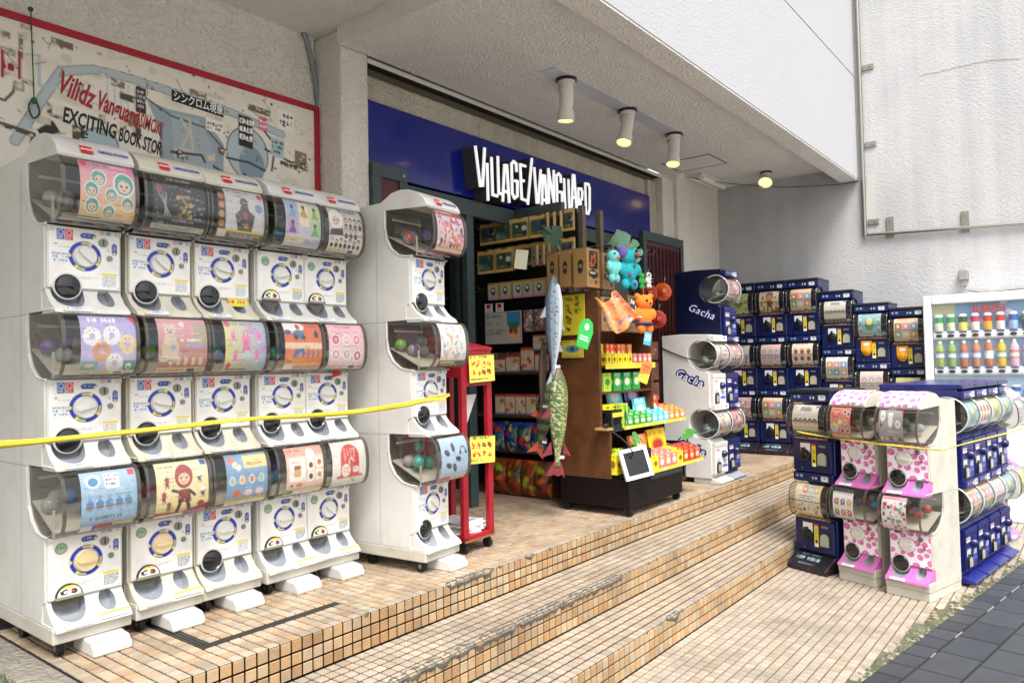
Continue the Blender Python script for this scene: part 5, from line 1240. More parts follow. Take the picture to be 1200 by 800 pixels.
tag(MB().box(8.14, 8.70, 1.31, 1.70, -.459, -.371).build('platform', mat('platform_black', 0x1a1a1a, 0.6)), 'low black platform under the lowest navy machine by the drinks machine', 'platform')

# ------------------------------------------------------------------ tower: white and blue
barrel_station('capsule_machine', 'white two tier capsule machine with Gacha lettering on its side, right of the wooden stand', None, (6.0, 2.59, 0), 0, 2, [3, 19], W=.29, col='white', logos=True, foot='white', seed=1)
barrel_station('capsule_machine', 'tall dark blue three tier capsule machine just behind the white one beside the stand', None, (6.31, 2.60, 0), 0, 3, [23, 7, 15], W=.29, col='navy', logos=True, foot='grey', seed=2)
b = MB(); b.tube(smoothline([at(776, 408, 0, 5.993), at(800, 418, 0, 5.990), at(837, 428, 0, 5.993)], 5), .006, 6)
tag(b.build('black_strap', M_black, smooth=50), 'black strap running across the side of the white two tier machine', 'strap')

# ------------------------------------------------------------------ cluster at the street corner
SZ = .93
zg = ZR[3]
G3 = 'pink dotted capsule machines'
station('capsule_machine', 'right hand capsule machine of the pink dotted pair, grey cat poster on top', G3, (5.235, 1.135, zg), rad(-105), 2, ['charms', 'greycat'], W=.29, style='pink', scale=(SZ, SZ, .925), seed=11, prm=60, caps=[['red', 'clear'], ['clear', 'red', 'green']])
station('capsule_machine', 'left hand capsule machine of the pink dotted pair, coral poster of dishes on top', G3, (5.405, 1.465, zg), rad(-111), 2, ['elephants', 'curry'], W=.29, style='pink', scale=(SZ, SZ, .925), seed=12, prm=60, caps=[['blue', 'red', 'clear'], ['red']])
navy_station('capsule_machine', 'navy capsule machine with a black base ramp, left of the pink dotted pair', None, (5.60, 1.815, zg), rad(-111), 2, ['yellowpets', 'faces5'], W=.335, scale=(1, 1, .972), seed=13, prm=60)
G4 = 'royal blue capsule machines facing the street'
ddir = rad(-7.9)
nm = ['nearest', 'second', 'third', 'farthest']
for k in range(4):
    x, y = 5.635+.285*k*math.cos(ddir), .742+.285*k*math.sin(ddir)
    barrel_station('capsule_machine', 'royal blue capsule machine facing the street, %s of four from the corner' % nm[k], G4, (x, y, zg+.02), ddir, 2, [(26, 10, 4, 9)[k], (17, 8, 5, 25)[k]], W=.28, col='royal', foot='blue', scale=(1, 1, .995), seed=20+k, D=.5, lid=True)
station('capsule_machine', 'pink dotted capsule machine at the far end of the royal blue ones', G3, (6.80, .60, zg), ddir, 2, [5, 6], W=.28, style='pink', scale=(1, 1, .905), seed=15, prm=30)
station('capsule_machine', 'pink dotted capsule machine behind the pair, only its dotted top in sight', G3, (5.95, 1.52, zg), rad(-111), 2, [5, 6], W=.28, style='pink', scale=(1, 1, .905), seed=16, prm=30)
cl = [at(930, 500, 0, 5.62), at(938, 506, 0, 5.50), at(985, 514, 0, 5.36), at(1040, 521, 0, 5.15), at(1098, 527, 0, 5.08)]
cl += [at(1105, 527, 0, 5.12), at(1130, 520, 0, 5.55), at(1165, 511, 1, .60), at(1200, 502, 1, .50), at(1230, 495, 1, .45)]
ribbon('barrier_tape', cl, .012, .9, 'thin yellow tape wrapped round the pink and blue machines at the street corner', seed=3)
b = MB(); b.tube([at(1164+12*math.cos(a_), 657+2.2*math.sin(a_), 2, zg+.015) for a_ in [k*.5 for k in range(14)]], .006, 6)
tag(b.build('tape_scrap', M_yellow, smooth=50), 'small loop of yellow tape lying on the paving by the blue machines', 'tape')

# ------------------------------------------------------------------ drinks vending machine
vm = thing('vending_machine', 'white drinks vending machine with KIRIN on its blue display, at the right edge', 'vending machine', (8.02, 1.33, zg), rad(-90))
vw, vh, vd = 1.12, 2.07, .70
b = MB(); fx0, fx1, fz0, fz1 = .07, vw-.06, 1.10, 1.985
b.box(0, vw, .09, vd, 0, vh); b.box(0, fx0, 0, .09, 0, vh); b.box(fx1, vw, 0, .09, 0, vh); b.box(fx0, fx1, 0, .09, fz1, vh); b.box(fx0, fx1, 0, .09, 0, fz0)
b.build('cabinet', mat('vending_white', 0xe9eaec, 0.3, dirt=0xa0a09a, dirt_amt=.15), vm, bevel=.012)
cvk = Cv(120, 96, 0x8fc4ea, 2, 5)
cvk.grad(0x84bce8, 0xc4e2f4)
for k in range(26): cvk.e(cvk.rg.random(), cvk.rg.random(), cvk.rg.uniform(.03, .12), cvk.rg.uniform(.01, .04), cvk.rg.choice((0xc6e0f2, 0xe6f2fa, 0x7ab6e2, 0x4c8ccc)), cvk.rg.uniform(-.4, .1))
cvk.r(.0, .0, .19, .12, 0xd9dcb0)
put('display_back', print_mesh('display_back', cvk, lambda u, v: (fx0+(fx1-fx0)*u, .0885, fz1-(fz1-fz0)*v), M_print), vm)
text('lettering', 'KIRIN', .082, mat('kirin_red', 0xc01c28, .4), vm, face_m((.53, .03, 1.925), (1, 0, 0)), off=.003, sx=1.25)
bot = [(0xe4e8c8, 0x3a9a50), (0xe0e6c4, 0x3a9a50), (0xf0e070, 0x305030), (0xeef0ee, 0xc03060), (0xe8b040, 0xc04028), (0xe8e4e0, 0xc83030), (0xa0c4e8, 0x3060b0), (0x405048, 0x70a850), (0x3c4c48, 0x70a850), (0xe8e0dc, 0xc06040), (0xd8e4f0, 0x4068b0), (0xe0d8c8, 0xa04040),
       (0x9cb060, 0x2a6a48), (0x8cae60, 0x2a6a48), (0xb87048, 0x3c64b0), (0xc08058, 0x3c64b0), (0xb87850, 0xe0e0d8), (0xe8b830, 0x4a8a40), (0xe4b8d0, 0xd04850), (0xe4c0d4, 0xd04850), (0xd0d8f0, 0x6050a0), (0xd4dcf0, 0x6050a0), (0xc8e4f0, 0x3a80c0), (0xd0d0d8, 0x3a60a0)]
M_btn = mat('button_dark', 0x26221f, 0.3); M_pet = mat('bottle_print', rough=.15, attr='Col')
for row, z0 in enumerate((1.735, 1.40, 1.12)):
    MB().box(fx0+.005, fx1-.005, .03, .088, z0-.085, z0-.006).build('shelf', mat('shelf_white', 0xeef0f2, .3), vm, bevel=.02)
    for k in range(10):
        x = fx0+.055+.098*k; ca, cb_ = [lin(q) for q in bot[(row*12+k) % 24]]
        hgt = .165 if row == 0 else .245 if row == 1 else .12
        b = MB(); r_ = .036
        rings_ = [(r_*.9, 0, ca), (r_, .01, ca), (r_, hgt*.3, ca), (r_*1.01, hgt*.3, cb_), (r_*1.01, hgt*.42, (.9, .9, .88)), (r_*1.01, hgt*.58, cb_), (r_, hgt*.6, ca), (r_, hgt*.75, ca), (r_*.45, hgt*.9, ca), (r_*.45, hgt*.91, (.9, .9, .9)), (r_*.42, hgt, (.9, .9, .9))]
        if row != 1: rings_ = [(r_*.92, 0, ca), (r_, .008, ca), (r_, hgt*.45, ca), (r_, hgt*.5, cb_), (r_, hgt*.8, cb_), (r_, hgt*.82, (.85, .88, .85)), (r_*.8, hgt*.95, (.85, .85, .85)), (r_*.78, hgt*.96, ca)]
        for q, (rr2, hh, cc) in enumerate(rings_):
            for i in range(10): b.v.append((rr2*math.cos(i*.6283), rr2*math.sin(i*.6283), hh)); b.c.append(cc)
        for q in range(len(rings_)-1):
            for i in range(10): b.f.append((q*10+i, q*10+(i+1) % 10, (q+1)*10+(i+1) % 10, (q+1)*10+i)); b.m.append(0)
        o = b.build('bottle', M_pet, vm, smooth=40, col=True); o.location = (x, .05, z0-.006)
        o = put('button', cached('vbtn', lambda: MB().prism([(.024*math.cos(a_)*1.15, .016*math.sin(a_)) for a_ in [k_*.5236 for k_ in range(12)]], .024, .031, 'y').mesh('button', M_btn, smooth=30)), vm); o.location = (x, 0, z0-.048)
        MB().box(x-.033, x+.033, .0275, .0295, z0-.024, z0-.012).build('price_tag', mat('price_blue', 0x5070b0, .4), vm)
MB().box(fx0, fx1, .012, .014, fz0, fz1).build('glass', clear_mat('vend_glass', 0xffffff, .6, .02), vm)
MB().box(.30, 1.02, .09, .1, vh-.055, vh-.051).build('top_seam', M_grey, vm)
bb = MB(); bb.box(8.70, 8.80, 1.03, 1.11, 1.80, 1.90); bb.box(8.715, 8.79, 1.045, 1.095, 1.74, 1.8)
tag(bb.build('junction_box', mat('jb_grey', 0x84847f, .5), bevel=.006), 'small grey junction box on the end wall above the drinks machine', 'box')
b = MB(); b.tube([at(1133, 340, 0, 8.77), at(1150, 343, 0, 8.77), at(1175, 341, 0, 8.77), at(1200, 338, 0, 8.77), at(1230, 335, 0, 8.77)], .004, 6)
tag(b.build('thin_cable', M_dark, smooth=40), 'thin cable leading right from the junction box above the drinks machine', 'cable')

# ------------------------------------------------------------------ pipes on the end wall
px_ = 8.77
v = thing('wall_pipe', 'vertical metal pipe clipped to the end wall beside the parapet corner', 'pipe', (px_, 1.985, 0))
b = MB(); b.tube([(0, .0, 2.36), (0, .0, 3.0), (0, -.0, 7.9)], .022, 10); b.build('tube', M_metal, v, smooth=50)
def clip(par, y, z, hor=True):
    b = MB()
    if hor: b.box(.012, .028, y-.11, y, z-.03, z+.03); b.cyl((.012, y-.075, z), (-1, 0, 0), .010, .008, 8)
    else: b.box(.012, .028, y-.035, y+.035, z-.09, z+.13); b.cyl((.012, y, z+.09), (-1, 0, 0), .010, .008, 8); b.cyl((.012, y, z-.06), (-1, 0, 0), .010, .008, 8)
    b.build('bracket', mat('clip_grey', 0x8f8b80, .45, .5), par, bevel=.003)
for z in (4.21, 3.36, 2.51): clip(v, -.03, z)
h = thing('wall_pipe', 'horizontal metal pipe clipped to the end wall above the navy machines', 'pipe', (px_, 0, 0))
pa_, pb_ = at(1016, 275, 0, px_), at(1200, 262, 0, px_); dd = (pb_-pa_)
b = MB(); b.tube([(0, pa_.y, pa_.z), (0, pb_.y, pb_.z), (0, (pb_+dd).y, (pb_+dd).z)], .018, 10); b.build('tube', M_metal, h, smooth=50)
for px in (1043, 1131):
    q = at(px, 268 if px < 1100 else 262, 0, px_); clip(h, q.y, q.z, False)

# ------------------------------------------------------------------ ceiling lamps, hatch, tube light, cable
M_lamp = mat('lamp_body', 0xd8d5cc, 0.4); M_bulb = mat('bulb_warm', 0xfff0c0, .3, emit=0xffd060, estr=1.7)
mp_ = MB().box(4.08, 6.1, 2.80, 2.93, 3.0235, 3.0285).build('mounting_plate', mat('plate_metal', 0xc8cad0, .4, .1)); tag(mp_, 'thin metal strip on the canopy ceiling that carries three spotlights', 'plate')
def spot(loc, zc, tilt, aim, label, on=True, small=False):
    t = thing('spotlight', label, 'spotlight', (loc[0], loc[1], zc), 0, 'warm spotlights under the canopy')
    k = .8 if small else 1.0
    b = MB(); b.cyl((0, 0, 0), (0, 0, -1), .075*k, .018, 24, mi=1); b.cyl((0, 0, -.018), (0, 0, -1), .062*k, .02, 20); b.cyl((0, 0, -.036), (0, 0, -1), .022*k, .06*k, 10)
    b.build('mount', [M_lamp, M_dark], t, smooth=40)
    d = Vector((math.sin(tilt)*math.cos(aim), math.sin(tilt)*math.sin(aim), -math.cos(tilt))); p = Vector((0, 0, -.075*k))-d*.02
    h_ = MB(); L = .235 if not small else .12
    h_.lathe(p, d, [(.02, -.03), (.045, -.03), (.049, 0), (.049, L*.5), (.043, L*.58), (.058, L*.76), (.062, L), (.056, L), (.051, L-.015)] if not small else [(.02, -.02), (.04, -.015), (.045, .02), (.075, L*.8), (.08, L), (.073, L), (.066, L-.012)], 24)
    ho = h_.build('lamp_head', M_lamp, t, smooth=40)
    MB().lathe(p+d*(L-.012), d, [(.052 if not small else .07, 0), (.04, .010), (.001, .013)], 20).build('bulb', M_bulb, ho, smooth=60)
    b = MB(); b.cyl(p+Vector((0, .055, .0)), (0, 1, 0), .02, .02, 10); b.build('swivel', M_lamp, t, smooth=40)
spot((4.30, 2.865), 3.0235, rad(6), rad(60), 'spotlight nearest the camera, hanging straight down from the canopy')
spot((5.15, 2.86), 3.0235, rad(-20), rad(0), 'middle spotlight of the three on the metal strip, tilted a little left')
spot((5.97, 2.865), 3.0235, rad(-16), rad(10), 'spotlight farthest along the metal strip, next to the ceiling hatch')
spot((8.35, 2.90), 3.15, rad(38), rad(190), 'short spotlight on the recess ceiling by the end wall', small=True)
ht = thing('ceiling_hatch', 'square access hatch with a dark rim in the canopy ceiling', 'hatch', (6.80, 2.90, 3.03))
b = MB(); b.box(0, .44, 0, .012, -.004, .0); b.box(0, .44, .50, .512, -.004, 0); b.box(0, .012, .012, .50, -.004, 0); b.box(.428, .44, .012, .50, -.004, 0); b.build('rim', mat('rim_dark', 0x4a463f, .6), ht)
MB().box(.012, .428, .012, .50, -.0025, 0).build('door', M_soffit, ht)
tl = thing('tube_light', 'unlit fluorescent tube fitting on the recess ceiling', 'light', (7.86, 3.47, 3.15))
MB().box(0, .70, -.03, .03, -.03, 0).build('housing', M_lamp, tl, bevel=.004); MB().cyl((.03, 0, -.052), (1, 0, 0), .028, .64, 14).build('tube', mat('tube_white', 0xe8e6dc, .3), tl, smooth=40)
b = MB(); b.tube(smoothline([at(800, 207, 2, 3.12), at(845, 214, 2, 3.10), at(890, 218, 0, 8.3), at(933, 219, 0, 8.72), at(985, 216, 0, 8.75), at(1008, 212, 0, 8.76)], 5), .004, 6)
tag(b.build('ceiling_cable', M_dark, smooth=40), 'thin black cable running below the recess ceiling past the short spotlight', 'cable')
# yellow handwritten strip on the third machine
o = put('paper_strip', print_mesh('paper_strip', Cv(26, 10, 0xe8d83c, 3, 3).t(.03, .2, .94, .6, 0xb83058), lambda u, v: (.10*u, 0, -.035*v), M_print)); o.location = (1.86, 3.114, 1.375); tag(o, 'small yellow strip with red writing on the third white machine, upper tier', 'sticker')
# ------------------------------------------------------------------ doors, frames and stock in the shop opening
M_teal = mat('teal_paint', 0x33474a, .5, var=.15, vscale=12, dirt=0x6a5138, dirt_amt=.6, dscale=14); M_maroon = mat('maroon_panel', 0x4c1018, .4, var=.1)
def door(label, x0, x1, y, z1):
    t = thing('folding_door', label, 'door', (x0, y, 0)); w = x1-x0
    b = MB(); b.box(0, w, 0, .05, z1-.09, z1); b.box(w-.07, w, 0, .05, 0, z1-.09); b.box(0, .07, 0, .05, 0, z1-.09); b.build('frame', M_teal, t, bevel=.003)
    MB().box(.07, w-.07, .015, .035, 0, z1-.09).build('panel', M_maroon, t)
    for q in (.03, z1-.05): MB().cyl((w-.035, 0, q), (0, -1, 0), .012, .004, 8).build('bolt', M_metal, t)
    return t
door('teal framed maroon door leaf behind the lone white machine', 3.166, 3.47, 3.60, 2.36)
d2 = door('teal framed maroon door leaf between the plush toys and the blue tower', 6.55, 7.45, 3.50, 2.34)
b = MB(); [b.box(.1+k*.08, .103+k*.08, -.001, .012, .1, 2.2) for k in range(10)]; [b.box(.07, .83, -.001, .012, .15+k*.1, .153+k*.1) for k in range(20)]
b.build('mesh_grille', mat('grille_dark', 0x2c0a10, .5), d2)
fr = thing('door_frame', 'dark teal steel frame of the shop entrance', 'frame', (3.5, 3.66, 0))
b = MB(); b.box(0, 3.7, 0, .05, 2.16, 2.28); b.box(.0, .06, 0, .05, 0, 2.16); b.box(.62, .70, 0, .05, 0, 2.16); b.build('frame', M_teal, fr, bevel=.003)
MB().box(.3, .325, .01, .03, .0, 1.72).build('handle_bar', mat('steel_dull', 0x8a8c8c, .35, .7), fr)
# rack seen in the dark left part of the opening
rk = thing('wire_rack', 'dark wire rack with brown boxed goods inside the entrance', 'rack', (3.85, 4.1, 0))
b = MB(); [b.box(x, x+.02, 0, .02, 0, 1.9) for x in (0, .55)]; [b.box(0, .57, 0, .3, z, z+.015) for z in (.3, .62, .94, 1.26, 1.58)]; b.build('frame', M_dark, rk)
prd = random.Random(2)
def goods_canvas(kind, sd):
    cv = Cv(18, 22, 0xb8935a, 3, sd); rg = cv.rg
    if kind == 'card':
        cv.r(0, 0, 1, 1, 0xdcb464).rr(.08, .2, .92, .86, .06, 0x3c5448).r(.35, .0, .65, .06, 0x3c3020)
        for k in range(7): cv.c(rg.uniform(.2, .8), rg.uniform(.28, .75), rg.uniform(.07, .15), rg.choice((0x3c6878, 0xd8d8c8, 0x202830, 0x78a088, 0x4c5878)))
        cv.t(.15, .74, .7, .08, 0xd8b860)
    elif kind == 'cardpink':
        cv.r(0, 0, 1, 1, 0xc8a468).rr(.08, .15, .92, .8, .06, 0xa8b89c).e(.5, .45, .2, .3, 0x23262c).c(.5, .4, .12, 0xe8d8c8).r(0, .8, 1, 1, 0xc888a8)
    elif kind == 'box':
        cv.r(0, 0, 1, 1, 0xd8c8a8).r(0, 0, 1, .14, 0xc84840)
        for k in range(12): cv.c(rg.uniform(.1, .9), rg.uniform(.25, .85), rg.uniform(.05, .12), rg.choice((0xd87858, 0x5c8c68, 0xf0e8d8, 0xc03c40, 0xe0b060)))
        cv.r(0, .88, 1, 1, 0x40689c)
    elif kind == 'bag':
        cv.r(0, 0, 1, 1, 0x23307c)
        for k in range(26): cv.e(rg.uniform(0, 1), rg.uniform(0, 1), rg.uniform(.05, .22), rg.uniform(.03, .1), rg.choice((0x2c6c3c, 0x24489c, 0xd8b030, 0xc83828, 0x70a848, 0x182860)), rg.uniform(0, 3))
    elif kind == 'bagorange':
        cv.r(0, 0, 1, 1, 0x7a3a18)
        for k in range(26): cv.e(rg.uniform(0, 1), rg.uniform(0, 1), rg.uniform(.05, .22), rg.uniform(.03, .1), rg.choice((0x2c3c24, 0xc86820, 0x3c2c20, 0x90a830, 0xa02818, 0x503018)), rg.uniform(0, 3))
    elif kind == 'brown':
        cv.r(0, 0, 1, 1, 0x5c3828)
        for k in range(10): cv.c(rg.uniform(.1, .9), rg.uniform(.1, .9), rg.uniform(.05, .12), rg.choice((0x8c4c34, 0x402820, 0xa06848)))
    elif kind == 'clearbag':
        cv.r(0, 0, 1, 1, 0x8a7466)
        for k in range(30): cv.e(rg.uniform(0, 1), rg.uniform(0, 1), .09, .05, rg.choice((0xc8b0a0, 0xa04c40, 0xd8cfc4, 0x6c5448)), rg.uniform(0, 3))
    return cv
_gd = {}
def goods(name, kind, sd, w, h, d, loc, label, cat, group, side=0xb08c50, ry=0.0, rz=0.0, puffy=False, facing='x'):
    """box or bag whose printed face looks to -X (facing x) or -Y (facing y)"""
    key = (kind, sd, w, h, d, puffy, facing, side)
    if key not in _gd:
        if facing == 'x': fn = lambda u, v, e=0: (-.0006-e, w*(.5-u), h*(1-v))
        else: fn = lambda u, v, e=0: (w*(u-.5), -.0006-e, h*(1-v))
        pz = (lambda u, v: fn(u, v, (d*.5)*math.sin(math.pi*u)**.6*math.sin(math.pi*v)**.6 + .004*math.sin(u*17+v*23) if puffy else 0))
        pm = print_mesh(name + '_print', goods_canvas(kind, sd), pz, M_print if not puffy else mat('foil_print', rough=.25, attr='Col'))
        b = MB()
        if facing == 'x': b.box(0, d, -w/2, w/2, 0, h)
        else: b.box(-w/2, w/2, 0, d, 0, h)
        _gd[key] = (b.mesh(name, mat('side_%06x' % side, side, .5)), pm)
    bm_, pm = _gd[key]; o = put(name, bm_); put(name + '_print', pm, o); o.location = loc; o.rotation_euler = (0, ry, rz)
    return tag(o, label, cat, group)
for r_ in range(4):
    for k in range(3): goods('boxed_goods', 'brown', k+r_ % 2, .15, .22, .2, (3.95+.18*k, 4.12, .32+.32*r_), 'brown printed box, %s of its board, %s board up on the dark wire rack' % (('left', 'middle', 'right')[k], ('first', 'second', 'third', 'fourth')[r_]), 'box', 'brown boxes on the dark wire rack', facing='y', side=0x4c3020)
o = MB().ell((3.95, 4.0, 1.72), (.11, .1, .1), 16, 10).build('yellow_cushion', mat('dull_yellow', 0x9a7420, .8), smooth=60); tag(o, 'dull yellow round soft toy in the dark behind the lone white machine', 'toy')

# inner shelf unit facing left
SX = 4.70
def sz(py): return 2.103-(py-275)*.00700+.01
def sy(px): return 3.92-(px-565)*.0088+.06
sh = thing('shelf_unit', 'dark shelf unit inside the entrance, stocked with cards, snacks and toy bags', 'shelf', (SX, 3.2, 0))
for x_ in (.12,):
    for k in range(6): goods('toy_bag', 'clearbag', k % 3, .15, .16, .05, (SX+x_, 3.28+.16*k, .986), 'pale snack bag in the shade at the back of the shelf, %s from the right' % ('first', 'second', 'third', 'fourth', 'fifth', 'sixth')[k], 'bag', 'pale snack bags at the back', side=0x8a7466)
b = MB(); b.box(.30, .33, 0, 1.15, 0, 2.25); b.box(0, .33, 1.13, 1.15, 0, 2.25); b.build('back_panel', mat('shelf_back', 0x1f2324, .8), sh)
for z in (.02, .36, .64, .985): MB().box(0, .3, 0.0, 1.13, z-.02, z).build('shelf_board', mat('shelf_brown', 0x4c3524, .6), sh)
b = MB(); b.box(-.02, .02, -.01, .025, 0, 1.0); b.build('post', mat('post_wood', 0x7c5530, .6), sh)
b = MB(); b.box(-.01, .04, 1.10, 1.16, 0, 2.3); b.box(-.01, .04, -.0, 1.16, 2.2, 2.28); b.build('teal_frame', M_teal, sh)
for z in (2.16, 1.90, 1.67):
    b = MB()
    for k in range(6): b.tube([(.29, .12+.17*k, z), (-.06, .12+.17*k, z), (-.07, .12+.17*k, z+.015)], .003, 5)
    b.build('hook_row', M_metal, sh)
for z_, kd, hh in ((sz(283), 'card', .17), (sz(315), 'card', .17), (sz(349), 'cardpink', .125)):
    for k in range(7): goods('carded_toy', kd, k % 3 if kd == 'card' else k % 2, .125, hh, .02, (SX+.03, sy(572+14*k), z_), 'carded toy hanging behind the front ones, %s from the left, %s row' % (('first', 'second', 'third', 'fourth', 'fifth', 'sixth', 'seventh')[k], 'top' if z_ > 2 else 'middle' if z_ > 1.75 else 'third'), 'toy pack', 'carded toys behind the front ones')
k = 0
for px in (576, 594, 613, 634): goods('carded_toy', 'card', k % 3, .17, .17, .03, (SX-.07, sy(px), sz(288)), 'mustard carded toy, %s from the left in the top row of the inner shelf' % ('first', 'second', 'third', 'fourth')[k], 'toy pack', 'mustard carded toys in the top row'); k += 1
for k2, px in enumerate((642, 648, 654)): goods('carded_toy', 'card', 1, .10, .155, .02, (SX-.08+.012*(px-642)/6, sy(px), sz(286)), 'narrow mustard card seen edge on, %s of three at the right of the top row' % ('first', 'second', 'third')[k2], 'toy pack', 'edge on cards in the top row', rz=rad(-40))
for px in (575, 596): goods('carded_toy', 'card', k % 3, .178, .185, .03, (SX-.09, sy(px), sz(322)), 'mustard carded toy, %s of the two at the left of the middle row' % ('left' if px == 575 else 'right'), 'toy pack', 'mustard carded toys in the middle row'); k += 1
o = MB().box(0, .02, -.05, .05, 0, .15).build('silver_card', mat('foil_silver', 0xd8d0b8, .2, .6)); o.location = (SX-.12, sy(617), sz(322)); o.rotation_euler = (rad(8), 0, rad(25)); tag(o, 'shiny silver card in the middle row of the inner shelf', 'toy pack')
for k2, px in enumerate((630, 637, 643, 648, 652)): goods('carded_toy', 'cardpink', 0, .12, .15, .02, (SX-.09, sy(px), sz(320)), 'pink edged card, %s of five overlapping at the right of the middle row' % ('first', 'second', 'third', 'fourth', 'fifth')[k2], 'toy pack', 'overlapping pink edged cards', rz=rad(-35))
for k2, px in enumerate((582, 596, 611, 621, 634)): goods('carded_toy', 'cardpink', 0 if k2 < 2 else 1, .105, .125, .025, (SX-.08, sy(px), sz(353)), 'small pink edged card, %s from the left in the third row of the inner shelf' % ('first', 'second', 'third', 'fourth', 'fifth')[k2], 'toy pack', 'pink edged cards in the third row')
for px in (570, 583):
    o = MB().box(-.004, 0, -.04, .04, 0, .07).build('payment_sticker', M_inkwhite); o.location = (SX-.012, sy(px), sz(366)); tag(o, 'small white and red PayPay sticker on the shelf edge', 'sticker', None, None)
    o['label'] = 'white and red PayPay sticker, %s of the two on the inner shelf' % ('left' if px == 570 else 'right')
    MB().box(-.0055, -.004, -.02, .02, .03, .062).build('emblem', M_inkred, o); text('lettering', 'PayPay', .02, M_ink, o, face_m((-.0055, 0, .015), (0, -1, 0)))
pb = Cv(60, 34, 0xb9b7ae, 3, 3); pb.t(.04, .12, .5, .1, 0x444444).t(.04, .32, .45, .1, 0x555555).t(.04, .55, .5, .18, 0x444444, 2).r(.6, .04, .95, .9, 0x3c88c0).r(.6, .45, .95, .9, 0xd8b890).c(.7, .6, .05, 0x6a3c34).c(.82, .6, .06, 0xc04838).e(.78, .45, .14, .06, 0x3c7848).r(.95, .04, .98, .9, 0xd890a8)
o = put('notice_poster', print_mesh('notice_poster', pb, lambda u, v: (-.002, .19*(1-2*u), .13*(1-2*v)), M_print)); o.location = (SX-.025, sy(588), sz(385)); tag(o, 'grey notice with a blue picture, propped on the inner shelf below the stickers', 'poster')
for k2, px in enumerate((617, 630)): goods('snack_bag', 'clearbag', k2, .09, .17, .06, (SX-.03, sy(px), sz(391)), 'clear bag of small snacks, %s of the pair on the inner shelf' % ('left' if k2 == 0 else 'right'), 'bag', 'clear snack bags', puffy=True, side=0x8a7466)
for k2, (px, py, w, h) in enumerate(((594, 437, .135, .14), (611, 437, .13, .20), (627, 437, .13, .15), (625, 413, .13, .13), (578, 437, .125, .12))): goods('snack_box', 'box', k2 % 3, w, h, .08, (SX+.02, sy(px), sz(py)), 'red and cream snack box, %s of the upper shelf board group' % ('one', 'two', 'three', 'four on top', 'five, the lowest')[k2], 'box', 'snack boxes on the upper shelf board', side=0xb84038)
for k2, px in enumerate((578, 590, 602, 614, 626)): goods('snack_box', 'box', k2 % 3, .098, .17, .08, (SX+.02, sy(px), sz(486)), 'striped snack box, %s from the left on the middle shelf board' % ('first', 'second', 'third', 'fourth', 'fifth')[k2], 'box', 'snack boxes on the middle shelf board', side=0xb84038)
for k2, px in enumerate((577, 592, 607, 622)): goods('toy_bag', 'bag', k2 % 3, .16, .25, .12, (SX+.02, sy(px), sz(529)), 'blue and green foil bag, %s from the left on the lower shelf board' % ('first', 'second', 'third', 'fourth')[k2], 'bag', 'blue foil bags', puffy=True, side=0x1c2860)
for k2, px in enumerate((579, 595, 612, 626)): goods('toy_bag', 'bagorange', k2 % 3, .18, .29, .14, (SX+.01, sy(px), sz(577)), 'orange and dark foil bag, %s from the left on the bottom shelf board' % ('first', 'second', 'third', 'fourth')[k2], 'bag', 'orange foil bags', puffy=True, side=0x5c3018)

# ------------------------------------------------------------------ red magazine rack
rk = thing('magazine_rack', 'narrow red wooden rack on casters with yellow handwritten signs', 'rack', (3.075, 2.79, 0), rad(2))
M_red = mat('red_paint', 0x9a1424, .45, var=.08, dirt=0x5c1018, dirt_amt=.4, dscale=10)
b = MB(); w = .27; d = .32
for x in (0, w-.042):
    for y in (0, d-.03): b.box(x, x+.042, y, y+.03, .07, 1.13 if y == 0 else 1.16)
b.build('post', M_red, rk, bevel=.003)
MB().prism([(0.001, .98), (d, .98), (d, 1.20), (.001, 1.14)], 0.001, .0409, 'x').build('side_board', M_red, rk)
MB().prism([(0, 1.131), (0, 1.15), (d, 1.215), (d, 1.19)], -.012, w+.01, 'x').build('sloped_top', M_red, rk, bevel=.003)
MB().prism([(0.042, .93), (w-.042, .93), (w-.042, 1.13), (0.042, 1.13)], .004, .02, 'y').build('front_board', M_red, rk)
MB().prism([(0.042, .88), (w-.08, .88), (.045, .62)], .05, .054, 'y').build('white_paper', mat('paper_grey', 0xb9b5b0, .6), rk)
MB().box(0, w, 0, d, .07, .10).build('bottom_board', M_red, rk, bevel=.003); MB().box(.003, w-.003, -.002, .0, .065, .075).build('wood_edge', mat('wood_edge', 0x8a6238, .7), rk)
MB().box(.042, w-.042, .02, d-.02, .60, .615).build('shelf_board', M_red, rk)
for x in (.03, w-.03):
    for y in (.03, d-.03): MB().cyl((x-.012, y, .027), (1, 0, 0), .027, .024, 14).box(x-.015, x+.015, y-.012, y+.012, .04, .07).build('caster', M_black, rk, smooth=30)
def handsign(seed, c1='red'):
    cv = Cv(44, 48, 0xe8dc5c, 3, seed); rg = cv.rg
    cv.r(0, 0, 1, .05, 0x7c7020).t(.06, .05, .86, .14, 0x2a2820, 1); cols = (0xd83428, 0xd83428)
    for row in range(2):
        for k in range(4):
            x = .1+.2*k; y = .24+.3*row
            for q in range(4):
                a = (x+rg.uniform(0, .14), y+rg.uniform(0, .22)); b_ = (x+rg.uniform(0, .16), y+rg.uniform(0, .22)); cv.l([a, b_], .045, 0xd83428)
            if row == seed % 2 and k > 1: cv.l([(x, y), (x+.14, y+.2)], .03, 0x1c1c1c).ring(x+.08, y+.1, .05, .08, 0x1c1c1c)
    cv.t(.06, .84, .86, .12, 0x2a2820); return cv.n(.05)
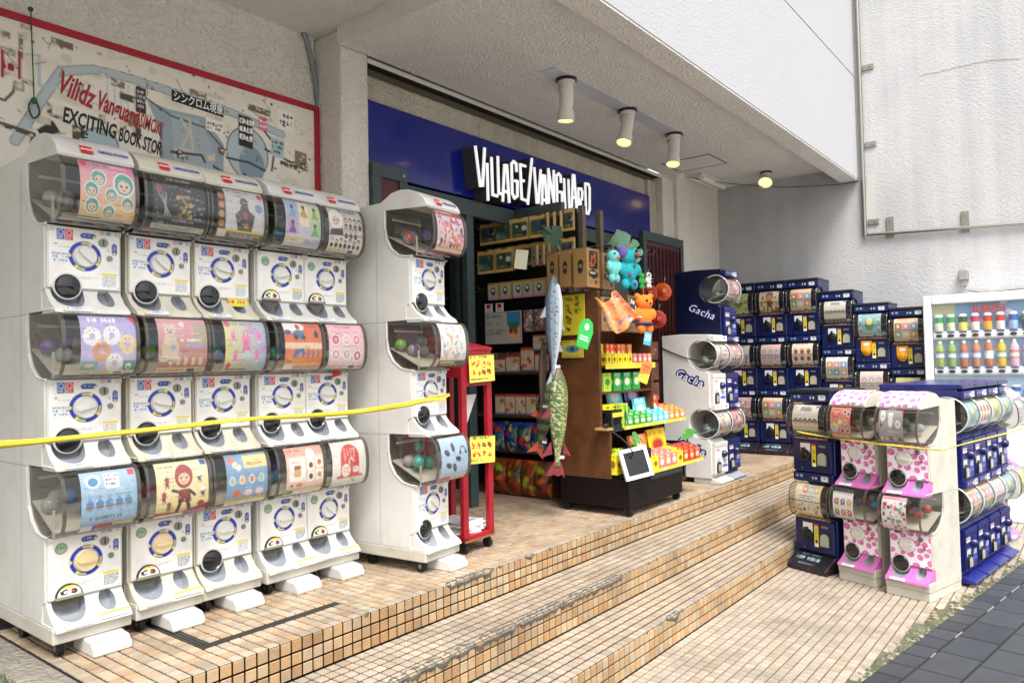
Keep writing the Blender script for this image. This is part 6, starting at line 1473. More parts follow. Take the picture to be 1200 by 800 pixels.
for zz, sd, yy in ((1.105, 5, -.006), (.645, 8, -.004)):
    o = put('handwritten_sign', print_mesh('handwritten_sign', handsign(sd), lambda u, v: (.225*(u-.5), -.0025+.003*math.sin(u*5), -.155*v+.0), M_print)); o.location = (3.075+.155, 2.785+yy, zz+.002)
    o.rotation_euler = (0, rad(-2 if sd == 5 else 3), rad(2)); tag(o, 'yellow sign with red handwriting, %s of the two on the red rack' % ('upper' if sd == 5 else 'lower'), 'sign')
for k in range(7):
    cvm = Cv(12, 16, 0xd8d8d4, 3, k).t(.1, .1, .8, .6, 0x6a7480, 5).r(.1, .7, .9, .9, (0x8890a0, 0xc0b8a0, 0x7c4c4c)[k % 3])
    b = MB().box(-.08, .08, -.11, .11, 0, .008); o = b.build('magazine', M_inkwhite); put('magazine_print', print_mesh('magazine_print', cvm, lambda u, v: (-.079+.158*u, .109-.218*v, .0086), M_print), o)
    o.location = (3.21+.012*(k % 3-1), 2.94, .1012+.0092*k); o.rotation_euler = (0, 0, rad(-18+11*(k % 4))); tag(o, 'magazine in the red rack pile, %s from the bottom' % ('first', 'second', 'third', 'fourth', 'fifth', 'sixth', 'seventh')[k], 'magazine', 'magazines piled in the red rack')

# ------------------------------------------------------------------ wooden display stand
M_wood = mat('stained_wood', 0x5e381b, .5, var=.35, vscale=9, dirt=0x38200f, dirt_amt=.5, dscale=10)
dsx, dsy = 4.44, 2.53
ds = thing('display_stand', 'wooden display stand on a black base with casters in the entrance', 'display stand', (dsx, dsy, 0))
bs = MB().box(0, .81, 0, .56, .055, .245).build('base', mat('base_black', 0x120b0b, .45, var=.2, spec=.25), ds, bevel=.004)
for x, y in ((.03, .0), (.78, .02), (.03, .5), (.78, .5)): 
    b = MB(); b.cyl((x-.014, y+.02, .028), (1, 0, 0), .028, .028, 14); b.box(x-.017, x+.017, y+.008, y+.032, .045, .056); b.build('caster', M_black, ds, smooth=30)
MB().box(.0, .03, .21, .55, .246, 1.55).build('side_panel', M_wood, ds, bevel=.003)
MB().box(.0, .03, .14, .208, .246, .60).build('side_panel', M_wood, ds, bevel=.003)
MB().box(.76, .79, .21, .55, .246, 1.50).build('side_panel', M_wood, ds, bevel=.003)
MB().box(.03, .76, .53, .55, .246, 1.50).build('back_panel', M_wood, ds)
sf = [(1.025, .04), (.84, .07), (.58, .14), (.265, .0)]
for z, y in sf:
    b = MB(); b.box(.032, .758, y+.14, .53, z-.015, z) if z > .8 else b.box(.032, 1.19, y, .20 if z < .3 else .34, z-.015, z); b.build('shelf_board', M_wood if z > .8 else M_dark, ds)
MB().box(.03, .76, .175, .178, 1.0, 1.04).build('yellow_edge', M_yellow, ds)
for z, y in ((.58, .138), (.265, -.002)): 
    b = MB(); b.box(.2, 1.19, y-.002, y, z-.012, z+.012); b.build('yellow_edge', M_yellow, ds)
    for k in range(4): MB().box(.24+.28*k, .27+.28*k, y-.004, y-.002, z-.01, z+.008).build('price_tag', M_inkwhite, ds)
MB().box(.3, .8, -.008, -.0025, .215, .249).build('handle', M_dark, ds)
# boxed games on the shelves: every box a thing
def boxc(c1, c2, sd):
    cv = Cv(12, 14, c1, 3, sd); cv.e(.5, .5, .3, .22, c2).t(.1, .08, .8, .2, c2).t(.15, .75, .7, .12, 0x303030); return cv
def product(c1, c2, nm_, w, h, d, x, y, z, label, group, sd=0, rz=0.0, rx=0.0):
    key = ('prod', c1, c2, w, h, d)
    if key not in _gd:
        m_ = mat('carton_%06x' % c1, c1, .35)
        _gd[key] = (MB().box(-w/2, w/2, 0, d, 0, h).mesh('carton', m_), print_mesh('carton_print', boxc(c1, c2, sd), lambda u, v: (w*(u-.5), -.0007, h*(1-v)), M_print),
                    print_mesh('carton_side_print', boxc(c1, c2, sd+1), lambda u, v: (-w/2-.0007, d*(1-u), h*(1-v)), M_print))
    a, b_, c_ = _gd[key]; o = put(nm_, a); put('carton_print', b_, o); put('carton_side_print', c_, o); o.location = (dsx+x, dsy+y, z+.0005); o.rotation_euler = (rx, 0, rz)
    return tag(o, label, 'box', group)
pr3 = random.Random(4)
ORD = ['first', 'second', 'third', 'fourth', 'fifth', 'sixth', 'seventh', 'eighth', 'ninth', 'tenth', 'eleventh', 'twelfth']
ROW = ['front', 'second', 'back']
YEL, RED_, ORG, GRN, BLU, LIM, CYA, PNK, PUR = (0xf0e22c, 0x8a5a10), (0xd03420, 0xf0d890), (0xf08830, 0xf6f0d0), (0x2fa04c, 0xe8f0c0), (0x2c80c8, 0xf0f0e0), (0xb8d838, 0x2c7c38), (0x5cc4dc, 0xe8f4f4), (0xf08478, 0xf6e8d0), (0x4838a0, 0xe8e0f0)
# top shelf
for k in range(9):
    c = YEL if k < 5 else PNK; product(*c, 'game_box', .052, .082, .06, .10+.075*k, .19, 1.026, '%s carton, %s from the left in the front row of the top shelf' % ('yellow' if k < 5 else 'pink', ORD[k]), '%s cartons in the top shelf front row' % ('yellow' if k < 5 else 'pink'), k)
for k in range(7):
    c = YEL if k in (0, 1) else RED_ if k < 5 else ORG; nm2 = {YEL: 'yellow', RED_: 'red', ORG: 'orange'}[c]
    product(*c, 'game_box', .06, .155, .05, .11+.08*k, .30+.012*(k % 2), 1.026, 'taller %s carton, %s from the left at the back of the top shelf' % (nm2, ORD[k]), 'taller %s cartons on the top shelf' % nm2, k)
# second shelf
for k in range(4): c = (LIM, GRN, GRN, GRN)[k]; product(*c, 'game_box', .10, .13, .08, .12+.14*k, .22, .841, '%s carton, %s from the left on the second shelf of the wooden stand' % ('lime' if k == 0 else 'green', ORD[k]), 'cartons on the second shelf, %s' % ('lime' if k == 0 else 'green'), k)
for k in range(3): product(*(YEL, YEL, LIM)[k], 'game_box', .12, .10, .04, .11+.16*k, .34, .841, '%s flat carton behind the green ones, %s from the left on the second shelf' % ('yellow' if k < 2 else 'lime', ORD[k]), 'flat cartons behind, %s' % ('yellow' if k < 2 else 'lime'), k)
# middle tray: header cards and cartons in rows
for k, (c, x, y, w, h, lb) in enumerate(((YEL, .12, .36, .19, .17, 'yellow game display card with green edge left on the middle tray'), (CYA, .40, .33, .20, .20, 'bright blue scalloped display card in the middle tray'), (PUR, .63, .31, .20, .21, 'purple display card with a white figure, middle tray'), (YEL, .78, .40, .13, .12, 'yellow carton at the right back of the middle tray'))):
    product(*c, 'display_card', w, h, .015, x, y-.02, .69, lb, None, k, rx=rad(-10))
for k, (c, x, y, w, h, lb) in enumerate(((GRN, .40, .24, .18, .13, 'green display card in front of the blue one on the middle tray'), (CYA, .62, .22, .17, .19, 'pale blue display card standing in the middle of the tray'), (ORG, .76, .25, .10, .19, 'narrow orange striped display card on the middle tray'), (RED_, .88, .25, .18, .20, 'orange red display card with yellow letters on the middle tray'), (RED_, 1.08, .28, .16, .12, 'dark red carton at the right end of the middle tray'))):
    product(*c, 'display_card', w, h, .02, x, y, .585, lb, None, k, rx=rad(-8))
cols = [(GRN, 'green'), (GRN, 'green'), (GRN, 'green'), (GRN, 'green'), (CYA, 'pale blue'), (CYA, 'pale blue'), (CYA, 'pale blue'), (ORG, 'orange'), (ORG, 'orange'), (ORG, 'orange')]
for row in range(3):
    for k, (c, nn) in enumerate(cols):
        product(*c, 'game_box', .082, .075 if row == 0 else .085, .04, .30+.094*k, .145+.045*row, .581+.012*row, 'small %s carton, %s from the left in the %s row of the middle tray' % (nn, ORD[k], ROW[row]), 'small %s cartons on the middle tray' % nn, k)
product(*LIM, 'game_box', .11, .17, .05, .24, .15, .581, 'tall green and lime carton at the left front of the middle tray', None, 9, rz=rad(12))
for k in range(3): product(*YEL, 'game_box', .09, .035, .10, .08+.1*k, .20, .712, 'flat yellow carton, %s from the left above the crate of the middle tray' % ORD[k], 'flat yellow cartons above the crate', k)
# bottom tray
cols = [(YEL, 'yellow'), (YEL, 'yellow'), (PNK, 'salmon'), (PNK, 'salmon'), (PNK, 'salmon'), (YEL, 'yellow'), (RED_, 'red'), (RED_, 'red'), (RED_, 'red')]
for row in range(3):
    for k, (c, nn) in enumerate(cols):
        product(*c, 'game_box', .085, .10 if row == 0 else .11, .045, .30+.10*k, .005+.05*row, .266+.008*row, 'small %s carton, %s from the left in the %s row of the bottom tray' % (nn, ORD[k], ROW[row]), 'small %s cartons on the bottom tray' % nn, k)
product(*ORG, 'display_card', .24, .22, .02, .48, .165, .29, 'orange red display card at the back of the bottom tray', None, 3, rx=rad(-8))
product(0xe8c828, 0xa02c20, 'display_card', .28, .24, .02, .78, .165, .29, 'yellow and red display card with frames at the back of the bottom tray', None, 5, rx=rad(-8))
for k in range(3): product(*YEL, 'game_box', .09, .14, .06, .06+.1*k, .10, .275, 'yellow carton, %s from the left in the lower black crate' % ORD[k], 'yellow cartons in the lower crate', k)
product(*LIM, 'game_box', .10, .16, .06, .16, .16, .275, 'lime carton at the back of the lower black crate', None, 7)
# black folding crates
def crate(x, y, z, w, d, h, label, rz=0.0):
    t = thing('folding_crate', label, 'crate', (dsx+x, dsy+y, z), rz); M_cr = mat('crate_black', 0x15161a, .35)
    MB().box(0, w, 0, d, 0, .008).build('crate_floor', M_cr, t)
    for nm_, ax, L in (('front', 0, w), ('back', 0, w), ('left', 1, d), ('right', 1, d)):
        b = MB(); off = {'front': 0, 'back': d-.008, 'left': 0, 'right': w-.008}[nm_]
        def bx(a, c, z0, z1):
            if ax == 0: b.box(a, c, off, off+.008, z0, z1)
            else: b.box(off, off+.008, a, c, z0, z1)
        bx(.0005, L-.0005, .008, .03); bx(.0005, L-.0005, h-.025, h); bx(.0005, .03, .03, h-.025); bx(L-.03, L-.0005, .03, h-.025)
        n = 7
        for i in range(n):
            c0 = .03+(L-.06)*i/n; sh_ = (L-.06)/n*.5
            bx(c0, c0+sh_*.8, .03, h*.42); bx(c0+sh_*.6, c0+sh_*1.5, h*.42, h*.62); bx(c0, c0+sh_*.8, h*.62, h-.025)
        b.build('crate_wall', M_cr, t)
    return t
crate(.034, .145, .581, .20, .34, .135, 'black folding crate on the left of the middle tray with a grey handle below')
crate(.17, .005, .266, .17, .20, .17, 'black folding crate on the left of the bottom tray')
crate(.92, .22, .06, .42, .38, .32, 'black folding crate with white arrows standing right of the stand') 
for k, z in enumerate((.655,)):
    o = MB().box(.05, .20, .139, .1435, 0, .03).build('yellow_label', M_yellow); o.location = (dsx, dsy, .665); tag(o, 'yellow paper strip on the crate of the middle tray', 'label')
o = MB().box(-.05, .03, .12, .22, .5825, .598).build('wooden_ledge', mat('light_wood', 0xa98a58, .6)); o.location = (dsx-.01, dsy, -.0); tag(o, 'pale wooden ledge with a black switch at the left edge of the stand', 'ledge')
b = MB(); b.tube(smoothline([(dsx-.03, dsy+.15, .60), (dsx+.02, dsy+.05, .52), (dsx+.04, dsy-.01, .44), (dsx+.06, dsy+.02, .38)], 4), .005, 6); b.ell((dsx-.03, dsy+.15, .615), (.03, .02, .016))
tag(b.build('power_cord', M_black, smooth=50), 'black cord and switch hanging from the pale ledge of the stand', 'cord')
# digital picture frame leaning on the base
t = thing('picture_frame', 'white framed screen, dark and switched off, leaning on the stand base', 'screen', (dsx-.02, dsy-.0, .246), rad(-30)); T = Matrix.Rotation(rad(-16), 4, 'X') @ Matrix.Rotation(rad(-8), 4, 'Y')
b = MB(); b.box(0, .22, 0, .02, 0, .025, T=T); b.box(0, .22, 0, .02, .185, .21, T=T); b.box(0, .025, 0, .02, .0255, .1845, T=T); b.box(.195, .22, 0, .02, .0255, .1845, T=T); b.build('frame', M_inkwhite, t)
MB().box(.025, .195, .006, .018, .025, .185, T=T).build('screen', M_dark, t)
# plant leaves on the lower tray
def leafmesh(pts, bend, m, name, label, loc, R, cat='leaf', thick=.003):
    b = MB(); n = len(pts); b.add([(x, y, -bend*x*x*4) for x, y in pts], [tuple(range(n))]); me = b.mesh(name, m); bm = bmesh.new(); bm.from_mesh(me); bmesh.ops.triangulate(bm, faces=bm.faces); bm.to_mesh(me); bm.free()
    o = put(name, me); md = o.modifiers.new('thick', 'SOLIDIFY'); md.thickness = thick; o.matrix_world = Matrix.Translation(loc) @ R; return tag(o, label, cat)
M_leaf = mat('leaf_green', 0x3f8a34, .35, var=.2, vscale=30); M_leafd = mat('monstera_grey_green', 0x5c8468, .4, var=.15, vscale=20)
oval = [(math.sin(a_)*.022*(1-.3*math.cos(a_)), -math.cos(a_)*.05) for a_ in [k*.3927 for k in range(16)]]
for k, (x, y, z, rx, rz_) in enumerate(((.30, .10, .46, 60, 10), (.34, .12, .50, 70, -30), (.40, .10, .47, 50, 40), (.27, .12, .43, 80, 70), (.94, -.02, .50, 70, -80), (1.0, .04, .46, 75, -60))):
    leafmesh(oval, 1.5, M_leaf, 'plant_leaf', 'glossy green plant leaf, %s from the left at the bottom tray' % ('first', 'third', 'fourth', 'second', 'fifth', 'sixth')[k], (dsx+x, dsy+y, z), Matrix.Rotation(rad(rz_), 4, 'Z') @ Matrix.Rotation(rad(rx), 4, 'X') @ Matrix.Rotation(rad(20*k), 4, 'Z'))['group'] = 'green leaves by the stand'
mon = []
right = [(.0, -.02), (.05, -.045), (.10, -.02), (.045, .01), (.12, .0), (.15, .03), (.14, .055), (.055, .05), (.14, .085), (.13, .12), (.10, .14), (.04, .10), (.09, .165), (.06, .20), (.02, .225), (0, .245)]
mon = right + [(-x, y) for x, y in right[::-1][1:-1]]
def monst(label, loc, R, m, s=1.0): return leafmesh([(x*s, y*s) for x, y in mon], .8, m, 'monstera_leaf', label, loc, R)
def RR(rx, ry, rz): return Matrix.Rotation(rad(rz), 4, 'Z') @ Matrix.Rotation(rad(ry), 4, 'Y') @ Matrix.Rotation(rad(rx), 4, 'X')
q = at(738, 304, 1, 2.70); monst('grey green felt monstera leaf sticking up above the plush toys', (q.x, q.y, q.z), RR(84, -20, -42), M_leafd, 1.0)
q = at(646, 284, 1, 3.0); monst('dark green monstera leaf hanging over the top row of carded toys', (q.x, q.y, q.z), RR(80, 42, -20), mat('leaf_dark', 0x123c1a, .3), .7)
# rusty posts and pegs behind the boxes
t = thing('peg_frame', 'rusty steel post frame with hooks above the hanging boxes', 'frame', (4.95, 3.10, 0)); M_rust = mat('rusty_steel', 0x6c6455, .7, .2, dirt=0x4a2a16, dirt_amt=.8, dscale=25)
for x in (-.12, .14): MB().box(x, x+.05, 0, .04, 1.4, 2.26).build('post', M_rust, t)
MB().box(-.3, .6, .02, .05, 1.2, 1.85).build('backing', M_teal, t)
b = MB(); [b.tube([(-.5+.11*k, .03, 1.86), (-.5+.11*k, -.45, 1.86), (-.5+.11*k, -.47, 1.885)], .003, 5) for k in range(7)]; [b.tube([(-.5+.11*k, .03, 1.53), (-.5+.11*k, -.40, 1.53), (-.5+.11*k, -.42, 1.555)], .003, 5) for k in range(7)]; b.build('hook_row', M_metal, t)
# kraft boxes
M_kraft = mat('kraft_card', 0x9a7448, .7, var=.06)
def kraft(x, y, z, w, h, d, label, art, rz=0.0):
    o = MB().box(0, w, 0, d, 0, h).build('kraft_box', M_kraft, bevel=.002); o.location = (x, y, z); o.rotation_euler = (0, 0, rz); tag(o, label, 'box')
    cv = Cv(30, 44, 0x9f794c, 3, art); rg = cv.rg; c1 = {1: 0xa85828, 2: 0x6c8038, 3: 0x23201e, 4: 0x23201e}.get(art, 0x3c2c20)
    if art == 5: cv.p([(.3, .4), (.5, .3), (.7, .4), (.7, .6), (.5, .7), (.3, .6)], 0x23201e).t(.38, .46, .24, .1, 0xc8a870)
    else:
        cv.rr(.2, .06, .86, .52, .1, 0x2a2420)
        for k in range(14): cv.c(rg.uniform(.3, .75), rg.uniform(.14, .44), rg.uniform(.04, .09), c1 if art < 3 else rg.choice((0xe8d030, 0xe86080, 0xf0f0e8, 0x23201e)))
        cv.p([(.15, .6), (.5, .52), (.85, .62), (.85, .72), (.5, .78), (.15, .7)], 0x2a2420).t(.25, .6, .5, .08, 0xe8dcc0).t(.2, .82, .25, .1, 0x4c3424, 2).p([(.55, .8), (.8, .82), (.7, .94)], 0x2a2420)
    put('box_print', print_mesh('box_print', cv, lambda u, v: (w*u, -.0012, h*(1-v)), M_print), o)
    sd = Cv(20, 40, 0x93703f + 0x050507, 3, 7).p([(.35, .35), (.55, .28), (.75, .35), (.7, .6), (.55, .66), (.35, .6)], 0x23201e).t(.45, .42, .2, .12, 0xb89868)
    put('box_side_print', print_mesh('box_side_print', sd, lambda u, v: (-.0012, d*(1-u), h*(1-v)), M_print), o)
    return o
zt = 1.57
kraft(4.34, 3.01, zt+.025, .155, .25, .085, 'kraft box in the upper hanging row, leftmost of three behind one another', 5)
kraft(4.34, 2.90, zt+.012, .155, .255, .085, 'kraft box in the upper hanging row, second of the three from the left', 5)
kraft(4.34, 2.76, zt, .165, .27, .11, 'kraft box with reddish brown print, foremost in the upper hanging row', 1)
kraft(4.56, 2.77, zt, .17, .26, .12, 'kraft box with olive green print beside the pale blue plush toy', 2)
kraft(4.50, 2.75, 1.27, .18, .24, .10, 'kraft box half hidden by the patterned cloth in the lower hanging row', 3, rad(-6))
kraft(4.86, 2.74, 1.27, .17, .27, .12, 'kraft box with coloured splashes in the lower hanging row', 4)
kraft(5.08, 2.76, 1.27, .17, .25, .10, 'plain kraft box behind the orange plush toy', 5)
# plush toys: one remeshed body each
def plush(name, label, loc, parts, m, eyes, tw=rad(-22), extra=None, s=1.0, wx=1.0):
    b = MB(); parts = [((p[0]*wx, p[1], p[2]), (r[0]*wx, r[1], r[2])) for p, r in parts]
    for p, r in parts: b.ell(tuple(q*s for q in p), tuple(q*s for q in r) if hasattr(r, '__len__') else r*s, 14, 9)
    t = thing(name, label, 'plush toy', loc, tw)
    o = b.build('body', m, t, smooth=60); md = o.modifiers.new('r', 'REMESH'); md.mode = 'VOXEL'; md.voxel_size = .007; md.use_smooth_shade = True
    for x, y, z, r, c in eyes: MB().ell((x*s, y*s, z*s), r*s, 8, 6).build('eye' if c == 0x111111 else 'patch', mat('felt_%06x' % c, c, .6), t, smooth=60)
    if extra: extra(t)
    MB().tube([(0, 0, .22*s), (0, 0, .27*s), (.01, 0, .28*s)], .003, 5).build('loop', M_metal, t)
    return t
body = [((0, 0, .16), (.062, .055, .06)), ((0, 0, .05), (.055, .048, .08)), ((-.055, -.01, .07), (.028, .025, .045)), ((.055, -.01, .07), (.028, .025, .045)), ((-.03, -.01, -.04), (.028, .03, .04)), ((.03, -.01, -.04), (.028, .03, .04))]
ears = [((-.05, 0, .21), (.022, .015, .022)), ((.05, 0, .21), (.022, .015, .022))]
q = at(719, 318, 1, 2.66); plush('plush_toy', 'slim pale blue plush toy hanging beside the kraft boxes', (q.x, q.y, q.z-.02), body, mat('plush_aqua', 0x6cc4c0, .9, bump=.6, bscale=120), [(-.02, -.05, .18, .01, 0x111111), (.02, -.052, .15, .016, 0xe87830)], s=.78)
def pat(t): [MB().ell(p, r_, 8, 6).build('patch', mat('felt_purple', 0x6a50a0, .9), t, smooth=60) for p, r_ in (((-.065, -.02, .185), (.042, .034, .046)), ((-.02, -.046, .03), (.014, .008, .018)), ((.03, -.035, -.035), (.016, .014, .018)), ((.02, -.05, .09), (.01, .008, .014)))]
q = at(734, 325, 1, 2.64); plush('plush_toy', 'large turquoise furry plush toy with purple patches and a purple ear', (q.x+.03, q.y, q.z-.01), body+ears, mat('plush_turquoise', 0x1fa3a8, .95, bump=.9, bscale=90, var=.25, vscale=60), [(.03, -.062, .2, .012, 0x111111), (.035, -.06, .165, .02, 0x8a2030)], s=.98, extra=pat, wx=1.3)
q = at(752, 334, 1, 2.70); plush('plush_toy', 'small green plush toy right of the turquoise one', (q.x, q.y, q.z), body, mat('plush_green', 0x2f9a48, .9, bump=.6), [], s=.42)
q = at(760, 333, 1, 2.72); plush('plush_toy', 'small black and white plush toy beside the green one', (q.x, q.y, q.z), body, mat('plush_white', 0xd8d8d0, .9, bump=.6), [(-.02, -.055, .17, .018, 0x111111), (.03, -.05, .07, .02, 0x111111)], s=.42)
def band_(t): MB().ell((0, -.0, -.005), (.078, .056, .018), 14, 6).build('waistband', mat('felt_navy', 0x2a2c68, .8), t, smooth=60)
q = at(755, 374, 1, 2.60); plush('plush_toy', 'orange plush toy with small ears hanging at the right of the stand', (q.x, q.y, q.z-.03), body+ears, mat('plush_orange', 0xf07a22, .9, bump=.5), [(-.015, -.055, .17, .01, 0x111111), (.02, -.056, .15, .008, 0x111111)], s=.95, extra=band_, wx=1.3)
# crumpled patterned cloth
cvp = Cv(30, 40, 0xf0a060, 3, 3)
for k in range(80): cvp.e(cvp.rg.random(), cvp.rg.random(), .05, .03, cvp.rg.choice((0xe85828, 0xf4f0ec, 0x3858b0, 0xf0b030, 0xe88060, 0x6a90d0)), cvp.rg.uniform(0, 3))
q = at(692, 350, 1, 2.68)
o = put('patterned_cloth', print_mesh('patterned_cloth', cvp, lambda u, v: (.27*u*(.6+.6*v)+.08*v, -.05*math.sin(3*u+2*v)-.018*math.sin(14*u), -.22*v*(1-.2*u)-.04*math.sin(5*u)), M_print)); o.location = (q.x, q.y-.03, q.z+.01); o.rotation_euler = (0, 0, rad(-28)); md = o.modifiers.new('thick', 'SOLIDIFY'); md.thickness = .004
tag(o, 'crumpled orange cloth bag with a bright dotted pattern hanging over the kraft boxes', 'bag')
# signs on the stand
def flat(name, label, cat, cv, c0, w, h, R): 
    o = put(name, print_mesh(name, cv, lambda u, v: (w*(u-.5), 0, h*(.5-v)), M_print)); o.matrix_world = Matrix.Translation(c0) @ R; md = o.modifiers.new('t', 'SOLIDIFY'); md.thickness = .0015; return tag(o, label, cat)
cvs = Cv(28, 44, 0xcbb82a, 3, 4); 
for col_, n_ in ((.66, 3), (.30, 6)):
    for k in range(n_):
        for q_ in range(5): x_, y_ = col_+cvs.rg.uniform(-.1, .08), .06+.145*k+cvs.rg.uniform(0, .07); cvs.l([(x_, y_), (x_+cvs.rg.choice((0, .12, .1)), y_+cvs.rg.choice((.07, 0, .05)))], .035, 0x1c1a14)
q = at(672, 369, 0, 4.43); flat('handwritten_sign', 'dark yellow paper with black brush writing on the side of the wooden stand', 'sign', cvs, (4.425, q.y, q.z), .20, .29, RR(0, 0, -90))
cvs = Cv(30, 24, 0xb8a83c, 3, 4).e(.5, .5, .3, .16, 0x3c7c90).c(.5, .5, .1, 0x24404c).t(.1, .05, .8, .12, 0x444020).t(.1, .84, .8, .1, 0x444020)
q = at(671, 409, 0, 4.43); flat('small_sign', 'small olive sign with a blue shape on the side of the wooden stand', 'sign', cvs, (4.425, q.y, q.z), .19, .125, RR(0, 0, -90))
gt = MB(); outl = [(-.045, -.10), (.045, -.10), (.06, .02), (.04, .08), (0, .10), (-.04, .08), (-.06, .02)]
gt.prism(outl, 0, .003, 'y'); o = gt.build('green_tag', mat('tag_green', 0x2fae4a, .4)); q = at(686, 390, 1, 2.62); o.matrix_world = Matrix.Translation(q) @ RR(0, 18, -20); tag(o, 'round topped green tag with a white figure hanging by the wooden stand', 'tag')
MB().ell((0, -.002, .04), (.018, .004, .024), 10, 6).box(-.035, .035, -.0012, -.0005, -.05, -.04).box(-.035, .03, -.0012, -.0005, -.03, -.022).build('tag_mark', M_inkwhite, o)
cvt = Cv(20, 26, 0xf0dc40, 3, 4).p([(0, 0), (1, 0), (1, .5), (0, .7)], 0xe87838).t(.1, .2, .8, .3, 0x7c2018, 2).t(.1, .7, .8, .12, 0x222222)
q = at(756, 436, 1, 2.45); flat('price_card', 'orange and yellow price card dangling below the orange plush toy', 'sign', cvt, q, .085, .15, RR(0, 22, -25))
cvt = Cv(16, 20, 0x3ca8d8, 3, 4).t(.1, .2, .8, .5, 0xf0f0f0, 3); q = at(759, 397, 1, 2.46); flat('price_card', 'small blue card hanging under the orange plush toy', 'sign', cvt, q, .065, .09, RR(0, 12, -20))
# fish plushes
def fish(name, label, loc, L, Wd, colf, fins, m_fin, R, tail, thick=.6):
    b = MB(); n = 90; k_ = 30
    prof = [(0, .02), (.04, .35), (.12, .68), (.25, .95), (.4, 1.0), (.6, .85), (.75, .6), (.88, .32), (.95, .26), (1, .30)]
    def rad_(t): return np.interp(t, [p[0] for p in prof], [p[1] for p in prof])*Wd/2
    for j in range(n+1):
        t = j/n
        for i in range(k_):
            a = 2*math.pi*i/k_; b.v.append((rad_(t)*math.cos(a), rad_(t)*thick*math.sin(a), -t*L)); b.c.append(lin(colf(t, a)))
    for j in range(n):
        for i in range(k_): b.f.append((j*k_+i, (j+1)*k_+i, (j+1)*k_+(i+1) % k_, j*k_+(i+1) % k_)); b.m.append(0)
    t_ = thing(name, label, 'plush fish', loc); t_.matrix_world = Matrix.Translation(loc) @ R
    b.build('body', mat('fish_print', rough=.5, attr='Col'), t_, smooth=60, col=True)
    for pts in fins: MB().prism(pts, -.004, .004, 'y').build('fin', m_fin, t_)
    MB().prism(tail, -.004, .004, 'y').build('tail_fin', m_fin, t_)
    MB().ell((Wd*.18, -Wd*.24*thick, -.055*L), .007, 8, 6).build('eye', M_dark, t_, smooth=60)
    o = MB().box(.0, .05, -.012, -.010, -L*.93, -L*.90).build('white_tag', M_inkwhite, t_)
    return t_
rf = random.Random(1)
def salmon(t, a):
    x = math.cos(a); c = 0x4e5c6a if x < -.72 else 0x7e8c9a if x < -.3 else 0xa6b2bc if x < .15 else 0xd4d8dc
    if x < .1 and mnoise.noise(Vector((t*60, a*6, 0))) > .32: c = 0x3c4450
    if t < .1: c = 0x59626c
    return c
def pike(t, a):
    x = math.cos(a); c = 0x4a5c34 if x < -.3 else 0x61713e if x < .7 else 0xa4a680
    if mnoise.noise(Vector((t*70, math.cos(a)*8, math.sin(a)*8)))  > .16 and .14 < t < .96: c = 0xb4b884
    if t < .13: c = 0x6a6444
    return c
def perch(t, a):
    c = 0x5c6440
    if math.sin(t*42) > .25: c = 0x2c3424
    return c if math.cos(a) < .6 else 0x94906c
R0 = RR(0, 0, -12)
MR = mat('fin_red', 0x7c3038, .5, var=.3, vscale=40); MS = mat('fin_grey', 0x98a4ac, .5, var=.2)
q = at(649, 322, 1, 2.90)
fish('salmon_toy', 'long silver salmon shaped toy hanging head up at the corner of the wooden stand', q, .68, .15, salmon, [[(-.075, -.22), (-.12, -.30), (-.07, -.29)], [(.07, -.30), (.10, -.38), (.055, -.36)], [(.06, -.47), (.08, -.52), (.045, -.52)]], MS, RR(0, 2, -14), [(-.02, -.66), (-.06, -.74), (-.03, -.73), (0, -.71), (.03, -.73), (.065, -.73), (.02, -.66)])
q = at(655, 430, 1, 2.88)
fish('pike_toy', 'green spotted pike shaped toy with red fins hanging below the salmon', q, .66, .155, pike, [[(-.07, -.26), (-.15, -.34), (-.08, -.34)], [(-.06, -.50), (-.14, -.60), (-.05, -.58)], [(.05, -.50), (.12, -.60), (.05, -.58)], [(-.02, -.12), (-.05, -.2), (.01, -.2)]], MR, RR(0, 3, -14), [(-.02, -.62), (-.10, -.72), (-.07, -.725), (-.03, -.715), (0, -.73), (.04, -.72), (.065, -.745), (.05, -.68), (.02, -.62)])
q = at(645, 445, 1, 3.08)
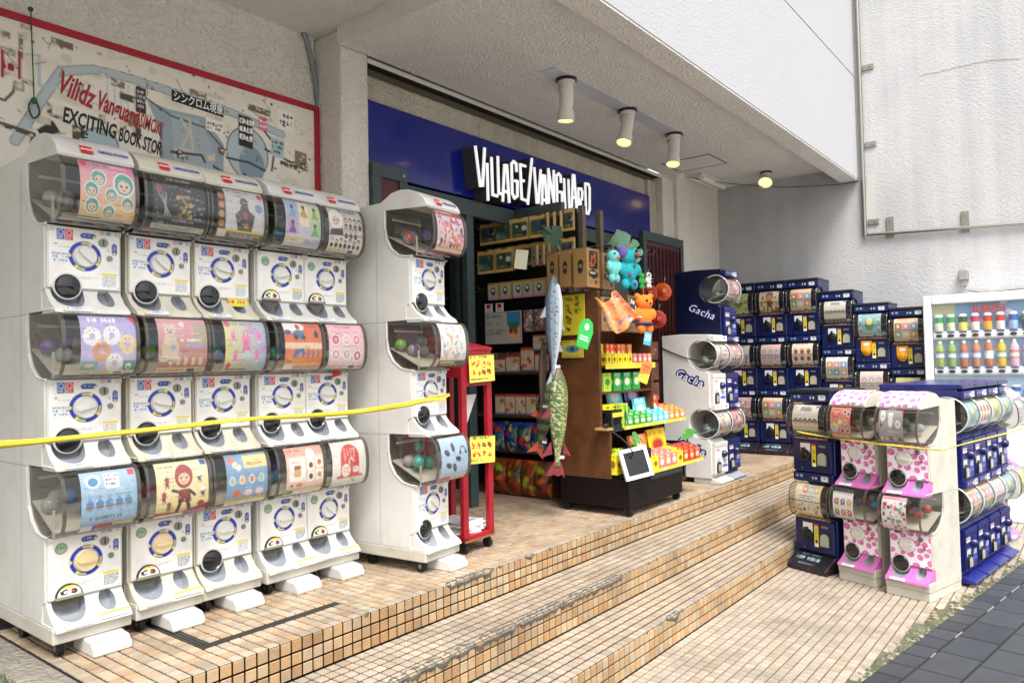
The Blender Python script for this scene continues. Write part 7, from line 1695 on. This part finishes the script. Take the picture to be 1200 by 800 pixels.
fish('perch_toy', 'smaller striped dark green perch shaped toy behind the pike', q, .48, .15, perch, [[(-.06, -.22), (-.12, -.28), (-.05, -.28)]], mat('fin_orange', 0xb85030, .5), RR(0, 14, -14), [(-.02, -.44), (-.10, -.53), (-.02, -.51), (.05, -.56), (.02, -.44)])
q = at(637, 398, 1, 3.02)
fish('eel_toy', 'thin dark fish shaped toy hanging behind the salmon', q, .5, .07, lambda t, a: 0x4a3c30, [], MR, RR(0, 4, -10), [(-.01, -.48), (-.04, -.54), (.03, -.54), (.01, -.48)])
# orange round hangers
M_org = mat('orange_translucent', 0xc24a14, .15, coat=.5)
for k, (px, py, r_, lb) in enumerate(((779, 342, .078, 'upper right'), (763, 344, .076, 'upper left, half hidden'), (773, 374, .078, 'lower'))):
    q = at(px, py, 1, 2.98); t = thing('round_toy', '%s of the glossy orange round toys hanging before the maroon door' % lb, 'toy', q, 0, 'orange round toys'); 
    b = MB(); b.lathe((0, .03, 0), (-.72, -.69, 0), [(r_*.6, 0), (r_, .02), (r_, .035), (r_*.7, .05), (r_*.66, .045), (r_*.62, .06), (r_*.4, .075), (r_*.36, .068), (r_*.3, .085), (.002, .09)], 26); b.build('disc', (M_org, mat('orange_dark', 0x9a2c10, .2), mat('orange_red', 0xa83420, .2))[k], t, smooth=30)
    MB().tube([(0, 0, r_), (0, 0, r_+.03), (.01, 0, r_+.045), (-.005, 0, r_+.055)], .003, 5).build('hook', M_metal, t)
# stacked dark boxes seen between stand and tower
for k in range(4):
    o = goods('stacked_box', 'brown', k, .22, .15, .2, (5.62, 2.95, .55+.17*k), 'dark printed carton, %s from the floor in the stack right of the stand' % ('first', 'second', 'third', 'fourth')[k], 'box', 'dark cartons behind the stand', facing='y', side=0x2c2c30)
tag(MB().box(5.50, 5.74, 2.955, 3.2, 0, .549).build('plinth', mat('plinth_dark', 0x242424, .7)), 'dark plinth under the stacked cartons behind the stand', 'plinth')
for o in bpy.data.objects:
    if o.type == 'EMPTY' and o.empty_display_size > 0.05: o.empty_display_size = 0.05
